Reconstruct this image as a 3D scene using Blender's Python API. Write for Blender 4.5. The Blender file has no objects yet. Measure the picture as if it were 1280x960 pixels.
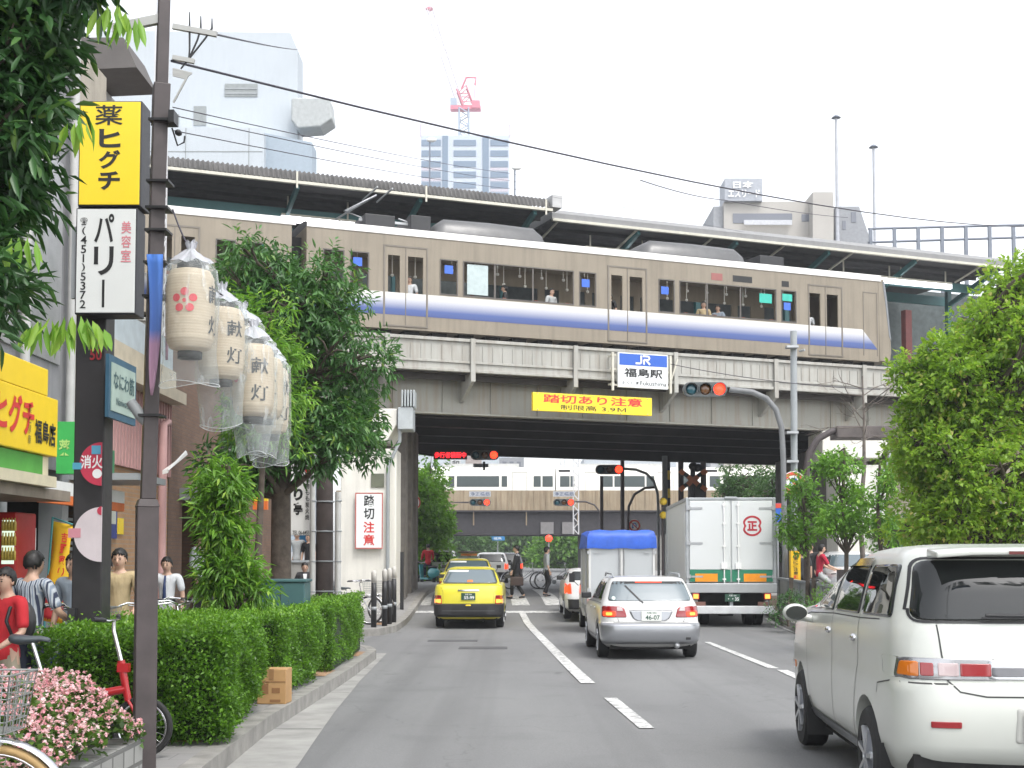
import bpy, math, random
import numpy as np
from mathutils import Vector, Matrix
from mathutils.bvhtree import BVHTree
R_ = math.radians
scene = bpy.context.scene
COL = scene.collection
# camera, sky, sun, exposure
FPX, EYE, HOR, PITCH = 1650.0, 1.55, 697.0, R_(3.0)
YC = HOR - FPX * math.tan(PITCH)
cam_d = bpy.data.cameras.new('camera'); cam = bpy.data.objects.new('camera', cam_d); COL.objects.link(cam)
cam_d.sensor_width = 36.0; cam_d.lens = FPX / 1280 * 36.0
cam_d.shift_y = (YC - 480) / 1280
cam_d.clip_start = 0.1; cam_d.clip_end = 3000
cam.location = (0, 0, EYE); cam.rotation_euler = (math.pi / 2 + PITCH, 0, 0)
scene.camera = cam
SUN_EL, SUN_AZ = R_(58), R_(150)          # azimuth clockwise from +Y : high, behind the camera's shoulder
world = bpy.data.worlds.new("World"); scene.world = world; world.use_nodes = True
wn = world.node_tree; wn.nodes.clear()
sky = wn.nodes.new('ShaderNodeTexSky'); sky.sky_type = 'NISHITA'; sky.sun_disc = False
sky.sun_elevation = SUN_EL; sky.sun_rotation = SUN_AZ
sky.air_density = 1.0; sky.dust_density = 2.0; sky.ozone_density = 1.0
hsv = wn.nodes.new('ShaderNodeHueSaturation'); hsv.inputs['Saturation'].default_value = 0.18
bg = wn.nodes.new('ShaderNodeBackground'); bg.inputs['Strength'].default_value = 0.15
wo = wn.nodes.new('ShaderNodeOutputWorld')
wn.links.new(sky.outputs[0], hsv.inputs['Color']); wn.links.new(hsv.outputs[0], bg.inputs[0]); wn.links.new(bg.outputs[0], wo.inputs[0])
sun_d = bpy.data.lights.new('sun', 'SUN'); sun_d.energy = 0.6; sun_d.angle = R_(14); sun_d.color = (1.0, 0.96, 0.9)
sun = bpy.data.objects.new('sun', sun_d); COL.objects.link(sun)
sdir = Vector((math.sin(SUN_AZ) * math.cos(SUN_EL), math.cos(SUN_AZ) * math.cos(SUN_EL), math.sin(SUN_EL)))
sun.rotation_euler = sdir.to_track_quat('Z', 'Y').to_euler()
scene.view_settings.view_transform = 'Standard'; scene.view_settings.look = 'None'
scene.view_settings.exposure = 1.55; scene.view_settings.gamma = 1.0; scene.view_settings.use_curve_mapping = False
scene.cycles.use_denoising = True
scene.cycles.max_bounces = 7; scene.cycles.transparent_max_bounces = 14; scene.cycles.caustics_reflective = False; scene.cycles.caustics_refractive = False
# pixel -> world (photo pixels, 1280 x 960)
def ray(px, py):
	u = (px - 640) / FPX; v = (YC - py) / FPX
	c, s = math.cos(PITCH), math.sin(PITCH)
	return Vector((u, c - v * s, s + v * c))
def at(px, py, Y):
	d = ray(px, py); return Vector((0, 0, EYE)) + d * (Y / d.y)
def onx(px, py, X):
	d = ray(px, py); return Vector((0, 0, EYE)) + d * (X / d.x)
def sm(a, b, x):
	t = min(1, max(0, (x - a) / (b - a))); return t * t * (3 - 2 * t)
def gz(y): return -.13 * sm(8, 20, y) + .48 * sm(32, 44, y)
def gp(px, py, dz=0.0):
	d = ray(px, py); z = dz
	for _ in range(12):
		t = (z - EYE) / d.z; p = Vector((0, 0, EYE)) + d * t; z = 0.6 * z + 0.4 * (gz(p.y) + dz)
	return p
# bridge frame: u along the viaduct, v away from the camera
ALPHA = R_(22.3); BU = Vector((math.cos(ALPHA), math.sin(ALPHA), 0)); BV = Vector((-math.sin(ALPHA), math.cos(ALPHA), 0))
BO = Vector((-3.54, 36.5, 0))
def bw(u, v, z): return BO + BU * u + BV * v + Vector((0, 0, z))
def onv(px, py, v):
	d = ray(px, py); o = Vector((0, 0, EYE)); n = BV
	t = ((BO + BV * v) - o).dot(n) / d.dot(n); p = o + d * t
	return (p - BO).dot(BU), p.z
BM = Matrix.Translation(BO) @ Matrix.Rotation(ALPHA, 4, 'Z')
# things, parts
def thing(name, label, cat, loc=(0, 0, 0), rz=0, group=None):
	o = bpy.data.objects.new(name, None); COL.objects.link(o); o.empty_display_size = .2
	o.location = loc; o.rotation_euler = (0, 0, rz); o['label'] = label; o['category'] = cat
	if group: o['group'] = group
	return o
def tag(o, label, cat, group=None):
	o['label'] = label; o['category'] = cat
	if group: o['group'] = group
	return o
def struct(o, kind='structure'):
	o['kind'] = kind; return o
def pmat(o): return Matrix.Translation(o.location) @ o.rotation_euler.to_matrix().to_4x4()
def world_parent(o, p):
	o.parent = p
	M_ = Matrix.Identity(4); q = p
	while q is not None:
		M_ = pmat(q) @ M_; q = q.parent
	o.matrix_parent_inverse = M_.inverted()
def dup(root, loc, rz=None, label=None, group=None):
	def rec(o, par):
		c = o.copy(); COL.objects.link(c)
		if par is not None: c.parent = par
		for ch in [x for x in bpy.data.objects if x.parent == o]: rec(ch, c)
		return c
	r = rec(root, None); r.location = loc
	if rz is not None: r.rotation_euler = (0, 0, rz)
	if label: r['label'] = label
	if group: r['group'] = group
	return r
class MB:
	def __init__(s): s.v = []; s.f = []; s.mi = []; s.sm = []; s.M = None; s.cur = 0
	def add(s, vs, fs, smooth=False):
		b = len(s.v)
		if s.M is not None: vs = [s.M @ Vector(p) for p in vs]
		s.v += [tuple(p) for p in vs]; s.f += [tuple(i + b for i in f) for f in fs]
		s.mi += [s.cur] * len(fs); s.sm += [smooth] * len(fs); return s
	def box(s, x0, x1, y0, y1, z0, z1):
		x0, x1 = min(x0, x1), max(x0, x1); y0, y1 = min(y0, y1), max(y0, y1); z0, z1 = min(z0, z1), max(z0, z1)
		return s.add([(x0, y0, z0), (x1, y0, z0), (x1, y1, z0), (x0, y1, z0), (x0, y0, z1), (x1, y0, z1), (x1, y1, z1), (x0, y1, z1)],
					 [(3, 2, 1, 0), (4, 5, 6, 7), (0, 1, 5, 4), (1, 2, 6, 5), (2, 3, 7, 6), (3, 0, 4, 7)])
	def beam(s, a, b, w, h, up=(0, 0, 1)):
		a, b = Vector(a), Vector(b); d = (b - a).normalized(); up = Vector(up)
		if abs(d.dot(up)) > .99: up = Vector((0, 1, 0))
		x = d.cross(up).normalized(); y = x.cross(d)
		q = []
		for p in (a, b):
			for sx, sy in ((-1, -1), (1, -1), (1, 1), (-1, 1)): q.append(p + x * sx * w / 2 + y * sy * h / 2)
		return s.add(q, [(3, 2, 1, 0), (4, 5, 6, 7), (0, 1, 5, 4), (1, 2, 6, 5), (2, 3, 7, 6), (3, 0, 4, 7)])
	def tube(s, pts, r, n=8, smooth=True):
		pts = [Vector(p) for p in pts]; k = len(pts)
		rs = r if isinstance(r, (list, tuple)) else [r] * k
		vs = []; prev = None
		for i, p in enumerate(pts):
			d = (pts[min(i + 1, k - 1)] - pts[max(i - 1, 0)]).normalized()
			if prev is None:
				x = d.orthogonal().normalized()
			else:
				x = (prev - d * prev.dot(d)).normalized()
			prev = x; y = d.cross(x)
			for j in range(n):
				a = 2 * math.pi * j / n; vs.append(p + (x * math.cos(a) + y * math.sin(a)) * rs[i])
		fs = [(i * n + j, i * n + (j + 1) % n, (i + 1) * n + (j + 1) % n, (i + 1) * n + j) for i in range(k - 1) for j in range(n)]
		s.add(vs, fs, smooth)
		return s.add(vs[:n], [tuple(range(n))[::-1]]).add(vs[-n:], [tuple(range(n))])
	def lathe(s, prof, n=16, c=(0, 0, 0), axis='z', smooth=True, close=False):
		vs = []; c = Vector(c)
		for r, h in prof:
			for j in range(n):
				a = 2 * math.pi * j / n; q = (r * math.cos(a), r * math.sin(a), h)
				if axis == 'x': q = (q[2], q[0], q[1])
				elif axis == 'y': q = (q[0], q[2], q[1])
				vs.append(c + Vector(q))
		k = len(prof); kk = k if close else k - 1
		fs = [(i * n + j, i * n + (j + 1) % n, ((i + 1) % k) * n + (j + 1) % n, ((i + 1) % k) * n + j) for i in range(kk) for j in range(n)]
		if not close: fs += [tuple(range(n))[::-1], tuple((k - 1) * n + j for j in range(n))]
		return s.add(vs, fs, smooth)
	def ball(s, c, r, n=12, m=8):
		r = r if isinstance(r, (tuple, list)) else (r, r, r); c = Vector(c); vs = [c + Vector((0, 0, -r[2]))]
		for i in range(1, m):
			t = -math.pi / 2 + math.pi * i / m
			for j in range(n):
				a = 2 * math.pi * j / n; vs.append(c + Vector((r[0] * math.cos(t) * math.cos(a), r[1] * math.cos(t) * math.sin(a), r[2] * math.sin(t))))
		vs.append(c + Vector((0, 0, r[2]))); fs = []
		for j in range(n): fs.append((0, 1 + (j + 1) % n, 1 + j))
		for i in range(m - 2):
			for j in range(n): fs.append((1 + i * n + j, 1 + i * n + (j + 1) % n, 1 + (i + 1) * n + (j + 1) % n, 1 + (i + 1) * n + j))
		t = len(vs) - 1; o = 1 + (m - 2) * n
		for j in range(n): fs.append((o + j, o + (j + 1) % n, t))
		return s.add(vs, fs, True)
	def prism(s, poly, d0, d1, plane='xz'):
		# extrude a 2-D outline from d0 to d1 along the missing axis
		def P(a, b, d):
			return (a, d, b) if plane == 'xz' else ((d, a, b) if plane == 'yz' else (a, b, d))
		n = len(poly); vs = [P(a, b, d0) for a, b in poly] + [P(a, b, d1) for a, b in poly]
		return s.add(vs, [tuple(range(n))[::-1], tuple(range(n, 2 * n))] + [(i, (i + 1) % n, n + (i + 1) % n, n + i) for i in range(n)])
	def quad(s, *p): return s.add(p, [tuple(range(len(p)))])
	def disc(s, c, r, t, axis='y', n=24):
		return s.lathe([(r, -t / 2), (r, t / 2)], n, c, axis, smooth=False)
	def build_each(s, name, mat, parent=None, **k):
		# one object for every separate piece
		key = {}; par = []
		def find(i):
			while par[i] != i: par[i] = par[par[i]]; i = par[i]
			return i
		ids = []
		for p in s.v:
			q = (round(p[0], 4), round(p[1], 4), round(p[2], 4))
			if q not in key: key[q] = len(par); par.append(len(par))
			ids.append(key[q])
		for f in s.f:
			for i in f[1:]: par[find(ids[i])] = find(ids[f[0]])
		groups = {}
		for fi, f in enumerate(s.f): groups.setdefault(find(ids[f[0]]), []).append(fi)
		out = []
		for g in groups.values():
			m = MB(); mp = {}
			for fi in g:
				for i in s.f[fi]:
					if i not in mp: mp[i] = len(m.v); m.v.append(s.v[i])
				m.f.append(tuple(mp[i] for i in s.f[fi])); m.mi.append(s.mi[fi]); m.sm.append(s.sm[fi])
			out.append(m.build(name, mat, parent, **k))
		return out
	def build(s, name, mat, parent=None, wp=False, bevel=0, sharp=None, loc=None, rz=None):
		me = bpy.data.meshes.new(name); me.from_pydata(s.v, [], s.f)
		mats = mat if isinstance(mat, (list, tuple)) else [mat]
		for m in mats: me.materials.append(m)
		me.polygons.foreach_set('material_index', s.mi); me.polygons.foreach_set('use_smooth', s.sm)
		fix_normals(me)
		if sharp: me.polygons.foreach_set('use_smooth', [True] * len(me.polygons)); me.set_sharp_from_angle(angle=R_(sharp))
		me.update()
		o = bpy.data.objects.new(name, me); COL.objects.link(o)
		if loc is not None: o.location = loc
		if rz is not None: o.rotation_euler = (0, 0, rz)
		if parent is not None:
			if wp: world_parent(o, parent)
			else: o.parent = parent
		if bevel:
			b = o.modifiers.new('bevel', 'BEVEL'); b.width = bevel; b.segments = 2; b.limit_method = 'ANGLE'; b.angle_limit = R_(40)
		return o
import bmesh
def fix_normals(me):
	bm = bmesh.new(); bm.from_mesh(me); bmesh.ops.recalc_face_normals(bm, faces=bm.faces); bm.to_mesh(me); bm.free()
TMP = bpy.data.scenes.new('tmp')
def evaluate(o):
	TMP.collection.objects.link(o); vl = TMP.view_layers[0]; vl.update()
	dg = bpy.context.evaluated_depsgraph_get() if False else vl.depsgraph
	dg.update()
	me = bpy.data.meshes.new_from_object(o.evaluated_get(dg), depsgraph=dg)
	TMP.collection.objects.unlink(o); bpy.data.objects.remove(o)
	return me
def rpoly(pts, r, n=4):
	out = []; k = len(pts)
	for i in range(k):
		p0, p, p1 = Vector(pts[i - 1]), Vector(pts[i]), Vector(pts[(i + 1) % k])
		a = p0 - p; b = p1 - p; rr = min(r, a.length * .45, b.length * .45)
		a = p + a.normalized() * rr; b = p + b.normalized() * rr
		for j in range(n + 1):
			t = j / n; q = a * (1 - t) ** 2 + p * 2 * t * (1 - t) + b * t * t; out.append((q.x, q.y))
	return out
def circ(cx, cy, r, n=20, a0=0, a1=360): return [(cx + r * math.cos(R_(a0 + (a1 - a0) * i / n)), cy + r * math.sin(R_(a0 + (a1 - a0) * i / n))) for i in range(n + (a1 - a0 < 360))]
# lettering
def glyph_mesh(body, bold=0.0, ext=0.0):
	c = bpy.data.curves.new('letters', 'FONT'); c.body = body; c.size = 1.0; c.offset = bold; c.extrude = ext; c.resolution_u = 3
	o = bpy.data.objects.new('letters', c); me = evaluate(o); bpy.data.curves.remove(c); return me
def letters(name, body, w, h, M_, mat, parent, bold=.012, vertical=False, fit=True, wp=True, th=.002):
	"""lettering in the local XZ plane (x to the reader's right, z up, reader at -y), centred, filling w x h"""
	vs, fs = [], []
	if vertical:
		n = len(body); cell = h / n
		for i, ch in enumerate(body):
			if ch == ' ': continue
			if ch == 'ー':
				sub_v = [(-.06 * w * 1.0, .42 * cell), (.06 * w, .42 * cell), (.06 * w, -.42 * cell), (-.06 * w, -.42 * cell)]; b = len(vs)
				vs += [(x, z + h / 2 - (i + .5) * cell) for x, z in sub_v]; fs.append((b, b + 1, b + 2, b + 3)); continue
			me = glyph_mesh(ch, bold); b = len(vs)
			P = np.array([v.co[:2] for v in me.vertices])
			if len(P) == 0: continue
			lo, hi = P.min(0), P.max(0); sx = w / max(hi[0] - lo[0], .55) * .95; sy = cell / max(hi[1] - lo[1], .55) * .88
			if not fit: sx = sy = min(sx, sy)
			for p in P: vs.append(((p[0] - (lo[0] + hi[0]) / 2) * sx, (p[1] - (lo[1] + hi[1]) / 2) * sy + h / 2 - (i + .5) * cell))
			fs += [tuple(b + k for k in p.vertices) for p in me.polygons]; bpy.data.meshes.remove(me)
	else:
		me = glyph_mesh(body, bold); P = np.array([v.co[:2] for v in me.vertices]); lo, hi = P.min(0), P.max(0)
		sx = w / (hi[0] - lo[0]); sy = h / (hi[1] - lo[1])
		if not fit: sx = sy = min(sx, sy)
		vs = [((p[0] - (lo[0] + hi[0]) / 2) * sx, (p[1] - (lo[1] + hi[1]) / 2) * sy) for p in P]
		fs = [tuple(p.vertices) for p in me.polygons]; bpy.data.meshes.remove(me)
	mb = MB(); mb.M = M_
	mb.add([(x, -th, z) for x, z in vs], fs)
	return mb.build(name, mat, parent, wp=wp)
def facing(p, yaw=0): return Matrix.Translation(Vector(p)) @ Matrix.Rotation(yaw, 4, 'Z')
# materials
_mats = {}
def newmat(name):
	m = bpy.data.materials.new(name); m.use_nodes = True; nt = m.node_tree
	return m, nt, nt.nodes['Principled BSDF'], nt.nodes['Material Output']
def N(nt, t, **kw):
	n = nt.nodes.new(t)
	for k, v in kw.items():
		if k in n.inputs: n.inputs[k].default_value = v
		else: setattr(n, k, v)
	return n
def coords(nt, scale=(1, 1, 1), kind='Object'):
	tc = nt.nodes.new('ShaderNodeTexCoord'); mp = nt.nodes.new('ShaderNodeMapping'); mp.inputs['Scale'].default_value = scale
	nt.links.new(tc.outputs[kind], mp.inputs[0]); return mp.outputs[0]
def mixc(nt, fac, a, b, mode='MIX'):
	n = nt.nodes.new('ShaderNodeMix'); n.data_type = 'RGBA'; n.blend_type = mode
	for sock, val in ((n.inputs[0], fac), (n.inputs[6], a), (n.inputs[7], b)):
		if hasattr(val, 'is_linked') or hasattr(val, 'links'): nt.links.new(val, sock)
		else: sock.default_value = val if isinstance(val, (int, float)) else (*val, 1) if len(val) == 3 else val
	return n.outputs[2]
def ramp(nt, src, stops):
	r = nt.nodes.new('ShaderNodeValToRGB'); el = r.color_ramp.elements
	while len(el) < len(stops): el.new(.5)
	for e, (p, c) in zip(el, stops):
		e.position = p; e.color = (*c, 1) if not isinstance(c, (int, float)) else (c, c, c, 1)
	nt.links.new(src, r.inputs[0]); return r.outputs[0]
def noise(nt, co, scale=5, detail=4, rough=.55):
	n = N(nt, 'ShaderNodeTexNoise'); n.inputs['Scale'].default_value = scale; n.inputs['Detail'].default_value = detail; n.inputs['Roughness'].default_value = rough
	nt.links.new(co, n.inputs['Vector']); return n.outputs['Fac']
def bump(nt, b, h, strength=.3, dist=.01):
	n = N(nt, 'ShaderNodeBump'); n.inputs['Strength'].default_value = strength; n.inputs['Distance'].default_value = dist
	nt.links.new(h, n.inputs['Height']); nt.links.new(n.outputs[0], b.inputs['Normal'])
def sc(c, k): return tuple(min(1, x * k) for x in c)
def M(name, col, rough=.6, metal=0, var=.14, scale=4, bmp=0, bscale=60, fold=0, coat=0, spec=.5, streak=0, dirt=None):
	if name in _mats: return _mats[name]
	m, nt, b, out = newmat(name)
	b.inputs['Roughness'].default_value = rough; b.inputs['Metallic'].default_value = metal
	b.inputs['Coat Weight'].default_value = coat; b.inputs['Coat Roughness'].default_value = .1; b.inputs['Specular IOR Level'].default_value = spec
	co = coords(nt)
	c = ramp(nt, noise(nt, co, scale, 5), [(.25, sc(col, 1 - var)), (.75, sc(col, 1 + var))])
	if streak:                                      # rain streaks and grime running down
		s = noise(nt, coords(nt, (3.2, 3.2, .22)), 2.2, 5)
		f = ramp(nt, s, [(.45, 0), (.75, 1)])
		mm = nt.nodes.new('ShaderNodeMath'); mm.operation = 'MULTIPLY'; mm.inputs[1].default_value = streak; nt.links.new(f, mm.inputs[0])
		c = mixc(nt, mm.outputs[0], c, dirt or sc(col, .35))
	nt.links.new(c, b.inputs['Base Color'])
	if fold: bump(nt, b, noise(nt, coords(nt, (1, 1, .55)), fold, 3, .45), 1.0, .045)
	elif bmp: bump(nt, b, noise(nt, co, bscale, 6), bmp, .01)
	elif not coat:
		rr = N(nt, 'ShaderNodeMapRange'); rr.inputs['To Min'].default_value = max(0, rough - .06); rr.inputs['To Max'].default_value = min(1, rough + .08)
		nt.links.new(noise(nt, co, scale * 3, 3), rr.inputs[0]); nt.links.new(rr.outputs[0], b.inputs['Roughness'])
	_mats[name] = m; return m
def EM(name, col, k, dark=None):
	if name in _mats: return _mats[name]
	m, nt, b, out = newmat(name); b.inputs['Base Color'].default_value = (*(dark or col), 1); b.inputs['Roughness'].default_value = .3
	b.inputs['Emission Color'].default_value = (*col, 1); b.inputs['Emission Strength'].default_value = k
	_mats[name] = m; return m
def GL(name, col, ior=1.5, rough=.03, trans=0.0):
	"""window glass: dark interior seen through a reflecting pane; trans lets a share of what is behind show"""
	if name in _mats: return _mats[name]
	m, nt, b, out = newmat(name); b.inputs['Base Color'].default_value = (*col, 1); b.inputs['Roughness'].default_value = rough; b.inputs['IOR'].default_value = ior
	if trans:
		t = N(nt, 'ShaderNodeBsdfTransparent'); t.inputs[0].default_value = (*sc(tuple(.55 + .45 * c for c in (1, 1, 1)), 1), 1)
		mx = N(nt, 'ShaderNodeMixShader'); mx.inputs[0].default_value = trans
		nt.links.new(b.outputs[0], mx.inputs[1]); nt.links.new(t.outputs[0], mx.inputs[2]); nt.links.new(mx.outputs[0], out.inputs[0])
	_mats[name] = m; return m
def leaf_mat(name, dark, light, young=None, trans=.3, rough=.42):
	m, nt, b, out = newmat(name)
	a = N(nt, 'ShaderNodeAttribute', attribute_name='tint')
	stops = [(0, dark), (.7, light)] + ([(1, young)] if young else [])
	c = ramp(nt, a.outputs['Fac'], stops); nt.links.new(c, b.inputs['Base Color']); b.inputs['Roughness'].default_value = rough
	t = N(nt, 'ShaderNodeBsdfTranslucent'); nt.links.new(mixc(nt, .5, c, (light[0] * 1.5, light[1] * 1.6, light[2])), t.inputs[0])
	mx = N(nt, 'ShaderNodeMixShader'); mx.inputs[0].default_value = trans
	nt.links.new(b.outputs[0], mx.inputs[1]); nt.links.new(t.outputs[0], mx.inputs[2]); nt.links.new(mx.outputs[0], out.inputs[0])
	return m
def brick_mat(name, c1, c2, mortar, bwid=.21, bh=.06, gap=.008, bmp=.4, axes='YZ'):
	m, nt, b, out = newmat(name); tc = nt.nodes.new('ShaderNodeTexCoord'); sp = nt.nodes.new('ShaderNodeSeparateXYZ'); cb = nt.nodes.new('ShaderNodeCombineXYZ')
	nt.links.new(tc.outputs['Object'], sp.inputs[0]); nt.links.new(sp.outputs[axes[0]], cb.inputs[0]); nt.links.new(sp.outputs[axes[1]], cb.inputs[1])
	br = N(nt, 'ShaderNodeTexBrick'); br.inputs['Color1'].default_value = (*c1, 1); br.inputs['Color2'].default_value = (*c2, 1); br.inputs['Mortar'].default_value = (*mortar, 1)
	br.inputs['Scale'].default_value = 1; br.inputs['Brick Width'].default_value = bwid; br.inputs['Row Height'].default_value = bh; br.inputs['Mortar Size'].default_value = gap; br.inputs['Mortar Smooth'].default_value = .2
	nt.links.new(cb.outputs[0], br.inputs['Vector'])
	n1 = noise(nt, tc.outputs['Object'], 3, 5); c = mixc(nt, .35, br.outputs['Color'], ramp(nt, n1, [(.3, sc(c1, .7)), (.7, sc(c2, 1.2))]))
	nt.links.new(c, b.inputs['Base Color']); b.inputs['Roughness'].default_value = .85
	inv = N(nt, 'ShaderNodeInvert'); nt.links.new(br.outputs['Fac'], inv.inputs['Color']); bump(nt, b, inv.outputs[0], bmp, .006)
	return m
def asphalt_mat():
	m, nt, b, out = newmat('asphalt'); co = coords(nt)
	g = noise(nt, co, 75, 4, .75); big = noise(nt, coords(nt, (.55, .12, 1)), 1.0, 5); patch = noise(nt, co, .8, 4)
	c = ramp(nt, g, [(.3, (.10, .102, .104)), (.7, (.265, .266, .266))])
	c = mixc(nt, .5, c, ramp(nt, big, [(.35, (.14, .14, .14)), (.62, (.215, .215, .213))]))
	c = mixc(nt, ramp(nt, patch, [(.55, 0.0), (.75, .35)]), c, (.09, .09, .092))
	# fine cracks
	v = N(nt, 'ShaderNodeTexVoronoi', feature='DISTANCE_TO_EDGE'); v.inputs['Scale'].default_value = .23
	w = nt.nodes.new('ShaderNodeVectorMath'); w.operation = 'ADD'; nn = N(nt, 'ShaderNodeTexNoise'); nn.inputs['Scale'].default_value = 1.3; nt.links.new(co, nn.inputs['Vector'])
	nt.links.new(co, w.inputs[0]); nt.links.new(nn.outputs['Color'], w.inputs[1]); nt.links.new(w.outputs[0], v.inputs['Vector'])
	c = mixc(nt, ramp(nt, v.outputs['Distance'], [(.0, .22), (.003, 0.0)]), c, (.05, .05, .052))
	track = noise(nt, coords(nt, (1.6, .012, 1)), 1.0, 3); c = mixc(nt, ramp(nt, track, [(.5, 0.0), (.68, .4)]), c, (.105, .105, .106)); spots = noise(nt, coords(nt, (1, .35, 1)), 1.7, 2); c = mixc(nt, ramp(nt, spots, [(.70, 0.0), (.74, .5)]), c, (.075, .075, .077))
	nt.links.new(c, b.inputs['Base Color']); b.inputs['Roughness'].default_value = .82; bump(nt, b, g, .35, .006)
	return m
def worn_paint():
	m, nt, b, out = newmat('road_paint'); co = coords(nt)
	w = ramp(nt, noise(nt, co, 9, 8, .7), [(.40, 1), (.53, 0)])
	nt.links.new(mixc(nt, w, (.62, .62, .60), (.26, .26, .26)), b.inputs['Base Color']); b.inputs['Roughness'].default_value = .75; return m
ASPH = asphalt_mat(); PAINT = worn_paint()
CONC = M('concrete_gutter', (.30, .295, .28), .85, var=.25, scale=2.5, bmp=.25, bscale=90)
KERB = M('kerb_stone', (.27, .26, .24), .85, var=.3, scale=4, bmp=.3)
PAVE = brick_mat('pavement_tiles', (.30, .29, .28), (.24, .235, .23), (.15, .15, .15), .3, .3, .006, .25, 'XY')
TERRA = brick_mat('terracotta_tiles', (.42, .24, .13), (.36, .23, .14), (.25, .22, .2), .3, .3, .008, .25, 'XY')
EARTH = M('soil', (.09, .065, .045), .95, var=.4, scale=12, bmp=.6)
STONE = brick_mat('granite_blocks', (.36, .36, .34), (.22, .22, .21), (.08, .08, .075), .22, .13, .014, .8, 'YZ')
WHITE = M('white_paint', (.80, .80, .78), .4, var=.04)
OFFW = M('off_white_wall', (.70, .68, .62), .8, var=.07, scale=1.5, streak=.18)
BLACKP = M('black_plastic', (.025, .025, .027), .45, var=.2)
RUBBER = M('rubber', (.022, .022, .022), .8, var=.25)
CHROME = M('chrome', (.75, .75, .76), .14, 1, var=.05)
STEEL = M('galvanised_steel', (.42, .43, .44), .45, .7, var=.12)
GREYPAINT = M('grey_paint', (.30, .32, .33), .5, var=.1)
DARKPOLE = M('dark_brown_pole_paint', (.062, .050, .050), .5, var=.22, scale=7)
SKINM = M('skin', (.56, .36, .26), .5, var=.06)
HAIRM = M('black_hair', (.012, .011, .010), .45, var=.2)
REDM = M('red_paint', (.55, .02, .025), .35, var=.08, coat=.4)
YELM = M('yellow_sign_face', (.82, .60, .02), .4, var=.04, scale=1.5)
INK = M('black_lettering', (.012, .012, .012), .5, var=.1)
REDINK = M('red_lettering', (.62, .035, .03), .5, var=.08)
WINK = M('white_lettering', (.8, .8, .8), .5, var=.03)
BARK = M('bark', (.095, .075, .06), .95, var=.45, scale=9, bmp=.8, bscale=25)
# foliage
def leaf_mesh(name, C, D, L, W, tint, mat, parent, rng, curl=.15, six=True, wp=True):
	"""C base points (N,3), D unit directions, L lengths, W widths -> one mesh of folded leaves"""
	n = len(C); up = np.tile([0, 0, 1.0], (n, 1)) + rng.normal(0, .45, (n, 3))
	S = np.cross(D, up); S /= np.linalg.norm(S, axis=1)[:, None] + 1e-9
	U = np.cross(S, D); L = L[:, None]; W = W[:, None]
	if six:
		P = np.stack([C, C + D * L * .35 + S * W * .5 + U * W * .18, C + D * L * .7 + S * W * .38 + U * (W * .12 - L * curl * .5),
					  C + D * L - U * L * curl, C + D * L * .7 - S * W * .38 + U * (W * .12 - L * curl * .5), C + D * L * .35 - S * W * .5 + U * W * .18], 1)
		k = 6; F = np.array([[0, 1, 2, 3], [0, 3, 4, 5]])
	else:
		P = np.stack([C, C + D * L * .5 + S * W * .5 + U * W * .15, C + D * L - U * L * curl, C + D * L * .5 - S * W * .5 + U * W * .15], 1)
		k = 4; F = np.array([[0, 1, 2, 3]])
	V = P.reshape(-1, 3).astype(np.float32); nf = len(F)
	idx = (np.arange(n)[:, None, None] * k + F[None]).reshape(-1)
	me = bpy.data.meshes.new(name); me.vertices.add(len(V)); me.vertices.foreach_set('co', V.ravel())
	me.loops.add(len(idx)); me.loops.foreach_set('vertex_index', idx.astype(np.int32))
	me.polygons.add(n * nf); me.polygons.foreach_set('loop_start', np.arange(0, len(idx), 4, dtype=np.int32)); me.polygons.foreach_set('loop_total', np.full(n * nf, 4, dtype=np.int32))
	a = me.attributes.new('tint', 'FLOAT', 'POINT'); a.data.foreach_set('value', np.repeat(np.clip(tint, 0, 1), k).astype(np.float32))
	me.materials.append(mat); me.update(); me.validate()
	o = bpy.data.objects.new(name, me); COL.objects.link(o)
	if parent is not None:
		if wp: world_parent(o, parent)
		else: o.parent = parent
	return o
def unit(A): return A / (np.linalg.norm(A, axis=-1, keepdims=True) + 1e-9)
def crown_points(rng, clumps, per, spray, leaf, droop, outward=.8):
	"""clumps [(centre, radius)] -> leaf bases, directions, per-leaf tint"""
	Cs, Ds, Ts = [], [], []
	for c, r in clumps:
		c = np.array(c); r = np.array(r if isinstance(r, (tuple, list)) else (r, r, r * .85))
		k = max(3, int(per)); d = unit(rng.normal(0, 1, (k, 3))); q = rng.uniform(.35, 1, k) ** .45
		org = c + d * q[:, None] * r * (1 + rng.normal(0, .12, (k, 1)))
		axis = unit(d * outward + rng.normal(0, .45, (k, 3)) + [0, 0, .15])
		ct = rng.uniform(.2, .62)
		for i in range(spray):
			f = i / max(1, spray - 1)
			side = unit(np.cross(axis, rng.normal(0, 1, (k, 3))))
			Cs.append(org + axis * (f * leaf * 1.1))
			Ds.append(unit(axis * (.35 + .5 * f) + side * (1 - .45 * f) + [0, 0, -droop * rng.uniform(.5, 1.2)]))
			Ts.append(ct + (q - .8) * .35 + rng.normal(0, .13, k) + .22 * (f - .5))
	return np.concatenate(Cs), np.concatenate(Ds), np.concatenate(Ts)
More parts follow.
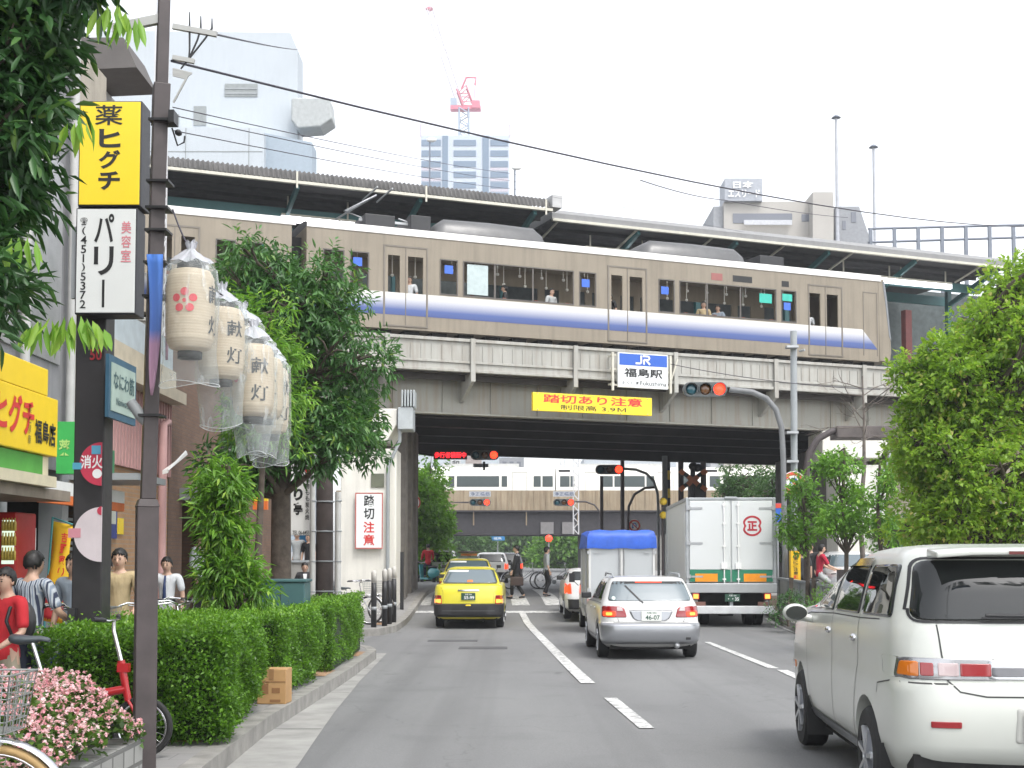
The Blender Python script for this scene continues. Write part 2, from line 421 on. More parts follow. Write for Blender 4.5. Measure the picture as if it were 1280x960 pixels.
def tree(name, label, base, trunk_pts, trunk_r, clumps, per, spray, leaf, width, droop, mat, seed, group=None, limbs=True, six=True, bark=None, cat='tree', young=0):
	rng = np.random.default_rng(seed); t = thing(name, label, cat, base, 0, group)
	mb = MB(); pts = [Vector(p) for p in trunk_pts]
	mb.tube(pts, [trunk_r * (1 - .55 * i / (len(pts) - 1)) for i in range(len(pts))], 10)
	if limbs:
		for c, r in clumps:
			c = Vector(c); k = min(range(len(pts)), key=lambda i: (pts[i] - c).length + max(0, pts[i].z - c.z) * 2)
			a = pts[k]; mid = a.lerp(c, .5) + Vector(rng.normal(0, .12, 3)) * (c - a).length * .5
			mb.tube([a, mid, c], [trunk_r * .38, trunk_r * .24, trunk_r * .08], 6)
			rr = r if not isinstance(r, (tuple, list)) else max(r)
			for _ in range(4):
				e = c + Vector(unit(rng.normal(0, 1, 3))) * rr * .7
				mb.tube([mid.lerp(c, .5), (mid.lerp(c, .7) + e) / 2, e], [trunk_r * .14, trunk_r * .09, trunk_r * .03], 5)
	mb.build('trunk', bark or BARK, t, wp=True)
	C, D, T = crown_points(rng, clumps, per, spray, leaf, droop)
	n = len(C); L = leaf * rng.uniform(.65, 1.2, n); W = width * rng.uniform(.7, 1.2, n)
	if young:
		m = rng.random(n) < young; T = np.where(m, 1.0, T)
	leaf_mesh('crown', C, D, L, W, T, mat, t, rng, six=six)
	return t
def clump_blob(rng, c, R, n, r0, r1, shape=None):
	"""n clumps filling an ellipsoid (c, R), biased to its surface"""
	out = []
	for i in range(n):
		d = unit(rng.normal(0, 1, 3)); q = rng.uniform(.25, .95) ** .6
		p = np.array(c) + d * q * np.array(R)
		out.append((tuple(p), rng.uniform(r0, r1)))
	return out
def hedge(label, quad, zb, H, n, leaf, mat, seed, group):
	"""clipped hedge over a ground quad (4 world points, counter-clockwise), zb base height, H height"""
	rng = np.random.default_rng(seed); q = [Vector((p[0], p[1], 0)) for p in quad]
	cx = sum((p for p in q), Vector()) / 4; t = thing('hedge', label, 'hedge', (cx.x, cx.y, zb), 0, group)
	def inset(p, k): return cx + (p - cx) * k
	mb = MB(); b0 = [q[i] + (cx - q[i]).normalized() * .34 for i in range(4)]; k = .9
	mb.add([(p.x, p.y, zb + .02) for p in b0] + [(p.x, p.y, zb + H * .9) for p in b0], [(3, 2, 1, 0), (4, 5, 6, 7)] + [(i, (i + 1) % 4, 4 + (i + 1) % 4, 4 + i) for i in range(4)])
	mb.build('inner_mass', HEDGE_IN, t, wp=True)  # solid dark box added as the hedge's dim inside, no real branches
	faces = []
	for i in range(4):
		a, b = q[i], q[(i + 1) % 4]; nrm = (b - a).cross(Vector((0, 0, 1))).normalized(); faces.append((a, b, nrm, (b - a).length * H))
	top = ((q[1] - q[0]).length + (q[2] - q[3]).length) / 2 * ((q[2] - q[1]).length + (q[3] - q[0]).length) / 2
	wts = (3.2, 2.6, .4, .4); faces = [(*f[:3], f[3] * w_) for f, w_ in zip(faces, wts)]; tot = sum(f[3] for f in faces) + top * 1.5
	C, D, T = [], [], []
	for a, b, nrm, A in faces:
		m = int(n * A / tot); s = rng.random(m); h = rng.random(m) ** .9
		P = np.outer(1 - s, a) + np.outer(s, b); P[:, 2] = zb + .03 + h * H
		lump = .055 * np.sin(s * 9 + seed) + .03 * np.sin(h * 7 + s * 5) + .02 * np.sin(s * 31 + h * 17)
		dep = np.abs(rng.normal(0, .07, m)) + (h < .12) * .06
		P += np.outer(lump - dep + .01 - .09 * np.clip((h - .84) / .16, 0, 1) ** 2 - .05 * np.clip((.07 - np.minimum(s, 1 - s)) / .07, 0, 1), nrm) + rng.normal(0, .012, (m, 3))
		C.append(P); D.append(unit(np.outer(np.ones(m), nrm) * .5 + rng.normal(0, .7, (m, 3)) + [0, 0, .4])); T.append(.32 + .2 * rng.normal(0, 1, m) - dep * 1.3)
	m = int(n * top * 1.5 / tot); s, r = rng.random(m), rng.random(m)
	P = np.outer((1 - s) * (1 - r), q[0]) + np.outer(s * (1 - r), q[1]) + np.outer(s * r, q[2]) + np.outer((1 - s) * r, q[3])
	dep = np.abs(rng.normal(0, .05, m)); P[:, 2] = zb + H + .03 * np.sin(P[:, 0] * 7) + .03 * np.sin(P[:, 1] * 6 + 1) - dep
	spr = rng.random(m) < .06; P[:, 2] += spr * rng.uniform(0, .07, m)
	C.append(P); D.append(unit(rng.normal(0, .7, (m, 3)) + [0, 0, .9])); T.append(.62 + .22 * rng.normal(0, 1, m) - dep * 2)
	C, D, T = np.concatenate(C), np.concatenate(D), np.concatenate(T); n = len(C)
	leaf_mesh('leaves', C, D, leaf * rng.uniform(.7, 1.3, n), leaf * .62 * rng.uniform(.7, 1.3, n), T, mat, t, rng, six=False)
	return t
# people
def skin_mesh(verts, radii, edges, root=0, sub=1):
	me = bpy.data.meshes.new('skin'); me.from_pydata(verts, edges, []); o = bpy.data.objects.new('skin', me)
	s = o.modifiers.new('s', 'SKIN'); s.branch_smoothing = .3; s.use_smooth_shade = True
	if not me.skin_vertices: me.skin_vertices.new()
	for i, r in enumerate(radii):
		me.skin_vertices[0].data[i].radius = r if isinstance(r, tuple) else (r, r)
		me.skin_vertices[0].data[i].use_root = i == root
	d = o.modifiers.new('d', 'SUBSURF'); d.levels = sub; d.render_levels = sub
	m = evaluate(o)
	if m.users == 0: pass
	return m
class Skel:
	def __init__(s): s.v = []; s.r = []; s.e = []
	def p(s, co, r, par=None):
		s.v.append(tuple(co)); s.r.append(r)
		if par is not None: s.e.append((par, len(s.v) - 1))
		return len(s.v) - 1
def put(me, name, mat, parent):
	me.materials.clear(); me.materials.append(mat)
	o = bpy.data.objects.new(name, me); COL.objects.link(o); o.parent = parent; me.polygons.foreach_set('use_smooth', [True] * len(me.polygons)); return o
def person(label, loc, rz, pose='stand', h=1.72, top=None, bottom=None, jacket=None, shoes=None, hair='short', arms=None, legs=None, lean=0.0, group=None, sleeve=.45, head_turn=0, extra=None, female=False, lean_side=0):
	"""figure facing +Y, feet at z=0; joints in metres for a 1.72 m body, scaled to h"""
	k = h / 1.72; t = thing('person', label, 'person', loc, rz, group)
	V3 = lambda x, y, z: Vector((x * k, y * k, z * k))
	A = {'sit': 0}
	hipz = .93
	J = dict(pel=V3(0, 0, hipz), sp=V3(0, .01 + lean * .25, 1.12), ch=V3(lean_side * .5, lean * .6, 1.31), nb=V3(lean_side, lean * .85 - .01, 1.455), nk=V3(lean_side, lean * .95 + .005, 1.515))
	lg = legs or {'L': [(-.095, .0, .9), (-.10, .03, .5), (-.10, -.02, .085), (-.11, .12, .03)], 'R': [(.095, .0, .9), (.10, .03, .5), (.10, -.02, .085), (.11, .12, .03)]}
	sw = .165 if female else .185
	ar = arms or {'L': [(-.25, -.02, 1.13), (-.25, .06, .88)], 'R': [(.25, -.02, 1.13), (.25, .06, .88)]}
	sh = {s: V3((-1 if s == 'L' else 1) * sw + lean_side, lean * .8, 1.425) for s in 'LR'}
	S = Skel(); pel = S.p(J['pel'], (.115 * k, .085 * k)); sp = S.p(J['sp'], (.105 * k, .075 * k), pel); ch = S.p(J['ch'], (.135 * k, .09 * k), sp); nb = S.p(J['nb'], (.07 * k, .058 * k), ch); nk = S.p(J['nk'], .053 * k, nb)
	hc = J['nk'] + V3(0, .02, .082); tr = Matrix.Rotation(head_turn, 3, 'Z')
	hd = lambda x, y, z: hc + tr @ V3(x, y, z)
	j1 = S.p(hd(0, .018, -.05), (.075 * k, .078 * k), nk); j2 = S.p(hd(0, .004, .01), (.085 * k, .102 * k), j1); j3 = S.p(hd(0, -.006, .065), (.078 * k, .094 * k), j2); S.p(hd(0, -.008, .11), (.04 * k, .05 * k), j3)
	hands = {}
	for s in 'LR':
		sx = -1 if s == 'L' else 1
		a0 = S.p(sh[s], .058 * k, ch); el = V3(*ar[s][0]); wr = V3(*ar[s][1])
		a1 = S.p(sh[s].lerp(el, .5), .047 * k, a0); a2 = S.p(el, .038 * k, a1); a25 = S.p(el.lerp(wr, .45), .036 * k, a2); a3 = S.p(wr, .026 * k, a25)
		d = (wr - el).normalized(); side = Vector((0, 1, 0)) - d * d.y; side = side.normalized() if side.length > .1 else Vector((1, 0, 0)); nrm = d.cross(side)
		palm = S.p(wr + d * .05 * k, (.036 * k, .02 * k), a3); hands[s] = wr + d * .09 * k
		for i, ln in enumerate((.062, .072, .068, .054)):
			o = side * (.027 - .018 * i) * k; f = S.p(wr + d * .085 * k + o, .0095 * k, palm)
			f2 = S.p(wr + d * (.085 + ln * .5) * k + o - nrm * sx * .006 * k, .009 * k, f); S.p(wr + d * (.085 + ln * .9) * k + o - nrm * sx * .024 * k, .0075 * k, f2)
		th = S.p(wr + d * .045 * k + side * .036 * k, .011 * k, palm); S.p(wr + d * .08 * k + side * .055 * k, .009 * k, th)
		L = [V3(*q) for q in lg[s]]
		h0 = S.p(L[0], .07 * k, pel); h1 = S.p(L[0].lerp(L[1], .5), .064 * k, h0); h2 = S.p(L[1], .054 * k, h1); h3 = S.p(L[1].lerp(L[2], .35), .055 * k, h2); h4 = S.p(L[2], .036 * k, h3); S.p(L[3], (.04 * k, .028 * k), h4)
	put(skin_mesh(S.v, S.r, S.e), 'body', SKINM, t)
	# clothing
	if bottom:
		B = Skel(); p0 = B.p(J['pel'] + V3(0, 0, -.03), (.135 * k, .102 * k)); B.p(J['sp'] + V3(0, 0, -.06), (.12 * k, .09 * k), p0)
		for s in 'LR':
			L = [V3(*q) for q in lg[s]]
			a = B.p(L[0] + V3(0, 0, -.05), .098 * k, p0); a1 = B.p(L[0].lerp(L[1], .55), .082 * k, a); a2 = B.p(L[1], .068 * k, a1); a3 = B.p(L[1].lerp(L[2], .5), .064 * k, a2); B.p(L[2] + (L[1] - L[2]).normalized() * .02, .062 * k, a3)
		put(skin_mesh(B.v, B.r, B.e), 'trousers', bottom, t)
	def upper(name, mat, grow, slv, low):
		B = Skel(); c0 = B.p(J['sp'], ((.128 + grow) * k, (.095 + grow) * k)); pm = B.p(J['pel'] + V3(0, 0, .04), ((.142 + grow) * k, (.108 + grow) * k), c0); B.p(J['pel'] + V3(0, 0, low - .13), ((.16 + grow) * k, (.125 + grow) * k), pm)
		c = B.p(J['ch'], ((.155 + grow) * k, (.11 + grow) * k), c0); B.p(J['nb'] + V3(0, 0, .025), ((.085 + grow) * k, (.07 + grow) * k), c)
		for s in 'LR':
			el, wr = V3(*ar[s][0]), V3(*ar[s][1]); a = B.p(sh[s], (.064 + grow) * k, c); m = B.p(sh[s].lerp(el, .5), (.056 + grow) * k, a)
			if slv <= .5: B.p(sh[s].lerp(el, min(.95, slv * 2)), (.054 + grow) * k, m)
			else:
				e = B.p(el, (.046 + grow) * k, m); B.p(el.lerp(wr, (slv - .5) * 2), (.036 + grow) * k, e)
		return put(skin_mesh(B.v, B.r, B.e), name, mat, t)
	if top: upper('shirt', top, .008, sleeve, -.02 if not jacket else .02)
	if jacket:
		upper('jacket', jacket, .022, .97, -.12)
		mb = MB(); y = J['ch'].y + .138 * k     # shirt front, collar and tie in the opening
		mb.add([V3(-.05, 0, 1.43) + Vector((0, y - .045 * k, 0)), V3(.05, 0, 1.43) + Vector((0, y - .045 * k, 0)), V3(.012, 0, 1.12) + Vector((0, y - .005, 0)), V3(-.012, 0, 1.12) + Vector((0, y - .005, 0))], [(0, 1, 2, 3)])
		mb.add([tuple(Vector(p) + Vector((0, -.02 * k, 0))) for p in mb.v[:4]], [(3, 2, 1, 0)])
		mb.build('shirt_front', WINK, t)
	for s in 'LR':
		L = [V3(*q) for q in lg[s]]; d = L[3] - L[2]; d.z = 0; d = d.normalized() if d.length > .01 else Vector((0, 1, 0))
		B = Skel(); b0 = B.p(L[2] + Vector((0, 0, -.035 * k)) - d * .03 * k, .045 * k); b1 = B.p(L[2] + Vector((0, 0, -.04 * k)) + d * .08 * k, (.046 * k, .042 * k), b0); B.p(Vector((L[2].x, L[2].y, L[3].z + .012 * k)) + d * .18 * k, (.04 * k, .028 * k), b1)
		put(skin_mesh(B.v, B.r, B.e), 'shoe', shoes or BLACKP, t)
	# hair : scalp shell, cut back from the face
	R = .101; vs = []; fs = []; n, m = 36, 16; mb = MB()
	for i in range(m + 1):
		th = math.pi * .5 - (math.pi * .95) * i / m
		for j in range(n):
			a = 2 * math.pi * j / n; jit = 1 + .035 * math.sin(a * 7 + i * 2.1) + .03 * math.sin(a * 15 + i * 4.7) + .02 * math.sin(a * 4 + h * 30)
			vs.append(hd(.085 * math.cos(th) * math.sin(a) * jit, -.008 + .104 * math.cos(th) * math.cos(a) * jit, .022 + .108 * math.sin(th) * jit))
	low = {'short': -.03, 'bob': -.09, 'long': -.16}[hair]
	for i in range(m):
		for j in range(n):
			a = 2 * math.pi * (j + .5) / n; th = math.pi * .5 - (math.pi * .95) * (i + .5) / m; z = .022 + .108 * math.sin(th); front = math.cos(a)
			lim = (.060 if front > .5 else .045 if front > .25 else (-.01 if front > .05 else low)) + .012 * math.sin(j * 2.7 + h * 9)
			if z > lim: fs.append((i * n + j, i * n + (j + 1) % n, (i + 1) * n + (j + 1) % n, (i + 1) * n + j))
	mb.add(vs, fs, True); o = mb.build('hair', HAIRM, t); so = o.modifiers.new('thick', 'SOLIDIFY'); so.thickness = .012 * k; so.offset = 0
	# face
	for sx in (-1, 1):
		mb = MB(); mb.ball(hd(sx * .03, .087, .0), (.011 * k, .008 * k, .006 * k), 8, 6); mb.build('eye', INK, t)
		mb = MB(); mb.ball(hd(sx * .031, .087, .02), (.017 * k, .007 * k, .004 * k), 8, 4); mb.build('eyebrow', HAIRM, t)
		mb = MB(); mb.ball(hd(sx * .079, -.005, -.008), (.01 * k, .02 * k, .03 * k), 8, 6); mb.build('ear', SKINM, t)
	mb = MB(); mb.tube([hd(0, .086, .012), hd(0, .1, -.012), hd(0, .106, -.03), hd(0, .088, -.036)], [.007 * k, .010 * k, .014 * k, .006 * k], 8); mb.build('nose', SKINM, t)
	mb = MB(); mb.ball(hd(0, .083, -.062), (.022 * k, .008 * k, .006 * k), 8, 4); mb.build('mouth', LIPM, t)
	t['hands'] = ''; del t['hands']
	return t, J, hands
LIPM = M('lips', (.36, .13, .10), .5)
WALK = {'L': [(-.09, .0, .9), (-.10, .20, .53), (-.10, .26, .10), (-.10, .40, .05)], 'R': [(.09, .0, .9), (.09, -.04, .49), (.09, -.28, .15), (.09, -.18, .05)]}
WALK2 = {'L': [(-.09, .0, .9), (-.10, .06, .5), (-.10, .0, .085), (-.10, .14, .03)], 'R': [(.09, .0, .9), (.09, .10, .5), (.09, -.12, .12), (.09, .02, .04)]}
# wheels, cars
TYRE = M('tyre', (.02, .02, .021), .75, var=.3, bmp=.2)
ALLOY = M('alloy', (.55, .56, .58), .3, .9, var=.08)
LAMPR = M('lamp_red', (.27, .010, .014), .12, var=.1, coat=1)
LAMPO = M('lamp_orange', (.55, .15, .012), .12, var=.1, coat=1)
LAMPC = M('lamp_clear', (.46, .36, .36), .12, var=.15, coat=1)
UNDER = M('car_underside', (.012, .012, .012), .9, var=.3)
PLATEW = M('plate_white', (.72, .74, .70), .45, var=.05)
PLATEG = M('plate_green', (.02, .075, .045), .45, var=.05)
BRAKE = EM('lit_brake_lamp', (1.0, .06, .012), .7, (.4, .01, .01))
BRAKEH = EM('lit_brake_bulb', (1.0, .30, .05), 1.0, (.5, .1, .02))
def wheel(parent, x, y, r, w=.19, side=-1, spokes=7, cap=False, rim=None):
	"""axle along X; side -1 = outer face toward -X"""
	mb = MB(); mb.lathe([(r * .62, -w / 2), (r * .93, -w / 2), (r, -w * .36), (r, w * .36), (r * .93, w / 2), (r * .62, w / 2)], 32, (x, y, r), 'x', close=True)
	o = mb.build('wheel', TYRE, parent, sharp=30)
	mb = MB(); s = side; xo = x + s * w * .40
	mb.lathe([(r * .64, xo - x), (r * .66, xo - x + s * .012), (r * .60, xo - x + s * .006), (r * .56, xo - x - s * .04), (r * .1, xo - x - s * .05), (.005, xo - x - s * .05)], 28, (x, y, r), 'x')
	for i in range(spokes):
		a = 2 * math.pi * i / spokes + .3; d = Vector((0, math.cos(a), math.sin(a)))
		mb.beam(Vector((xo - s * .012, y, r)) + d * r * .08, Vector((xo - s * .006, y, r)) + d * r * .62, .02 if not cap else .03, r * (.17 if not cap else .26), up=(1, 0, 0))
	mb.lathe([(r * .17, xo - x - s * .04), (r * .16, xo - x + s * .012), (.004, xo - x + s * .016)], 18, (x, y, r), 'x')
	q = mb.build('rim', rim or ALLOY, o, sharp=35)
	return o
def car_ring(z, yr, yf, hw, rr, rf, bow_r, bow_f, tr, tf):
	n1, n2, n3 = 5, 6, 16; pts = []
	rr = min(rr, hw * .9); rf = min(rf, hw * .9); L = yf - yr
	for i in range(n1): x = (hw - rr) * i / n1; pts.append((x, yr))
	for i in range(n2): a = math.pi / 2 * i / n2; pts.append((hw - rr + rr * math.sin(a), yr + rr - rr * math.cos(a)))
	for i in range(n3): f = i / n3; pts.append((hw, yr + rr + (L - rr - rf) * f))
	for i in range(n2): a = math.pi / 2 * i / n2; pts.append((hw - rf + rf * math.cos(a), yf - rf + rf * math.sin(a)))
	for i in range(n1 + 1): x = (hw - rf) * (1 - i / n1); pts.append((x, yf))
	out = []
	for x, y in pts:
		s = (y - yr) / max(L, .01); k = 1 - tf * max(0, (s - .55) / .45) ** 2 - tr * max(0, (.3 - s) / .3) ** 2
		y2 = y + (bow_r * (x / hw) ** 2 if s < .5 else -bow_f * (x / hw) ** 2) * (1 if (s < .2 or s > .8) else 0 if .35 < s < .65 else .0)
		out.append((x * k, y2, z))
	half = out; return half + [(-x, y, zz) for x, y, zz in half[-2:0:-1]]
def car_shell(levels, wheels=None, wr=.36, tub=.26, sharp=38):
	"""levels (z, y_rear, y_front, half_width[, corner_rear, corner_front]) bottom to top -> closed body mesh with wheel wells"""
	mb = MB(); rings = []
	for lv in levels:
		z, yr, yf, hw = lv[:4]; rr = lv[4] if len(lv) > 4 else .22; rf = lv[5] if len(lv) > 5 else .35
		rings.append(car_ring(z, yr, yf, hw, rr, rf, .05, .12, .04, .07))
	n = len(rings[0]); vs = [p for r in rings for p in r]
	fs = [(i * n + j, i * n + (j + 1) % n, (i + 1) * n + (j + 1) % n, (i + 1) * n + j) for i in range(len(rings) - 1) for j in range(n)]
	fs += [tuple(range(n))[::-1], tuple((len(rings) - 1) * n + j for j in range(n))]
	mb.add(vs, fs, True); me = bpy.data.meshes.new('body'); me.from_pydata(mb.v, [], mb.f); fix_normals(me)
	o = bpy.data.objects.new('body', me); cutters = []
	if wheels:
		cb = MB()
		for x, y in wheels:
			s = 1 if x > 0 else -1; cb.lathe([(wr, -.2 * 0 - (tub if s > 0 else .25)), (wr, .25 if s > 0 else tub)], 28, (x, y, wr * .9), 'x')
		cm = bpy.data.meshes.new('cut'); cm.from_pydata(cb.v, [], cb.f); fix_normals(cm); c = bpy.data.objects.new('cut', cm)
		TMP.collection.objects.link(c); b = o.modifiers.new('b', 'BOOLEAN'); b.object = c; b.operation = 'DIFFERENCE'; b.solver = 'EXACT'; b.use_self = True
		me2 = evaluate(o); TMP.collection.objects.unlink(c); bpy.data.objects.remove(c)
	else:
		me2 = evaluate(o)
	me2.polygons.foreach_set('use_smooth', [True] * len(me2.polygons)); me2.set_sharp_from_angle(angle=R_(sharp))
	return me2
def bvh_of(me):
	return BVHTree.FromPolygons([v.co.copy() for v in me.vertices], [tuple(p.vertices) for p in me.polygons])
DIRS = {'rear': ((0, -9, 0), (0, 1, 0)), 'front': ((0, 14, 0), (0, -1, 0)), 'left': ((-9, 0, 0), (1, 0, 0)), 'right': ((9, 0, 0), (-1, 0, 0)), 'top': ((0, 0, 9), (0, 0, -1))}
def proj(bvh, d, a, b, off):
	o, dr = DIRS[d]; o = Vector(o); dr = Vector(dr)
	if d in ('rear', 'front'): o = Vector((a, o.y, b))
	elif d in ('left', 'right'): o = Vector((o.x, a, b))
	else: o = Vector((a, b, o.z))
	h = bvh.ray_cast(o, dr)
	if h[0] is None:
		h = bvh.find_nearest(o + dr * 9); nn = h[1]
		return h[0] + nn * off
	return h[0] - dr * off
def patch(bvh, d, poly, off=.006, rings=9, mb=None, skirt=True, rr=None, sub=.06):
	"""an inlay lying on a body panel: outline in (x,z), (y,z) or (x,y), projected onto the body along d"""
	mb = mb or MB(); poly = rpoly(poly, rr) if rr else poly
	dense = []
	for i in range(len(poly)):
		a, b = Vector(poly[i]), Vector(poly[(i + 1) % len(poly)]); k = max(1, int((b - a).length / sub))
		dense += [tuple(a.lerp(b, j / k)) for j in range(k)]
	cx = sum(p[0] for p in dense) / len(dense); cy = sum(p[1] for p in dense) / len(dense); n = len(dense); vs = []
	if skirt:
		vs += [proj(bvh, d, p[0], p[1], -.004) for p in dense]
	for r in range(rings):
		f = 1 - r / rings; vs += [proj(bvh, d, cx + (p[0] - cx) * f, cy + (p[1] - cy) * f, off) for p in dense]
	vs.append(proj(bvh, d, cx, cy, off)); R = rings + (1 if skirt else 0)
	fs = [(i * n + j, i * n + (j + 1) % n, (i + 1) * n + (j + 1) % n, (i + 1) * n + j) for i in range(R - 1) for j in range(n)]
	fs += [((R - 1) * n + j, (R - 1) * n + (j + 1) % n, R * n) for j in range(n)]
	return mb.add(vs, fs, True)
def strip(bvh, d, pts, w, off=.003, mb=None):
	"""a narrow line (panel gap, moulding) following the body"""
	mb = mb or MB(); dense = []
	for i in range(len(pts) - 1):
		a, b = Vector(pts[i]), Vector(pts[i + 1]); k = max(1, int((b - a).length / .04)); dense += [a.lerp(b, j / k) for j in range(k)]
	dense.append(Vector(pts[-1])); vs = []
	for i, p in enumerate(dense):
		t = (dense[min(i + 1, len(dense) - 1)] - dense[max(i - 1, 0)]).normalized(); q = Vector((-t.y, t.x)) * w / 2
		vs += [proj(bvh, d, *(p + q), off), proj(bvh, d, *(p - q), off)]
	return mb.add(vs, [(2 * i, 2 * i + 1, 2 * i + 3, 2 * i + 2) for i in range(len(dense) - 1)], True)
def shell_part(name, me, cond, mat, par, off=.01):
	"""a panel that follows the body: the body faces that meet cond(x, y, z), lifted off along their normals"""
	mb = MB(); mp = {}; fs = []
	for p in me.polygons:
		if cond(*p.center):
			for i in p.vertices:
				if i not in mp: v = me.vertices[i]; mp[i] = len(mb.v); mb.v.append(tuple(v.co + v.normal * off))
			fs.append(tuple(mp[i] for i in p.vertices))
	v = mb.v; mb.v = []; mb.add(v, fs, True); o = mb.build(name, mat, par, sharp=40); s = o.modifiers.new('th', 'SOLIDIFY'); s.thickness = .02; s.offset = -1
	return o
def mirror(poly): return [(-a, b) for a, b in poly][::-1]
def plate(parent, x, y, z, main, small, green=False, w=.33, h=.165, tilt=0):
	mb = MB(); mb.box(x - w / 2, x + w / 2, y - .012, y, z - h / 2, z + h / 2); o = mb.build('number_plate', PLATEG if green else PLATEW, parent, bevel=.004)
	ink = WINK if green else M('plate_ink', (.02, .07, .05), .5)
	if not main: return o
	letters('digits', main, w * .72, h * .46, Matrix.Translation((x + w * .06, y - .012, z - h * .16)), ink, o, .02, wp=False)
	letters('digits', small, w * .5, h * .22, Matrix.Translation((x, y - .012, z + h * .30)), ink, o, .01, wp=False)
	return o
# the ground, road, kerbs, markings
def sheet(name, xl, xr, ys, dz, mat, kind='structure'):
	mb = MB(); f = lambda v, y: v(y) if callable(v) else v
	vs = []
	for y in ys: vs += [(f(xl, y), y, gz(y) + dz), (f(xr, y), y, gz(y) + dz)]
	mb.add(vs, [(2 * i, 2 * i + 1, 2 * i + 3, 2 * i + 2) for i in range(len(ys) - 1)]); o = mb.build(name, mat); o['kind'] = kind; return o
def lin(*pts):
	def f(y):
		if y <= pts[0][0]: return pts[0][1]
		for (a, va), (b, vb) in zip(pts, pts[1:]):
			if y <= b: return va + (vb - va) * (y - a) / (b - a)
		return pts[-1][1]
	return f
YS = [-10, 0] + list(range(8, 22)) + [24, 28, 32] + [32 + i for i in range(1, 14)] + [50, 60, 80, 110, 160, 260, 500, 900]
sheet('ground', -500, 500, YS, -.06, M('ground_dirt', (.2, .2, .19), .9, var=.2, scale=.4))
KR = lin((0, 5.3), (15, 5.45), (25.6, 5.95), (34, 6.75), (44, 7.4), (120, 8))
sheet('road', -14, 30, [y for y in YS if y <= 260], 0, ASPH)
def slab(name, xl, xr, ys, h, mat, kerb=None):
	"""raised pavement: top sheet and a kerb riser on both edges"""
	mb = MB(); f = lambda v, y: v(y) if callable(v) else v; vs = []
	for y in ys: vs += [(f(xl, y), y, gz(y) - .05), (f(xl, y), y, gz(y) + h), (f(xr, y), y, gz(y) + h), (f(xr, y), y, gz(y) - .05)]
	n = len(ys); fs = []
	for i in range(n - 1):
		for j in range(3): fs.append((4 * i + j, 4 * i + j + 1, 4 * i + 5 + j, 4 * i + 4 + j))
	fs += [(0, 1, 2, 3), (4 * n - 4, 4 * n - 3, 4 * n - 2, 4 * n - 1)]
	mb.add(vs, fs); o = mb.build(name, mat); o['kind'] = 'structure'; return o
KL = lin((-8, -2.05), (9, -2.08), (12, -2.2), (22, -2.25), (22.9, -2.4), (23.5, -2.75), (23.8, -3.3))
slab('pavement', -16, lambda y: KL(y) - .16, [-8, 4] + list(range(8, 23)) + [22.5, 23, 23.4, 23.65], .146, PAVE)
slab('kerb', lambda y: KL(y) - .16, KL, [-8, 4] + list(range(8, 23)) + [22.5, 23, 23.4, 23.65], .15, KERB)
KL2 = lin((27.6, -4.4), (27.9, -3.4), (28.6, -2.85), (30, -2.62), (40, -2.7), (60, -2.9), (110, -3.2))
ys2 = [27.6, 27.75, 27.9, 28.3, 28.6, 29.2, 30, 32, 33, 34, 35, 36, 37, 38, 39, 40, 41, 42, 43, 44, 50, 60, 80, 108]
slab('pavement', -16, lambda y: KL2(y) - .18, ys2, .146, PAVE)
slab('kerb', lambda y: KL2(y) - .18, KL2, ys2, .15, KERB)
# terracotta inlays beside the kerb
for a, b in ((10.2, 11.6), (13.6, 14.5), (16.9, 17.9), (20.6, 21.6)):
	sheet('paving_inlay', -2.72, -2.38, [a, (a + b) / 2, b], .153, TERRA)
sheet('paving_inlay', -3.15, -2.9, [30.2, 33], .151, TERRA)
GE = lin((-8, -1.4), (9.9, -1.6), (14, -1.86), (18, -2.06), (21, -2.14), (23.3, -2.2), (24.2, -2.5))
sheet('gutter', KL, GE, [-8, 4] + list(range(8, 23)) + [23.3], .004, CONC)
mb = MB()
for y in (12.3, 16.2, 20.1): z = gz(y) + .008; mb.quad((KL(y) + .01, y, z), (GE(y) - .01, y, z), (GE(y) - .01, y + .02, z), (KL(y) + .01, y + .02, z))
o = mb.build('gutter_joint', M('joint_line', (.07, .07, .07), .9)); o['kind'] = 'structure'
ysr = [-8, 4] + list(range(8, 22)) + [22, 24, 25.6, 28, 31, 33, 34, 36, 38, 40, 42, 44, 60, 110]
slab('kerb', KR, lambda y: KR(y) + .2, ysr, .2, KERB)
slab('planting_bed', lambda y: KR(y) + .2, lambda y: KR(y) + 1.9, [15, 16, 17, 18, 19, 20, 25.6, 31, 33, 34, 36, 38, 40], .18, EARTH)
slab('pavement', lambda y: KR(y) + (1.9 if 15 <= y <= 40 else .2), 30, [-8, 8, 9, 10, 11, 12, 13, 14, 14.9, 15, 16, 17, 18, 19, 20, 25.6, 31, 33, 34, 36, 38, 40, 40.1, 44, 60, 110], .146, PAVE)
def mark(*px, dz=.009):
	mb = MB(); P = [gp(x, y) for x, y in px]; n = 6; vs = []
	for i in range(n + 1):
		f = i / n
		for a, b in ((P[0], P[3]), (P[1], P[2])):
			q = a.lerp(b, f); vs.append((q.x, q.y, gz(q.y) + dz))
	mb.add(vs, [(2 * i, 2 * i + 1, 2 * i + 3, 2 * i + 2) for i in range(n)])
	o = mb.build('road_marking', PAINT); o['kind'] = 'structure'; return o
mark((648, 765), (656, 765), (744, 854.5), (726, 854.5)); mark((755, 873), (771, 873), (818, 911), (799, 911))
mark((880, 803), (888, 803), (974, 836), (961, 836)); mark((971, 838), (984, 838), (1022, 853), (1004, 853))
mark((956, 773), (961, 773), (1010, 795.5), (1002, 795.5)); mark((1050, 866), (1066, 866), (1180, 912), (1150, 912))
mark((480, 764), (715, 764), (715, 766.5), (480, 766.5))
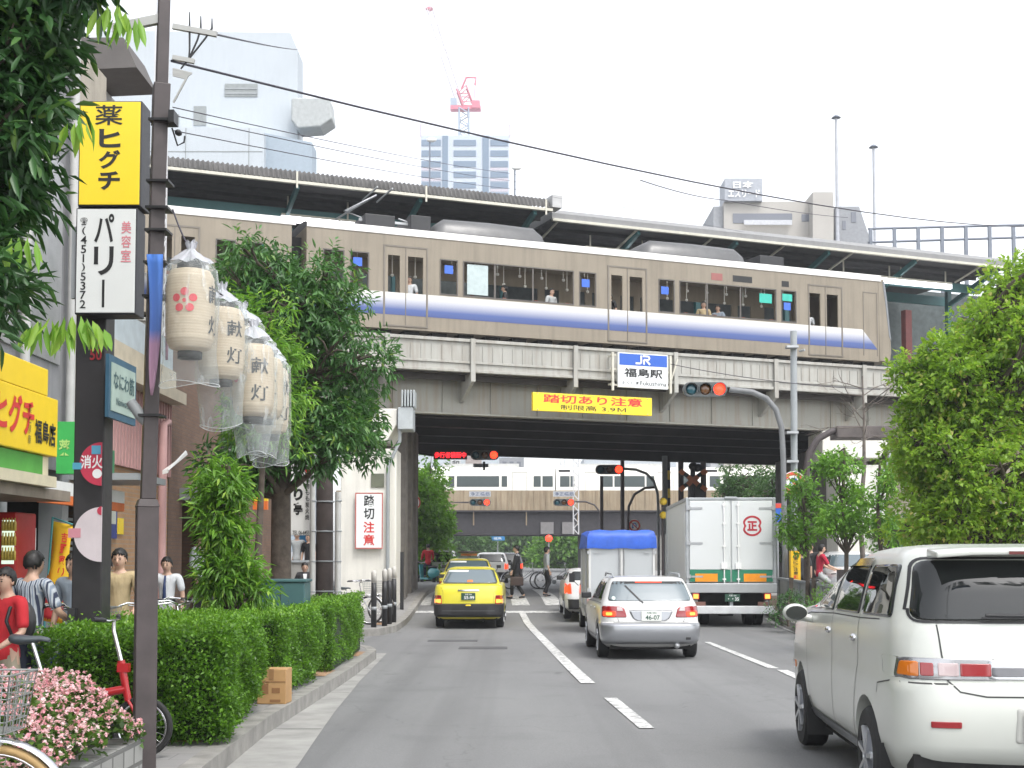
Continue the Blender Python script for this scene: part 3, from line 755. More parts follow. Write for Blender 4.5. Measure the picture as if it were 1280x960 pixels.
for k in range(-4, 6):
	a = 671 + 33 * k; b = 694 + 41.5 * k
	mark((a - 6, 737), (a + 7, 737), (b + 10, 757), (b - 12, 757))
hz = MB(); hz.box(-600, 600, -40, 1000, -1.2, 140); hzo = hz.build('haze', None); hzo['kind'] = 'stuff'; hm = bpy.data.materials.new('haze_air'); hm.use_nodes = True; hn = hm.node_tree
for q in list(hn.nodes):
	if q.type != 'OUTPUT_MATERIAL': hn.nodes.remove(q)
pv = hn.nodes.new('ShaderNodeVolumePrincipled'); pv.inputs['Color'].default_value = (.92, .95, 1, 1); pv.inputs['Density'].default_value = .0008; pv.inputs['Anisotropy'].default_value = .2
hn.links.new(pv.outputs[0], [q for q in hn.nodes if q.type == 'OUTPUT_MATERIAL'][0].inputs['Volume']); hzo.data.materials.clear(); hzo.data.materials.append(hm)
# two tracks of the level crossing beyond the first viaduct
mb = MB()
for y in (62, 63.1, 66, 67.1): mb.box(-10, 20, y, y + .07, .352, .365)
o = mb.build('level_crossing_rail', STEEL); o['kind'] = 'structure'
# first viaduct
PARA = M('parapet_paint', (.36, .355, .325), .6, var=.12, scale=.8, streak=.55, dirt=(.20, .16, .12))
RUSTY = M('girder_paint', (.29, .285, .25), .6, var=.16, scale=.7, streak=.55, dirt=(.22, .15, .09))
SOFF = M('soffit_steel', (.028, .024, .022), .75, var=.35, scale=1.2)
BROWNB = M('walkway_beam', (.045, .037, .031), .7, var=.25, streak=.3)
uA = onv(480, 440, 0)[0]; zt = onv(600, 429, 0)[1]; zf = onv(600, 463, 0)[1]; zm = onv(600, 481, .9)[1]; zg = onv(600, 520, .9)[1]
zfar = onv(560, 561, 13)[1]
U0, U1 = -16.0, 26.0
br = thing('railway_bridge', 'grey steel railway viaduct crossing the road behind the station name sign, train on top', 'bridge', BO, ALPHA)
mb = MB(); mb.box(U0, U1, 0, .05, zf, zt)
u = U0
while u < U1: mb.box(u, u + .02, -.022, 0, zf + .25, zt - .1); u += .31
mb.build('parapet', PARA, br)
mb = MB(); mb.box(U0, U1, -.07, .09, zt, zt + .09); mb.box(U0, U1, -.045, -.023, zf + .17, zf + .24); mb.box(U0, U1, -.06, .12, zf - .08, zf - .002); mb.build('handrail', PARA, br, bevel=.008)
POSTS = [onv(p, 440, 0)[0] for p in (483, 590, 718, 843, 968, 1078)]
POSTS = [POSTS[0] - 3 * k for k in range(5, 0, -1)] + POSTS + [POSTS[-1] + 2.9 * k for k in range(1, 4)]
for p in POSTS:
	mb = MB(); mb.box(p - .07, p + .07, -.12, -.071, zf - .35, zt + .1); mb.build('post', PARA, br, bevel=.006)
	mb = MB(); mb.prism([(-.07, zf - .085), (.88, zf - .085), (.88, zg + .35), (.75, zg + .4), (-.07, zf - .36)], p - .05, p + .05, 'yz'); mb.build('bracket', PARA, br)
mb = MB(); mb.box(U0, U1, .12, .89, zf - .1, zf - .05); mb.box(U0, U1, .42, .5, zm + .02, zf - .1); mb.build('walkway', BROWNB, br)
mb = MB(); mb.box(U0, U1, .9, .96, zg + .05, zf)
u = U0
while u < U1: mb.box(u, u + .025, .86, .9, zg + .05, zf - .1); u += 1.5
mb.box(U0, U1, .76, 1.1, zg, zg + .05); mb.build('girder', RUSTY, br)
mb = MB(); mb.box(U0, U1, .96, 15.5, zf - .02, zf + .2)
for v in (3.6, 6.4, 9.4, 12.4): mb.box(U0, U1, v, v + .06, zg + .25, zf - .02); mb.box(U0, U1, v - .15, v + .2, zg + .2, zg + .25)
u = U0 + .4
while u < U1:
	mb.box(u, u + .04, .97, 15.2, zg + .62, zf - .02); mb.box(u - .1, u + .14, .97, 15.2, zg + .58, zg + .62); u += 1.5
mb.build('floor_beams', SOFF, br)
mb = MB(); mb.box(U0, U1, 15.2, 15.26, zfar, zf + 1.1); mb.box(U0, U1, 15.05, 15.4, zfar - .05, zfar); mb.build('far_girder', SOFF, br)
mb = MB(); mb.box(U0, U1, .15, 15.1, zf + .2, zf + .35); mb.build('ballast_deck', M('ballast', (.16, .14, .12), .95, var=.4, scale=20), br)
for v in (4.0, 5.07): mb = MB(); mb.box(U0, U1, v, v + .07, zf + .35, zf + .5); mb.build('rail', STEEL, br)
# piers
def pier(label, X0, X1, Y0, Y1, top):
	t = thing('bridge_pier', label, 'pier', ((X0 + X1) / 2, Y0, .3))
	b = MB(); g = gz(Y0) + .1
	b.box(X0, X1, Y0, Y0 + 1.5, g, top - 1.1); b.build('shaft', OFFW, t, wp=True, bevel=.03)
	b = MB(); b.prism([(X0 - .5, top - .9), (X1 - .25, top - .9), (X1 + .02, top - .45), (X1 + .02, top), (X0 - .5, top)], Y0 - .18, Y0 + 1.9, 'xz'); b.build('cap', OFFW, t, wp=True, bevel=.03)
	b = MB()
	for y in (Y0 + 2.4, Y0 + 4.6, Y0 + 6.8): b.box(X1 - .75, X1 + .06, y, y + .9, g, top)
	b.box(X0, X1 - .3, Y0 + 1.5, Y1, g, top - .3); b.build('abutment_wall', M('dark_concrete', (.17, .155, .14), .9, var=.3, streak=.4), t, wp=True)
	b = MB(); b.tube([(X1 - .22, Y0 - .1, g), (X1 - .22, Y0 - .1, top - 1.6), (X1 + .1, Y0 - .12, top - .9), (X1 + .1, Y0 - .12, top)], .05, 8); b.build('drain_pipe', GREYPAINT, t, wp=True)
	return t
pc = at(497, 600, 37.0)
pier('cream concrete bridge pier with a warning board, beside the parked bicycle', pc.x - 1.55, pc.x, 36.6, 46.5, zg - .02)
pier('shaded concrete pier mostly hidden behind the young trees near the truck', 10.6, 12.2, 43.0, 53, zg - .02)
mb = MB(); c1 = at(508, 538, 36.6)
mb.box(c1.x - .22, c1.x + .2, 36.3, 37.2, c1.z, c1.z + .62)
for k in range(5): mb.box(c1.x - .12 + .08 * k, c1.x - .07 + .08 * k, 36.25, 37, c1.z + .62, c1.z + 1.1)
tag(mb.build('girder_bearing', M('bearing_paint', (.38, .41, .42), .5), None, bevel=.03), 'pale grey steel bearing box on top of the cream pier', 'bearing')
# train on the first viaduct
v0 = 3.2; vD = 2.9
ux = lambda px, py=340: onv(px, py, v0)[0]
zr = onv(640, 307, v0)[1]; zwt = onv(640, 333, v0)[1]; zwb = onv(640, 374, v0)[1]; zs0 = onv(640, 377, v0)[1]; zs1 = onv(640, 404, v0)[1]; zb = onv(640, 421, v0)[1]
TRB = M('train_body_steel', (.245, .21, .16), .45, .1, var=.09, scale=1.2, streak=.3)
TRW = M('train_roof_edge', (.80, .79, .76), .5, var=.05)
TRR = M('train_roof', (.09, .09, .09), .7, var=.2)
def livery():
	m, nt, b, out = newmat('train_band'); tc = nt.nodes.new('ShaderNodeTexCoord'); sp = nt.nodes.new('ShaderNodeSeparateXYZ'); nt.links.new(tc.outputs['Object'], sp.inputs[0])
	mr = N(nt, 'ShaderNodeMapRange'); mr.inputs['From Min'].default_value = zs1; mr.inputs['From Max'].default_value = zs0; nt.links.new(sp.outputs['Z'], mr.inputs[0])
	nt.links.new(ramp(nt, mr.outputs[0], [(0, (.045, .075, .23)), (.25, (.06, .10, .28)), (.65, (.46, .47, .52)), (.85, (.62, .61, .58))]), b.inputs['Base Color']); b.inputs['Roughness'].default_value = .35; return m
BAND = livery()
TGL = GL('train_glass', (.035, .04, .036), 1.6, .04, .55)
SEATM = M('seat_moquette', (.16, .05, .03), .9)
INT = M('train_interior', (.42, .40, .35), .7)
def train_car(label, ua, ub, wins, doors, cab=False, mirrorcab=False):
	t = thing('train_car', label, 'train', tuple(bw(ua, v0, 0)), ALPHA, 'cars of the commuter train'); P = dict(parent=t, wp=True)
	W = lambda b: setattr(b, 'M', BM) or b
	ue = ub - (.55 if cab else 0)
	holes = sorted([(a, b, zwb, zwt) for a, b in wins] + [(a, b, zwb - .08, zwt + .02) for d in doors for a, b in d[2]])
	mb = W(MB())
	for vv, (va, vb) in enumerate(((v0, v0 + .06), (v0 + vD - .06, v0 + vD))):
		mb.box(ua, ue, va, vb, zb, zwb - .08); mb.box(ua, ue, va, vb, zwt + .02, zr); c = ua
		for a, b, z0, z1 in holes:
			if a > c: mb.box(c, a, va, vb, zwb - .08, zwt + .02)
			if z0 > zwb - .08: mb.box(a, b, va, vb, zwb - .08, z0); mb.box(a, b, va, vb, z1, zwt + .02)
			c = b
		mb.box(c, ue, va, vb, zwb - .08, zwt + .02)
	mb.box(ua, ua + .06, v0 + .06, v0 + vD - .06, zb, zr)
	o = mb.build('body', TRB, **P)
	mb = W(MB()); ends = [ua + .03] + [x for d in doors for x in (d[0], d[1])] + [ub - (1.35 if cab else .03)]
	for i in range(0, len(ends) - 1): mb.box(ends[i] + .012, ends[i + 1] - .012, v0 - .006, v0, zs1, zs0)
	if cab:
		e = ends[-1] - .012; mb.add([(e, v0 - .006, zs1), (e + .75, v0 - .006, zs1), (e + .1, v0 - .006, zs0), (e, v0 - .006, zs0)], [(0, 1, 2, 3)])
	mb.build('livery_band', BAND, **P)
	mb = W(MB()); n = 10     # roof vault with a pale edge
	prof = [(v0 + vD / 2 - (vD / 2) * math.cos(math.pi * i / n), zr + .08 + .2 * math.sin(math.pi * i / n) ** .8) for i in range(n + 1)]
	mb.prism([(v0, zr)] + prof + [(v0 + vD, zr)], ua, ue, 'yz'); mb.build('roof', TRR, **P, sharp=40)
	mb = W(MB()); mb.box(ua, ue + .12, v0 - .03, v0 - .001, zr - .02, zr + .2); mb.build('roof_edge', TRW, **P, bevel=.012)
	mb = W(MB()); mb.box(ua + .06, ue, v0 + .06, v0 + vD - .06, zb, zb + .1); mb.box(ua + .06, ue, v0 + .06, v0 + vD - .06, zr - .12, zr - .02); mb.build('interior_lining', INT, **P)
	mb = W(MB())
	for i in range(len(doors) + 1):
		a = ua + .6 if i == 0 else doors[i - 1][1] + .4; b = (ub - 2.6) if i == len(doors) else doors[i][0] - .4
		if b - a < .8: continue
		k = int((b - a) / .95)
		for j in range(k):
			x = a + j * (b - a) / k
			for v in (v0 + .12, v0 + 1.75): mb.box(x, x + .12, v, v + 1.0, zb + .5, zb + 1.25); mb.box(x, x + .5, v, v + 1.0, zb + .42, zb + .55)
	mb.build('seats', SEATM, **P)
	mb = W(MB()); mb.box(ua + .8, ue - 2, v0 + .9, v0 + 1.05, zr - .135, zr - .121); mb.build('ceiling_lamp', EM('train_ceiling_lamp', (1, .98, .92), 4.0, (.8, .8, .8)), **P)
	for a, b in wins:
		mb = W(MB()); mb.box(a - .035, b + .035, v0 - .012, v0 - .001, zwb - .035, zwt + .035)
		mb = W(MB()); r = .035
		mb.box(a - r, b + r, v0 - .014, v0 + .02, zwt, zwt + r); mb.box(a - r, b + r, v0 - .014, v0 + .02, zwb - r, zwb); mb.box(a - r, a, v0 - .014, v0 + .02, zwb, zwt); mb.box(b, b + r, v0 - .014, v0 + .02, zwb, zwt)
		if b - a > 2: mb.box(a + (b - a) * .27, a + (b - a) * .27 + .06, v0 + .005, v0 + .03, zwb, zwt); mb.box(a + (b - a) * .62, a + (b - a) * .62 + .05, v0 + .005, v0 + .03, zwb, zwt)
		f = mb.build('window', M('window_frame_dark', (.10, .09, .08), .5), **P)
		g = W(MB()); g.box(a, b, v0 + .008, v0 + .016, zwb, zwt); world_parent(g.build('pane', TGL), f)
		g = W(MB()); g.box(a, b, v0 + vD - .02, v0 + vD - .01, zwb, zwt); world_parent(g.build('pane', TGL), f)
	for a, b, pn in doors:
		mb = W(MB())
		for x in (a - .05, b, (a + b) / 2 - .012): mb.box(x, x + (.05 if x != (a + b) / 2 - .012 else .024), v0 - .016, v0 - .001, zb + .12, zwt + .28)
		mb.box(a - .05, b + .05, v0 - .016, v0 - .001, zwt + .28, zwt + .33); mb.box(a - .05, b + .05, v0 - .03, v0 - .001, zb + .08, zb + .12)
		d = mb.build('door', M('door_trim', (.17, .15, .125), .45, .3), **P)
		g = W(MB()); q = (b - a) / 2 - .03
		g.box(a + .02, a + q, v0 - .006, v0, zs1, zs0); g.box(b - q, b - .02, v0 - .006, v0, zs1, zs0); world_parent(g.build('livery_band', BAND), d)
		for x0, x1 in pn:
			g = W(MB()); g.box(x0, x1, v0 + .008, v0 + .016, zwb - .08, zwt + .02); world_parent(g.build('pane', TGL), d)
	mb = W(MB())
	for k in range(int((ue - ua) / .9)): mb.box(ua + .4 + .9 * k, ua + .4 + .9 * k + .5, v0 + .2, v0 + .9, zb - .55, zb)
	for k in (2.6, 4.7, ue - ua - 4.7, ue - ua - 2.6): mb.lathe([(.43, 0), (.43, .1)], 20, (ua + k, v0 + .75, zb - .58), 'y'); mb.lathe([(.43, 0), (.43, .1)], 20, (ua + k, v0 + 2.1, zb - .58), 'y')
	mb.build_each('underframe', UNDER, **P)
	return t
spans = lambda L: [(ux(a), ux(b)) for a, b in L]
uE0, uE1 = ux(383), ux(1113)
W1 = spans([(405, 429), (439, 460), (551, 571), (580, 716), (725, 744), (824, 842), (850, 969), (977, 994)])
D1 = [(ux(481), ux(533), spans([(485, 500), (510, 529)])), (ux(761), ux(807), spans([(764, 778), (787, 803)])), (ux(1011), ux(1051), spans([(1011.5, 1025), (1033, 1047)]))]
tc1 = train_car('leading beige commuter train car with blue gradient band and sloping driver cab', uE0, uE1, W1, D1, cab=True)
L1 = uE1 - uE0; off = uE0 - .45
m2 = lambda a: off - (a - uE0) - .3
W2 = [(m2(b), m2(a)) for a, b in W1]; D2 = [(m2(b), m2(a), [(m2(d), m2(c)) for c, d in p]) for a, b, p in D1]
tc2 = train_car('following beige commuter train car partly hidden by the tall street tree', off - L1 - .3, off, W2, D2)
mb = MB(); mb.M = BM; mb.box(off, uE0, v0 + .7, v0 + 2.2, zb + .1, zr - .2); mb.build('gangway', UNDER, tc1, wp=True)
# driver's cab end
mb = MB(); mb.M = BM; ue = uE1 - .55
prof = [(0, zb), (.50, zb), (.56, zb + .35), (.54, zs1 + .35), (.47, zwb), (.36, zwt + .2), (.26, zr + .1), (0, zr + .1)]
mb.prism([(ue + d, z) for d, z in prof], v0, v0 + vD, 'xz'); mb.build('cab', TRB, tc1, wp=True, sharp=25, bevel=.05)
mb = MB(); mb.M = BM; mb.add([(ue + .285, v0 + .1, zr + .04), (ue + .55, v0 + .1, zs1 + .42), (ue + .55, v0 + vD - .1, zs1 + .42), (ue + .285, v0 + vD - .1, zr + .04)], [(0, 1, 2, 3)])
mb.add([(ue + .27, v0 - .012, zr), (ue + .37, v0 - .012, zwt + .05), (ue + .49, v0 - .012, zs0), (ue + .545, v0 - .012, zs1 + .35), (ue + .44, v0 - .012, zs1 + .5), (ue + .30, v0 - .012, zwt - .1), (ue + .18, v0 - .012, zr)], [tuple(range(7))])
mb.build('windscreen', M('cab_screen', (.14, .15, .16), .15, coat=.5), tc1, wp=True)
mb = MB(); mb.M = BM; a, b = ux(1078), ux(1095); a2, b2 = ux(1081.5), ux(1090.5)
for x in (a, b): mb.box(x, x + .03, v0 - .012, v0 - .001, zb + .2, zwt + .2)
mb.box(a, b + .03, v0 - .012, v0 - .001, zwt + .2, zwt + .23); d = mb.build('cab_door', M('door_trim', (.17, .15, .125)), tc1, wp=True)
mb = MB(); mb.M = BM; mb.box(a2, b2, v0 - .012, v0 - .001, zwb - .05, zwt + .05); world_parent(mb.build('pane', M('dark_pane', (.05, .045, .04), .15)), d)
mb = MB(); mb.M = BM
for z in (zwb - .22, zs0 - .25, zs0 - .55): mb.box(a2, b2 - .03, v0 - .03, v0 - .001, z, z + .035)
world_parent(mb.build('handle', CHROME), d)
# roof gear
def ac(px0, px1):
	u0, u1 = ux(px0, 300), ux(px1, 300); mb = MB(); mb.M = BM; vs = []; n = 12
	for i, (f, k) in enumerate(((0, .05), (.03, .6), (.1, .95), (.5, 1), (.9, .95), (.97, .6), (1, .05))):
		for j in range(n + 1):
			th = math.pi * j / n; vs.append((u0 + (u1 - u0) * f, v0 + vD / 2 - 1.15 * math.cos(th) * (.75 + .25 * k), zr + .3 + .52 * k * min(1, 1.5 * math.sin(th))))
	m = n + 1; mb.add(vs, [(i * m + j, i * m + j + 1, (i + 1) * m + j + 1, (i + 1) * m + j) for i in range(6) for j in range(n)], True)
	mb.build('air_conditioner', M('ac_cover', (.13, .13, .13), .4, .4), tc1, wp=True, sharp=50)
ac(548, 690); ac(810, 942)
pu = ux(505, 270); pg = MB(); pg.M = BM; zp = zr + .45
top = onv(497, 247, v0 + 1.45)[1]
for vv in (v0 + .9, v0 + 2.0):
	pg.tube([(pu - .9, vv, zp + .15), (ux(440, 262), vv, zp + .35), (ux(487, 247), v0 + 1.45, top)], .035, 6)
	pg.tube([(pu + .6, vv, zp + .15), (pu + .1, vv, zp + .28)], .03, 6)
pg.box(ux(478, 247), ux(478, 247) + .04, v0 + .6, v0 + 2.3, top, top + .05); pg.box(ux(497, 247), ux(497, 247) + .04, v0 + .6, v0 + 2.3, top, top + .05)
pg.box(pu - 1.2, pu + 1.0, v0 + .8, v0 + .86, zp + .08, zp + .16); pg.box(pu - 1.2, pu + 1.0, v0 + 2.0, v0 + 2.06, zp + .08, zp + .16)
pg.build('pantograph', STEEL, tc1, wp=True)
mb = MB(); mb.M = BM
for a, b, h in ((ux(462, 280), ux(500, 280), .25), (ux(520, 285), ux(545, 285), .35), (ux(960, 320), ux(990, 320), .2)): mb.box(a, b, v0 + .5, v0 + 2.4, zr + .3, zr + .45 + h)
mb.build_each('roof_equipment', BLACKP, tc1, wp=True, bevel=.02)
# small panels, posters, straps seen on the side
mb = MB(); mb.M = BM
for p0, p1, y0, y1 in ((916, 940, 344, 354), (977, 986, 351, 359)):
	u0, z0 = onv(p0, y0, v0); u1, z1 = onv(p1, y1, v0); mb.box(u0, u1, v0 - .008, v0 - .001, z1, z0)
mb.build_each('destination_display', INK, tc1, wp=True)
mb = MB(); mb.M = BM; u0, z0 = onv(889, 341, v0); u1, z1 = onv(903, 351, v0); mb.box(u0, u1, v0 - .008, v0 - .001, z1, z0); mb.build('destination_display', M('led_red_off', (.28, .10, .09), .5), tc1, wp=True)
PB = M('poster_blue', (.04, .13, .55), .5); PG = M('poster_green', (.03, .42, .33), .5)
def poster(px, py, w, h, m, t=tc1):
	u, z = onv(px, py, v0 + .03); mb = MB(); mb.M = BM; mb.box(u - w / 2, u + w / 2, v0 + .025, v0 + .035, z - h / 2, z + h / 2); mb.build('window_sticker', m, t, wp=True)
for px, py in ((447, 327), (561, 337), (732, 354), (831, 363), (984, 383)): poster(px, py, .28, .26, PB)
poster(957, 373, .5, .32, PG); poster(984, 372, .4, .25, PG); poster(340, 314, .62, .35, PG, tc2); poster(597, 350, .7, .95, M('frosted_poster', (.42, .50, .50), .4))
rng = random.Random(3)
mb = MB(); mb.M = BM
for k in range(23):
	u = uE0 + 1 + k * (uE1 - uE0 - 3.5) / 23
	for v in (v0 + .75, v0 + 2.15): mb.box(u - .012, u + .012, v, v + .02, zwt - .05, zr - .12); mb.lathe([(.055, -.008), (.055, .008)], 10, (u, v, zwt - .12), 'y')
mb.build_each('hand_strap', WHITE, tc1, wp=True)
# platform and its canopies
TEAL = M('teal_steel', (.035, .13, .135), .5, var=.12)
CREAM = M('cream_steel', (.55, .53, .45), .55, var=.1, streak=.15)
CORR = M('corrugated_roof', (.10, .097, .094), .75, var=.3, scale=2, streak=.35)
LIT = EM('fluorescent_tube', (.95, .93, 1.0), 2.0, (.8, .8, .8))
DK = M('canopy_boards', (.045, .045, .045), .8, var=.3)
vC = 6.6
def canopy(label, px0, px1, pyl, pyt, px_ref, vc, corrug):
	u0, u1 = onv(px0, pyl, vc)[0], onv(px1, pyl + 18, vc)[0]
	if px0 < 200: u0 = -16
	zl = onv(px_ref, pyl, vc)[1]; ztp = onv(px_ref, pyt, vc)[1]; H = ztp - zl
	t = thing('platform_canopy', label, 'canopy', tuple(bw(u0, vc, zl)), ALPHA, 'canopies over the station platform')
	mb = MB(); mb.M = BM
	if corrug:
		n = int((u1 - u0) / .026); vs = []; prof = ((0, 0.06), (.10, H * .55), (.4, H * .9), (1.1, H * 1.05), (6.5, H * 1.2))
		for i in range(n):
			w = .045 * math.sin(2 * math.pi * i / 6); uu = u0 + i * .026
			for k, (dv, dz) in enumerate(prof): vs.append((uu, vc + dv - w, zl + dz + w * .4))
		m = len(prof); mb.add(vs, [(i * m + k, i * m + k + 1, (i + 1) * m + k + 1, (i + 1) * m + k) for i in range(n - 1) for k in range(m - 1)], True)
		o = mb.build('roof_sheet', CORR, t, wp=True)
		mb = MB(); mb.M = BM; mb.box(u1, u1 + .38, vc - .05, vc + .6, zl + .1, zl + H); mb.build('end_box', M('canopy_end_box', (.42, .42, .42), .6), t, wp=True)
	else:
		mb.prism([(vc, zl), (vc - .02, zl + H * .55), (vc + .25, zl + H), (vc + 6.5, zl + H * 1.3), (vc + 6.5, zl + .1)], u0, u1, 'yz'); mb.build('roof_sheet', M('canopy_fascia', (.24, .24, .24), .55, var=.08, streak=.15), t, wp=True, sharp=30)
	mb = MB(); mb.M = BM; mb.box(u0, u1, vc - .09, vc + .05, zl - .07, zl + .03); mb.build('fascia', CREAM, t, wp=True, bevel=.01)
	mb = MB(); mb.M = BM; mb.box(u0, u1, vc + .06, vc + 6.4, zl - .02, zl + .04)
	for v in (1.0, 2.0, 3.0, 4.2): mb.box(u0, u1, vc + v, vc + v + .07, zl - .14, zl - .02)
	mb.build('ceiling_boards', DK, t, wp=True)
	mb = MB(); mb.M = BM; mb.box(u0, u1, vc + 1.75, vc + 1.87, zl - .78, zl - .42); mb.box(u0, u1, vc + 4.0, vc + 4.12, zl - .9, zl - .5); mb.build('beam', TEAL, t, wp=True)
	x = u1 - .6
	while x > u0:
		mb = MB(); mb.M = BM; mb.beam((x, vc + .1, zl - .1), (x, vc + 3.1, zl - 1.1), .12, .2); mb.build('rafter', TEAL, t, wp=True)
		mb = MB(); mb.M = BM; mb.box(x - .1, x + .1, vc + 3.0, vc + 3.2, zf + 1.2, zl - .4); mb.build('column', TEAL, t, wp=True)
		x -= 4.2
	x = u1 - .3 if corrug else u1 - 1.5
	while x > u0:
		mb = MB(); mb.M = BM
		if corrug: mb.box(x, x + .06, vc - .12, vc - .09, zl - .22, zl + H * .6)
		else: mb.beam((x, vc + .06, zl - .05), (x - .1, vc + 1.5, zl - .45), .06, .06)
		mb.build('hanger', CREAM, t, wp=True); x -= 4.4 if corrug else 3.2
	return t
canopy('older platform canopy with dark corrugated roof edge above the pantograph', 150, 690, 257, 238, 640, vC, True)
canopy('newer platform canopy with smooth grey roof edge above the driver cab', 690, 1262, 291, 277, 850, vC + .9, False)
def tube_lamp(p0, p1, v, label):
	(u0, z0), (u1, z1) = onv(*p0, v), onv(*p1, v); t = thing('platform_lamp', label, 'lamp', tuple(bw(u0, v, z0)), ALPHA, 'fluorescent lamps under the platform canopies'); z = (z0 + z1) / 2
	mb = MB(); mb.M = BM; mb.box(u0, u1, v, v + .18, z - .05, z + .12); mb.build('tube', LIT, t, wp=True)
	mb = MB(); mb.M = BM; mb.box(u0, u1, v - .02, v + .16, z + .12, z + .2)
	for u in (u0 + .2, u1 - .3): mb.box(u, u + .05, v + .05, v + .1, z + .2, z + 1.0)
	mb.build('housing', CREAM, t, wp=True)
tube_lamp((352, 273), (445, 283), v0 + 5.0, 'long lit fluorescent lamp above the gangway between the train cars')
tube_lamp((732, 313), (812, 322), v0 + 5.4, 'lit fluorescent lamp beside the second roof air conditioner of the train')
tube_lamp((1050, 346), (1120, 352), v0 + 5.4, 'lit fluorescent lamp just above the driver cab roof')
tube_lamp((1122, 352), (1190, 360), v0 + 5.4, 'lit fluorescent lamp ahead of the driver cab beside the leafy tree')
pf = thing('station_platform', 'raised concrete station platform behind the beige train', 'platform', tuple(bw(0, 7, zf)), ALPHA)
mb = MB(); mb.M = BM; mb.box(U0, 48, v0 + vD + .25, 14.8, zf + .36, zf + 1.25); mb.build('slab', M('platform_concrete', (.3, .29, .27), .9), pf, wp=True)
mb = MB(); mb.M = BM; mb.box(U0, 48, 14.6, 14.75, zf + 1.25, zf + 7.2); mb.build('dark_backing', M('platform_backing', (.07, .085, .085), .8, var=.3), pf, wp=True)  # dark backing added up to the canopies to shut out the sky behind
mb = MB(); mb.M = BM
for z in (1.6, 1.95, 2.3): mb.box(U0, 48, 14.4, 14.45, zf + z, zf + z + .06)
u = U0
while u < U1: mb.box(u, u + .06, 14.39, 14.46, zf + 1.25, zf + 2.4); u += 1.6
mb.build('railing', M('railing_grey', (.25, .32, .33), .5), pf, wp=True)
mb = MB(); u, z = onv(1136, 405, 10.2); mb.M = BM; mb.box(u - .16, u + .16, 10.2, 10.5, zf + 1.25, z + .6); mb.build('striped_post', M('red_post', (.16, .045, .04), .6), pf, wp=True)
# second viaduct and its white train
Y2 = 112.0
TAN = M('rusty_tan_parapet', (.33, .265, .18), .8, var=.2, scale=.6, streak=.7, dirt=(.14, .08, .04))
b2 = thing('railway_bridge', 'distant rust stained tan railway viaduct seen under the nearer one', 'bridge', (0, Y2, 5))
xl, xr = at(420, 640, Y2).x, at(1300, 640, Y2).x; za, zc, zd = at(640, 613, Y2).z, at(640, 638, Y2).z, at(640, 668.5, Y2).z
mb = MB(); mb.box(xl, xr, Y2, Y2 + .2, zc, za)
x = xl
while x < xr: mb.box(x, x + .1, Y2 - .06, Y2, zc, za); x += 1.05
mb.build('parapet', TAN, b2, wp=True)
mb = MB(); mb.box(xl, xr, Y2 + .1, Y2 + 8, zd, zc); mb.box(xl, xr, Y2 - .3, Y2 + .05, zc - .12, zc); mb.build('girder', M('dark_girder', (.035, .032, .036), .7, var=.25), b2, wp=True)
for px in (592, 658, 722): mb = MB(); p = at(px, 640, Y2); mb.box(p.x - .05, p.x + .05, Y2 - .05, Y2 + .09, zd + .8, zc - .12); mb.build('stiffener', TAN, b2, wp=True)
mb = MB(); p = at(742, 700, Y2 + 1); mb.box(p.x - 1.0, p.x + 1.0, Y2 + .6, Y2 + 8, .3, zd); mb.build('pier', SOFF, b2, wp=True)
mb = MB(); mb.box(p.x + 1.0, p.x + 12, Y2 + .2, Y2 + 8, .3, zd + .9); mb.build('abutment', M('grey_concrete', (.26, .25, .23), .9, streak=.4), b2, wp=True)
mb = MB(); mb.box(xl, at(545, 700, Y2).x, Y2 + .2, Y2 + 8, .3, zd); mb.build('abutment', M('grey_concrete', (.26, .25, .23), .9), b2, wp=True)
mb = MB()
for px in (684, 711): p = at(px, 660, Y2 - .3); mb.box(p.x - .55, p.x + .55, Y2 - .12, Y2 + .08, p.z - .5, p.z + .5)
mb.build_each('height_plate', M('weathered_plate', (.20, .19, .19), .7), b2, wp=True)
IV = M('ivory_train_body', (.76, .745, .68), .45, var=.04)
Yt = Y2 + 2.5; zt0, zt1 = at(640, 616, Yt).z - .9, at(640, 584, Yt).z; wz0, wz1 = at(640, 608.5, Yt).z, at(640, 595, Yt).z
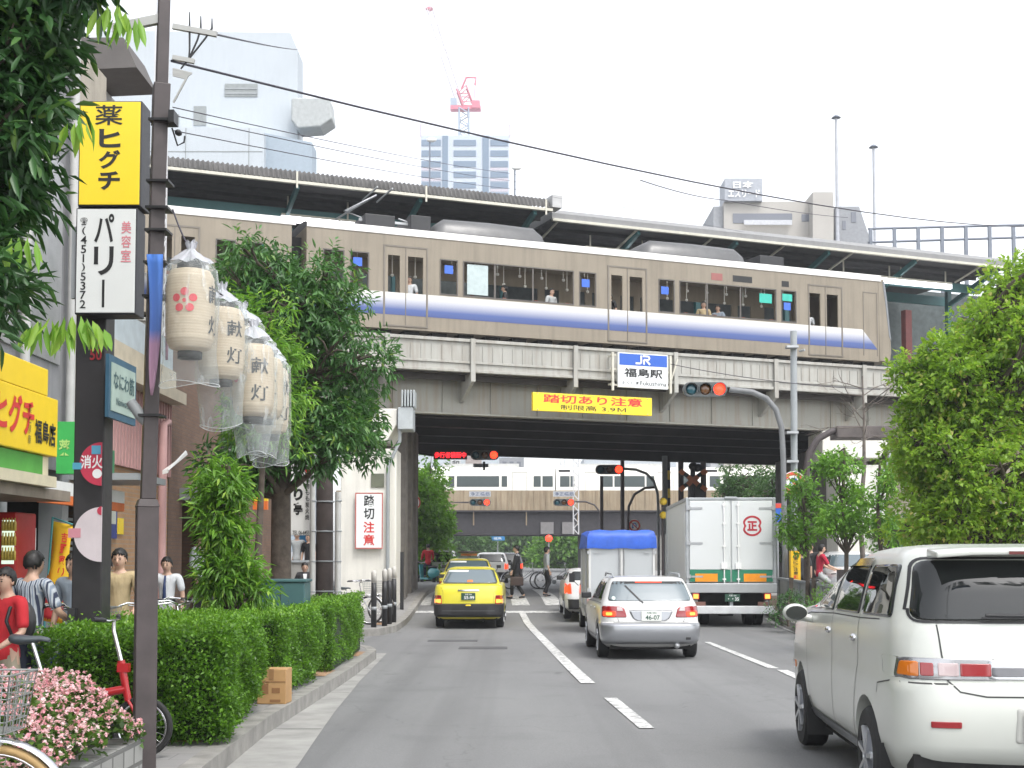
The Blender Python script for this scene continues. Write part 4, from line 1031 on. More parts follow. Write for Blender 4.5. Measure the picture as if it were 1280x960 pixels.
def ivory_car(label, p0, p1, wins, doors):
	t = thing('train_car', label, 'train', (at(p0, 600, Yt).x, Yt, zt0), 0, 'cars of the distant ivory train'); a, b = at(p0, 600, Yt).x, at(p1, 600, Yt).x
	mb = MB(); mb.prism([(Yt, zt0), (Yt, zt1 - .35), (Yt + .35, zt1), (Yt + 2.5, zt1), (Yt + 2.85, zt1 - .35), (Yt + 2.85, zt0)], a, b, 'yz'); mb.build('body', IV, t, wp=True, sharp=50)
	for w0, w1 in wins:
		mb = MB(); mb.box(at(w0, 600, Yt).x, at(w1, 600, Yt).x, Yt - .015, Yt + .02, wz0, wz1); mb.build('window', GL('far_glass', (.10, .12, .12), 1.5, .06), t, wp=True)
	for w0, w1 in doors:
		mb = MB(); x0, x1 = at(w0, 600, Yt).x, at(w1, 600, Yt).x
		mb.box(x0, x0 + .06, Yt - .02, Yt, zt0, wz1 + .3); mb.box(x1 - .06, x1, Yt - .02, Yt, zt0, wz1 + .3); mb.box(x0, x1, Yt - .02, Yt, wz1 + .3, wz1 + .36); d = mb.build('door', M('ivory_trim', (.55, .54, .5), .5), t, wp=True)
		for e, f in ((.12, .46), (.54, .88)):
			g = MB(); g.box(x0 + (x1 - x0) * e, x0 + (x1 - x0) * f, Yt - .012, Yt + .02, wz0 - .1, wz1); world_parent(g.build('pane', GL('far_glass', (.1, .12, .12))), d)
	mb = MB(); mb.box(a + 2, a + 6, Yt + .6, Yt + 2.3, zt1, zt1 + .35); mb.box(b - 7, b - 3, Yt + .6, Yt + 2.3, zt1, zt1 + .35); mb.build('air_conditioner', M('far_roof_gear', (.55, .55, .53), .6), t, wp=True)
	mb = MB(); mb.box((a + b) / 2 - 6.2, (a + b) / 2 - 5.2, Yt - .012, Yt, wz1 + .35, wz1 + .55); mb.build('destination_display', INK, t, wp=True)
ivory_car('distant ivory train car above the LED board, nearer the leafy street tree', 524, 692, [(528, 540), (561, 568), (571, 624), (627, 634), (667, 676), (678, 691)][1:], [(640, 659)])
ivory_car('distant ivory train car behind the lattice mast and crossing lights', 695, 880, [(700, 712), (713, 718), (754, 766), (768, 806), (808, 818), (848, 872)], [(731, 748), (822, 842)])
ivory_car('distant ivory train car half hidden by trees beyond the truck', 883, 1060, [(887, 900), (905, 960), (965, 975)], [(980, 1000)])
# buildings beyond the station
PALEW = M('pale_render', (.47, .51, .545), .7, var=.04, scale=.3, streak=.08)
LOUV = M('louvre', (.25, .27, .27), .6)
def outline(px, Y, depth, mat, name, parent, **k):
	mb = MB(); P = [at(x, y, Y) for x, y in px]; mb.prism([(p.x, p.z) for p in P], Y, Y + depth, 'xz'); return mb.build(name, mat, parent, wp=True, **k)
def flat(x0, x1, y0, y1, Y, proud, mat, name, parent, thick=.1):
	a, b = at(x0, y1, Y), at(x1, y0, Y); mb = MB(); mb.box(a.x, b.x, Y - proud, Y + thick, a.z, b.z); return mb.build(name, mat, parent, wp=True)
Y = 95.0
t = thing('building', 'pale blue white building with faceted corner balcony above the old canopy', 'building', (at(300, 690, Y).x, Y, 0))
outline([(120, 690), (120, 38), (363, 41), (372, 62), (372, 690)], Y, 2.5, PALEW, 'wall', t)
outline([(150, 690), (150, 158), (326, 160), (330, 166), (330, 690)], Y - 3, 2.98, PALEW, 'lower_wall', t)
outline([(330, 690), (330, 166), (390, 178), (392, 690)], Y - 2.2, 2.18, M('pale_blue_render', (.32, .38, .44), .7, var=.05), 'lower_wall', t)
outline([(364, 150), (364, 122), (412, 122), (415, 148), (400, 158), (372, 160)], Y - 1.5, 2.2, M('balcony_concrete', (.40, .42, .42), .75), 'balcony', t, bevel=.1)
flat(281, 322, 105, 121, Y, .06, LOUV, 'window', t); flat(242, 258, 133, 157, Y, .06, LOUV, 'window', t); flat(215, 224, 143, 158, Y, .06, LOUV, 'window', t)
mb = MB()
for y in (112, 118): a = at(281, y, Y); b = at(322, y, Y); mb.box(a.x, b.x, Y - .1, Y - .061, a.z, a.z + .12)
mb.build('louvre_slats', GREYPAINT, t, wp=True)
mb = MB()
for x in (232, 311): a = at(x, 160, Y - 3); mb.box(a.x, a.x + .05, Y - 3.02, Y - 3.0, 0, a.z)
for y in (190,): a = at(152, y, Y - 3); mb.box(a.x, at(328, y, Y - 3).x, Y - 3.02, Y - 3.0, a.z, a.z + .06)
mb.build('panel_joints', LOUV, t, wp=True)
# tower under construction with its crane
Y = 320.0
TW = M('tower_concrete', (.48, .53, .60), .6, var=.03); TG = GL('tower_glass', (.13, .19, .27), 1.5, .1); TP = M('tower_pink_panel', (.50, .46, .52), .6)
t = thing('tower', 'tall pale high-rise with blue glass bands under a red tower crane', 'tower', (at(582, 690, Y).x, Y, 0))
outline([(526, 700), (526, 169), (637, 169), (637, 700)], Y, 22, TW, 'wall', t)
for a, b in ((526, 552), (566, 596), (612, 636)):
	for k in range(7):
		y0 = 175 + 13.2 * k; flat(a + 1, b - 1, y0, y0 + 7.5, Y, .15, TG, 'window', t);
		if a != 566 and k > 1: flat(a + 1, b - 1, y0 + 8.5, y0 + 11.8, Y, .1, TP, 'spandrel', t)
for a, b in ((552.5, 560), (603, 611)): flat(a, b, 170, 330, Y, .2, TG, 'glass_strip', t)
for x in (526, 637.5): flat(x - 1.3, x + 1.0, 155, 172, Y, .1, TP, 'parapet_fin', t)
CR = M('crane_red', (.62, .16, .22), .6); CW = M('crane_white', (.32, .38, .46), .6)
t = thing('tower_crane', 'red and white luffing tower crane on top of the high-rise', 'crane', (at(580, 169, Y).x, Y + 8, at(580, 169, Y).z))
Yc = Y + 8; A = lambda x, y: at(x, y, Yc)
def truss(mb, p, q, w, n, r):
	p, q = Vector(p), Vector(q); d = (q - p).normalized(); s = d.cross(Vector((0, 1, 0))).normalized() * w / 2; o = Vector((0, w / 2, 0))
	for a in (s + o, s - o, -s + o, -s - o): mb.tube([p + a, q + a], r, 5)
	for i in range(n):
		for a, b in ((s + o, -s + o), (s - o, -s - o), (s + o, s - o), (-s + o, -s - o)):
			e0, e1 = p.lerp(q, i / n), p.lerp(q, (i + 1) / n); mb.tube([e0 + (a if i % 2 else b), e1 + (b if i % 2 else a)], r * .7, 4)
mb = MB(); truss(mb, A(580, 172), A(580, 136), 2.4, 5, .22); mb.build('mast', CW, t, wp=True)
mb = MB(); a, b = A(563, 132), A(601, 138); mb.box(a.x, b.x, Yc - 1.2, Yc + 1.2, b.z, b.z + .9); a, b = A(590, 128), A(600, 137); mb.box(a.x, b.x, Yc - 1.6, Yc + 1.6, b.z, a.z); mb.build('machinery_deck', CR, t, wp=True)
mb = MB(); a, b = A(563, 124), A(571, 133); mb.box(a.x, b.x, Yc - 1, Yc + 1, b.z, a.z); mb.build('cab', CW, t, wp=True)
mb = MB(); truss(mb, A(585, 132), A(577, 111), 2.6, 4, .2); mb.tube([A(577, 111), A(583, 97), A(595, 97), A(594, 106)], .3, 5); mb.tube([A(594, 106), A(592, 130)], .12, 4); mb.build('a_frame', CR, t, wp=True)
mb = MB(); truss(mb, A(576, 133), A(553, 62), 1.6, 14, .13); truss(mb, A(553, 62), A(537, 10), 1.4, 10, .12); mb.tube([A(537, 10), A(583, 98)], .05, 4); mb.build('jib', M('jib_haze_fade', (.66, .62, .66), .6), t, wp=True)  # jib colour paled so haze and sky glare seem to swallow it
mb = MB(); p = A(537, 11); mb.ball(p, (1.1, .6, .6), 8, 6); mb.build('jib_head', CR, t, wp=True)
# grey apartment block with roof sign
Y = 115.0
APT = M('apartment_tile', (.42, .40, .37), .8, var=.06, scale=.5); AP2 = M('apartment_dark', (.27, .28, .30), .7)
t = thing('building', 'grey beige apartment block with a big lettered sign box on its roof', 'building', (at(980, 690, Y).x, Y, 0))
outline([(905, 690), (905, 252), (1012, 252), (1012, 690)], Y, 12, APT, 'wall', t)
outline([(887, 690), (892, 258), (905, 258), (905, 690)], Y + .5, 11, M('apartment_side', (.33, .34, .36), .8), 'wall', t)
outline([(1016, 690), (1016, 240), (1042, 240), (1042, 690)], Y - 1.5, 8, APT, 'stair_tower', t)
outline([(1045, 690), (1045, 258), (1074, 258), (1088, 300), (1088, 690)], Y + 1, 10, AP2, 'wall', t)
for q in ((916, 990, 267, 279), (1002, 1013, 268, 277), (916, 990, 299, 312)): flat(*q, Y, .05, GL('apartment_glass', (.16, .17, .2), 1.5, .1), 'window', t)
for q in ((1064, 1070, 265, 278), (1053, 1057, 276, 287)): flat(*q, Y + 1, .05, GL('apartment_glass', (.16, .17, .2)), 'window', t)
flat(930, 990, 275, 281, Y - .5, .03, M('balcony_panel', (.5, .51, .54), .5), 'balcony', t)
t2 = thing('roof_sign', 'grey sign box with white lettering on the apartment roof', 'sign', (at(929, 252, Y).x, Y - .5, at(929, 252, Y).z))
outline([(906, 251), (906, 223), (953, 223), (953, 251)], Y - .5, 3, M('sign_box_grey', (.36, .38, .42), .6), 'box', t2)
c = at(929, 231, Y - .55); s = 1 / FPX * Y
letters('lettering', '日本', 26 * s, 9 * s, facing(c), WINK, t2, .03, th=.05); c = at(930, 242, Y - .55); letters('lettering', 'エスリード', 40 * s, 10 * s, facing(c), WINK, t2, .03, th=.05)
# roof fence of the far platform, antenna masts
Y = 66.0
t = thing('roof_fence', 'grey post and rail fence running above the smooth platform canopy', 'fence', (at(1090, 320, Y).x, Y, at(1090, 330, Y).z))
FG = M('fence_grey', (.17, .19, .23), .5)
mb = MB()
for ya, yb in ((286, 281), (303, 296)):
	a, b = at(1085, ya, Y), at(1330, yb - 1, Y); mb.tube([a, b], .06, 6)
mb.build('rail', FG, t, wp=True)
for k in range(9):
	x = 1089 + 29.8 * k; a, b = at(x, 345, Y), at(x, 285 - .12 * k * 3, Y); mb = MB(); mb.box(a.x - .08, a.x + .08, Y - .08, Y + .08, a.z - 4, b.z); mb.build('post', FG, t, wp=True)
for k, (px, y0, label) in enumerate(((1047.5, 148, 'tall thin steel mast standing in front of the grey apartment block'), (1094, 185, 'shorter thin steel mast at the start of the roof fence'))):
	Y = 70.0; a = at(px, 330, Y); b = at(px, y0, Y); t = thing('mast', label, 'mast', (a.x, Y, a.z - 3), 0, 'steel masts over the station roof')
	mb = MB(); mb.tube([(a.x, Y, a.z - 4), (a.x, Y, b.z)], [.13 if k == 0 else .09, .07], 8); mb.build('pole', M('mast_grey', (.42, .43, .46), .5, .3), t, wp=True)
	mb = MB(); mb.lathe([(.02, 0), (.26, .02), (.1, .16), (.02, .2)], 12, (a.x, Y, b.z)); mb.build('cap', FG, t, wp=True)
for px, y0, label in ((537, 177, 'small lamp post in front of the high-rise, white head'), (643.5, 212, 'small lamp post beside the high-rise near the canopy end box')):
	Y = 75.0; a = at(px, 250, Y); b = at(px, y0, Y); t = thing('lamp_post', label, 'lamp post', (a.x, Y, a.z - 3)); mb = MB(); mb.tube([(a.x, Y, a.z - 4), (a.x, Y, b.z)], .05, 6); mb.build('pole', FG, t, wp=True)
	mb = MB(); mb.ball((a.x + .1, Y, b.z + .1), (.3, .15, .14), 10, 6); mb.build('lamp_head', WHITE, t, wp=True)
# far buildings seen under the bridge and behind the right-hand trees
Y = 170.0
t = thing('building', 'far grey block with small windows above the ivory train roof', 'building', (at(620, 690, Y).x, Y, 0)); outline([(624, 690), (624, 572), (655, 572), (655, 690)], Y, 10, AP2, 'wall', t)
for x in (628, 637, 646): flat(x, x + 5, 577, 583, Y, .05, GL('apartment_glass', (.16, .17, .2)), 'window', t)
t = thing('building', 'far white block showing beside the LED board over the ivory train', 'building', (at(590, 690, Y).x, Y + 12, 0)); outline([(520, 690), (520, 558), (623, 558), (623, 690)], Y + 12, 10, PALEW, 'wall', t)
flat(563, 576, 575, 586, Y + 12, .3, M('far_sign', (.55, .55, .55), .6), 'sign_panel', t); s = (Y + 12) / FPX; letters('lettering', '和', 9 * s, 9 * s, facing(at(569.5, 580, Y + 11.6)), INK, t)
flat(582, 602, 570, 588, Y + 12, .06, M('far_brown', (.33, .28, .26), .7), 'wall_panel', t)
t = thing('building', 'far white block behind the crossing lights', 'building', (at(800, 690, Y).x, Y + 30, 0)); outline([(730, 690), (730, 572), (845, 572), (845, 690)], Y + 30, 10, PALEW, 'wall', t)
for x in (745, 765, 785, 805): flat(x, x + 11, 580, 588, Y + 30, .06, GL('apartment_glass', (.16, .17, .2)), 'window', t)
Y = 62.0
t = thing('building', 'cream house with pale siding behind the young trees beside the truck', 'building', (at(1060, 690, Y).x, Y, 0))
outline([(1000, 700), (1000, 588), (1062, 588), (1062, 700)], Y, 8, M('grey_siding', (.36, .36, .36), .8, var=.06), 'wall', t)
mb = MB()
for k in range(12): a = at(1000, 595 + 8 * k, Y); b = at(1062, 595 + 8 * k, Y); mb.box(a.x, b.x, Y - .04, Y - .001, a.z, a.z + .05)
mb.build('siding_laps', AP2, t, wp=True)
Y = 48.0
t = thing('building', 'cream rendered building showing between the trees and the leafy crown', 'building', (at(1150, 690, Y).x, Y, 0))
outline([(1108, 705), (1108, 560), (1290, 560), (1290, 705)], Y, 8, M('cream_render', (.62, .55, .42), .8, var=.05, streak=.15), 'wall', t)
flat(1100, 1292, 553, 562, Y - .4, .2, CREAM, 'eave', t, 1.0)
for x in (1170, 1225): flat(x, x + 26, 600, 640, Y, .06, GL('apartment_glass', (.16, .17, .2)), 'window', t)
t = thing('railing_gate', 'white diagonal braced railing in front of the cream building', 'railing', (at(1094, 700, 44).x, 44, gz(44)))
mb = MB(); P = lambda x, y: at(x, y, 44)
for q in (((1089, 663), (1089, 695)), ((1105, 663), (1105, 695)), ((1090, 663), (1104, 693)), ((1086, 663), (1108, 663)), ((1086, 695), (1108, 695))): mb.tube([P(*q[0]), P(*q[1])], .04, 6)
mb.build('frame', WHITE, t, wp=True)
# signals, signs and poles in the street
def pole(name, label, pts, r, mat, cat='pole', group=None, n=10, extra=None):
	t = thing(name, label, cat, pts[0], 0, group); mb = MB(); mb.tube(pts, r, n); mb.build('pole', mat, t, wp=True); return t
def arc(p, q, k=8, rise=None):
	"""quarter bend from vertical at p to horizontal at q"""
	p, q = Vector(p), Vector(q); out = []
	for i in range(k + 1):
		a = math.pi / 2 * i / k; out.append(Vector((p.x + (q.x - p.x) * (1 - math.cos(a)), p.y + (q.y - p.y) * (1 - math.cos(a)), p.z + (q.z - p.z) * math.sin(a))))
	return out
SIGC = M('signal_housing', (.10, .11, .11), .5, var=.1)
LGRN = M('unlit_green_lens', (.01, .09, .12), .15, coat=.6); LYEL = M('unlit_amber_lens', (.13, .05, .01), .15, coat=.6); LRED = EM('lit_red_lens', (1.0, .022, .008), 2.6, (.4, .02, .01))
def signal(label, c, w, dk=1.0, vertical=False):
	"""three-lens traffic light, lenses facing -y, green on the viewer's left; w overall width"""
	t = thing('traffic_light', label, 'traffic light', c, 0, 'traffic lights showing red'); h = w * .33; r = h * .40; d = w * .12
	mb = MB(); k = 8; P = [(-w / 2 + h / 2 + h / 2 * math.cos(a), h / 2 * math.sin(a)) for a in np.linspace(math.pi / 2, 1.5 * math.pi, k)] + [(w / 2 - h / 2 + h / 2 * math.cos(a), h / 2 * math.sin(a)) for a in np.linspace(-math.pi / 2, math.pi / 2, k)]
	mb.prism(P, -d / 2, d / 2, 'xz'); mb.build('housing', SIGC, t, bevel=.01)
	for i, m in enumerate((LGRN, LYEL, LRED)):
		x = (i - 1) * w * .315; mb = MB(); mb.lathe([(.005, -d / 2 - r * .28), (r * .6, -d / 2 - r * .2), (r * .96, -d / 2 - .004)], 20, (x, 0, 0), 'y'); mb.build('lens', m, t)
		mb = MB(); n = 14; vs = []
		for j in range(n + 1):
			a = R_(-35 + 250 * j / n); e = 1.0 if 35 < -35 + 250 * j / n < 145 else .55
			for rr, yy in ((r * 1.02, -d / 2), (r * 1.02, -d / 2 - w * .13 * e), (r * 1.12, -d / 2 - w * .13 * e), (r * 1.12, -d / 2)): vs.append((x + rr * math.cos(a), yy, rr * math.sin(a)))
		mb.add(vs, [(4 * j + q, 4 * j + (q + 1) % 4, 4 * j + 4 + (q + 1) % 4, 4 * j + 4 + q) for j in range(n) for q in range(4)]); mb.build('visor', SIGC, t)
	return t
s_ = lambda Y: Y / FPX
# big signal on a bent arm, grey pole beside it
Ys = 34.0
signal('large traffic light hanging in front of the viaduct beneath the station name sign', at(881, 487, Ys), 56 * s_(Ys))
a = at(981, 640, Ys); pts = [Vector((a.x, Ys, gz(Ys) + .1)), at(979, 570, Ys), at(977, 535, Ys), at(970, 512, Ys), at(958, 498, Ys), at(940, 490, Ys), at(912, 487, Ys)]
pole('signal_arm', 'dark curved signal arm carrying the large traffic light', pts, .075, M('signal_arm_paint', (.16, .165, .17), .5), 'signal arm')
a, b = at(992, 640, Ys + .25), at(992, 414, Ys + .25)
t = pole('steel_pole', 'straight grey steel pole standing against the viaduct beside the signal arm', [(a.x, Ys + .25, gz(Ys)), (b.x, Ys + .25, b.z)], .09, GREYPAINT)
mb = MB()
for y in (434, 541, 577): p = at(990, y, Ys + .1); mb.box(p.x - .16, p.x + .14, Ys - .05, Ys + .22, p.z - .03, p.z + .03)
mb.build('bracket', STEEL, t, wp=True)
mb = MB(); p = at(999, 439, Ys + .1); mb.tube([p, p + Vector((.12, -.1, .02))], .03, 8); mb.build('lamp_stub', STEEL, t, wp=True)
# signal with LED board under the viaduct
Y = 37.5
signal('traffic light beside the red LED board under the viaduct', at(606, 569, 46), 36 * s_(46))
t = thing('led_board', 'black LED board with lit red characters hanging under the viaduct', 'display board', at(563, 569, 46)); w, h = 42 * s_(46), 10.5 * s_(46)
mb = MB(); mb.box(-w / 2, w / 2, -.06, .08, -h / 2, h / 2); mb.build('housing', BLACKP, t, bevel=.01)
letters('lettering', '歩行者横断中', w * .94, h * .72, facing((0, -.062, 0)), EM('led_red', (1.0, .02, .03), 1.2), t, .012, wp=False)
mb = MB(); p = at(605, 577, 46) - at(563, 569, 46); mb.tube([(p.x, .05, p.z), (p.x, .05, p.z - .3)], .04, 6); mb.tube([(-w / 2 - .0, .05, 0), (-w / 2 - .5, .4, .1)], .05, 6); mb.build('bracket', BLACKP, t)
# the arm with its signal beyond the viaduct
Y = 56.0
signal('traffic light on a bent grey arm in front of the ivory train', at(762, 587, Y), 36 * s_(Y))
pts = [(at(823, 660, Y).x, Y, gz(Y)), at(823, 640, Y), at(822, 617, Y), at(817, 601, Y), at(808, 592, Y), at(795, 587, Y), at(780, 586, Y)]
pole('signal_arm', 'pale grey bent arm with a traffic light, in front of the ivory train', pts, .06, GREYPAINT, 'signal arm')
for x in (752, 778): pole('steel_pole', 'thin dark pole standing %s the traffic light on the bent grey arm' % ('below' if x == 752 else 'behind'), [(at(x, 660, Y + 1).x, Y + 1, gz(Y)), at(x, 573 if x == 778 else 595, Y + 1)], .075 if x == 752 else .09, DARKPOLE)
pts = [(at(785, 680, Y + 2).x, Y + 2, gz(Y)), at(785, 650, Y + 2), at(786, 633, Y + 2), at(793, 618, Y + 2), at(806, 610, Y + 2), at(818, 609, Y + 2)]
pole('street_lamp', 'dark curved street lamp post behind the blue tarpaulin van', pts, .06, DARKPOLE, 'street lamp')
# two small signals before the second viaduct
Y = 84.0
signal('small traffic light on a straight arm before the tan viaduct, beside the tree', at(600, 628, Y), 27 * s_(Y))
signal('small traffic light on a curved arm next to the lattice mast', at(705, 628, Y), 27 * s_(Y))
for px, label in ((600, 'pale name plate above the small traffic light nearer the tree'), (705, 'pale name plate above the small traffic light by the mast')):
	c = at(px, 617.5, Y); t = thing('name_plate', label, 'sign', c); w, h = 27 * s_(Y), 6.5 * s_(Y); mb = MB(); mb.box(-w / 2, w / 2, -.03, .03, -h / 2, h / 2); mb.build('board', M('pale_plate', (.45, .47, .5), .5), t)
	letters('lettering', '浄正橋筋', w * .9, h * .75, facing((0, -.032, 0)), M('plate_blue_ink', (.08, .1, .18), .5), t, .01, wp=False)
pole('signal_arm', 'thin straight arm holding the small traffic light beside the tree', [(at(560, 680, Y + .3).x, Y + .3, gz(Y)), at(560, 628, Y + .3), at(586, 628, Y + .2)], .06, DARKPOLE, 'signal arm')
pts = [(at(752, 690, Y).x, Y + .3, gz(Y)), at(752, 660, Y + .3), at(750, 640, Y + .3), at(743, 631, Y + .3), at(732, 627, Y + .3), at(719, 627, Y + .2)]
pole('signal_arm', 'thin curved arm holding the small traffic light by the mast', pts, .06, DARKPOLE, 'signal arm')
# far red stop lamp and lattice masts
t = thing('traffic_light', 'far round red light shining above the pedestrian in the pale shirt', 'traffic light', at(686, 673, 95)); mb = MB(); mb.lathe([(.26, -.05), (.26, .25)], 16, (0, 0, 0), 'y'); mb.build('housing', SIGC, t)
mb = MB(); mb.lathe([(.01, -.12), (.2, -.10), (.24, -.052)], 16, (0, 0, 0), 'y'); mb.build('lens', LRED, t); mb = MB(); mb.tube([(0, .1, -.2), (0, .1, at(686, 673, 95).z * -1 + gz(95))], .05, 6); mb.build('pole', GREYPAINT, t)
def lattice(label, px, yt, yb, Y, w, mat):
	a, b = at(px, yb, Y), at(px, yt, Y); t = thing('lattice_mast', label, 'mast', (a.x, Y, a.z), 0, 'white lattice catenary masts'); mb = MB()
	for sx in (-1, 1):
		for sy in (-1, 1): mb.box(a.x + sx * w / 2 - w * .07, a.x + sx * w / 2 + w * .07, Y + sy * w / 2 - w * .07, Y + sy * w / 2 + w * .07, a.z, b.z)
	n = max(4, int((b.z - a.z) / (w * 1.05)))
	for i in range(n):
		z0, z1 = a.z + (b.z - a.z) * i / n, a.z + (b.z - a.z) * (i + 1) / n; s = 1 if i % 2 else -1
		mb.beam((a.x - s * w / 2, Y - w / 2, z0), (a.x + s * w / 2, Y - w / 2, z1), w * .06, w * .12); mb.beam((a.x - s * w / 2, Y + w / 2, z0), (a.x + s * w / 2, Y + w / 2, z1), w * .06, w * .12); mb.beam((a.x + w / 2, Y - s * w / 2, z0), (a.x + w / 2, Y + s * w / 2, z1), w * .06, w * .12)
	mb.build('lattice', mat, t, wp=True); return t
LW = M('lattice_white', (.55, .55, .56), .5, var=.1)
lattice('white lattice mast in front of the ivory train, between the two cars', 720, 560, 668, 104, .42, LW)
lattice('shorter pale lattice mast top showing above the ivory train roof', 703, 560, 610, 120, .42, LW)
lattice('white lattice mast rising beside the vertical shop signs, behind the lantern pole', 193, -20, 735, 33, .26, LW)
# level-crossing lights behind the truck
Y = 52.0
t = thing('crossing_signal', 'black and orange level crossing signal with crossed boards above the truck', 'crossing signal', (at(865, 660, Y).x, Y, gz(Y))); A = lambda x, y, d=0: at(x, y, Y + d)
mb = MB(); mb.tube([(at(866, 660, Y).x, Y, gz(Y)), A(866, 585)], .10, 8); mb.box(A(857, 0).x, A(876, 0).x, Y - .05, Y + .4, A(0, 622).z, A(0, 605).z); mb.build('pole', BLACKP, t, wp=True)
BO_ = [M('orange_board', (.55, .14, .03), .5), INK]
for q in (((850, 588), (882, 612)), ((850, 612), (882, 588))):
	mb = MB(); p0, p1 = A(*q[0], -.2), A(*q[1], -.2 if q[0][1] < 600 else -.16)
	for i in range(6): mb.cur = 0 if i in (0, 2, 3, 5) else 1; mb.beam(p0.lerp(p1, i / 6), p0.lerp(p1, (i + 1) / 6), .02, .16, up=(0, 1, 0)) if False else mb.beam(p0.lerp(p1, i / 6), p0.lerp(p1, (i + 1) / 6), .17, .02, up=(0, 1, 0))
	mb.build('crossed_board', BO_, t, wp=True)
for x, y in ((852, 590), (881, 590), (852, 611), (881, 611), (862, 597.5), (870.5, 597.5), (862, 604), (870.5, 604)): mb = MB(); p = A(x, y, -.24); mb.M = Matrix.Translation(p) @ Matrix.Rotation(R_(45), 4, 'Y'); mb.box(-.09, .09, -.015, .015, -.09, .09); mb.build('reflector', BO_[0], t, wp=True)
mb = MB(); mb.lathe([(.02, -.2), (.16, -.18), (.16, .1)], 12, A(866, 583, 0), 'y'); mb.lathe([(.02, -.2), (.16, -.18), (.16, .1)], 12, A(872, 585, 0), 'y'); mb.build_each('warning_lamp', BLACKP, t, wp=True)
YB = [M('yellow_band', (.72, .50, .03), .5), INK]
for px, yt in ((851, 577), (879, 577)): t = thing('gate_post', 'dark red brown post flanking the crossing signal on the %s side' % ('van' if px < 860 else 'tree'), 'post', (at(px, 660, Y + .5).x, Y + .5, gz(Y))); mb = MB(); a = at(px, yt, Y + .5); mb.tube([(a.x, Y + .5, gz(Y)), (a.x, Y + .5, a.z)], .11, 8); mb.build('pole', M('gate_post_paint', (.07, .035, .03), .6), t, wp=True)
t = thing('gate_pole', 'yellow and black banded crossing pole behind the truck corner', 'pole', (at(836, 660, Y - 1).x, Y - 1, gz(Y))); mb = MB(); a = at(836, 577, Y - 1)
n = 14
for i in range(n): mb.cur = i % 2; z0 = gz(Y) + (a.z - gz(Y)) * i / n; z1 = gz(Y) + (a.z - gz(Y)) * (i + 1) / n; mb.tube([(a.x, Y - 1, z0), (a.x, Y - 1, z1)], .055, 8)
mb.build('pole', YB, t, wp=True)
t = pole('steel_pole', 'pale grey square pole beside the yellow banded crossing pole', [(at(831, 660, Y + 3).x, Y + 3, gz(Y)), at(831, 570, Y + 3)], .12, GREYPAINT)
t = thing('warning_lamp', 'pair of yellow warning lamps beside the truck box corner', 'warning lamp', at(829, 640, 45)); mb = MB(); mb.tube([(at(828, 626, 45).x, 45, gz(45)), at(828, 622, 45)], .04, 6); mb.build('pole', DARKPOLE, t, wp=True)
for y in (627, 644): mb = MB(); mb.lathe([(.02, -.14), (.12, -.12), (.13, 0)], 14, at(829, y, 44.9), 'y'); mb.build_each('lens', YB[0], t, wp=True)
# round road signs
def round_sign(label, px, py, Y, rpx, kind, yaw=0, pole_to=None):
	c = at(px, py, Y); r = rpx * s_(Y); t = thing('road_sign', label, 'road sign', c, yaw)
	mb = MB(); mb.lathe([(r, -.01), (r, .01)], 32, (0, 0, 0), 'y', smooth=False); mb.build('disc', WHITE, t)
	mb = MB(); mb.lathe([(r * .66, -.016), (r * .94, -.016), (r * .94, -.011), (r * .66, -.011)], 32, (0, 0, 0), 'y', smooth=False, close=True); mb.build('red_ring', M('sign_red', (.62, .07, .04), .5), t)
	if kind == 'uturn':
		mb = MB(); w = r * .14
		for s in (-1, 1): mb.box(s * r * .26 - w / 2, s * r * .26 + w / 2, -.016, -.011, -r * .38, r * .12)
		P = [(r * .26 * math.cos(a), r * .12 + r * .26 * math.sin(a)) for a in np.linspace(0, math.pi, 10)]
		for a, b in zip(P, P[1:]): mb.beam((a[0], -.0135, a[1]), (b[0], -.0135, b[1]), w, .005, up=(0, 1, 0))
		mb.add([(-r * .46, -.016, -r * .22), (-r * .06, -.016, -r * .22), (-r * .26, -.016, -r * .5)], [(0, 1, 2)]); mb.build('arrow', M('sign_blue', (.03, .12, .5), .5), t)
		mb = MB(); mb.beam((-r * .48, -.019, r * .48), (r * .48, -.019, -r * .48), r * .13, .004, up=(0, 1, 0)); mb.build('slash', M('sign_red', (.62, .07, .04), .5), t)
	if pole_to: mb = MB(); mb.tube([(0, .06, pole_to - c.z), (0, .06, r)], .035, 8); mb.build('pole', GREYPAINT, t)
	return t
round_sign('round no U-turn sign on the dark lamp post behind the young trees', 992, 604, 34, 15, 'uturn')
round_sign('small round no U-turn sign above the blue tarpaulin van', 793, 657, 58, 8, 'uturn', 0, gz(58))
round_sign('round red rimmed sign seen edge on at the dark pier', 521, 628, 46, 8, 'plain', R_(60), None)
pts = [(at(1008, 700, 34.3).x, 34.3, gz(34)), at(1008, 640, 34.3), at(1008, 585, 34.3), at(1012, 565, 34.3), at(1022, 549, 34.3), at(1038, 540, 34.3), at(1055, 537, 34.3)]
t = pole('street_lamp', 'dark curved street lamp post rising behind the no U-turn sign', pts, .09, DARKPOLE, 'street lamp')
mb = MB(); a, b = at(1044, 533, 34.3), at(1120, 548, 34.3); mb.box(a.x, b.x, 34.1, 34.9, b.z, a.z); mb.build('sign_box', M('weathered_lamp_box', (.10, .085, .08), .7, var=.3), t, wp=True, bevel=.02)
t = thing('road_sign', 'small red and blue route sign half hidden behind the truck', 'road sign', at(972, 640, 36)); r = 11 * s_(36); mb = MB(); mb.prism(rpoly([(-r, r), (r, r), (r * .8, -r * .4), (0, -r * 1.2), (-r * .8, -r * .4)], .05), -.01, .01, 'xz'); mb.build('shield', M('sign_blue', (.03, .12, .5), .5), t)
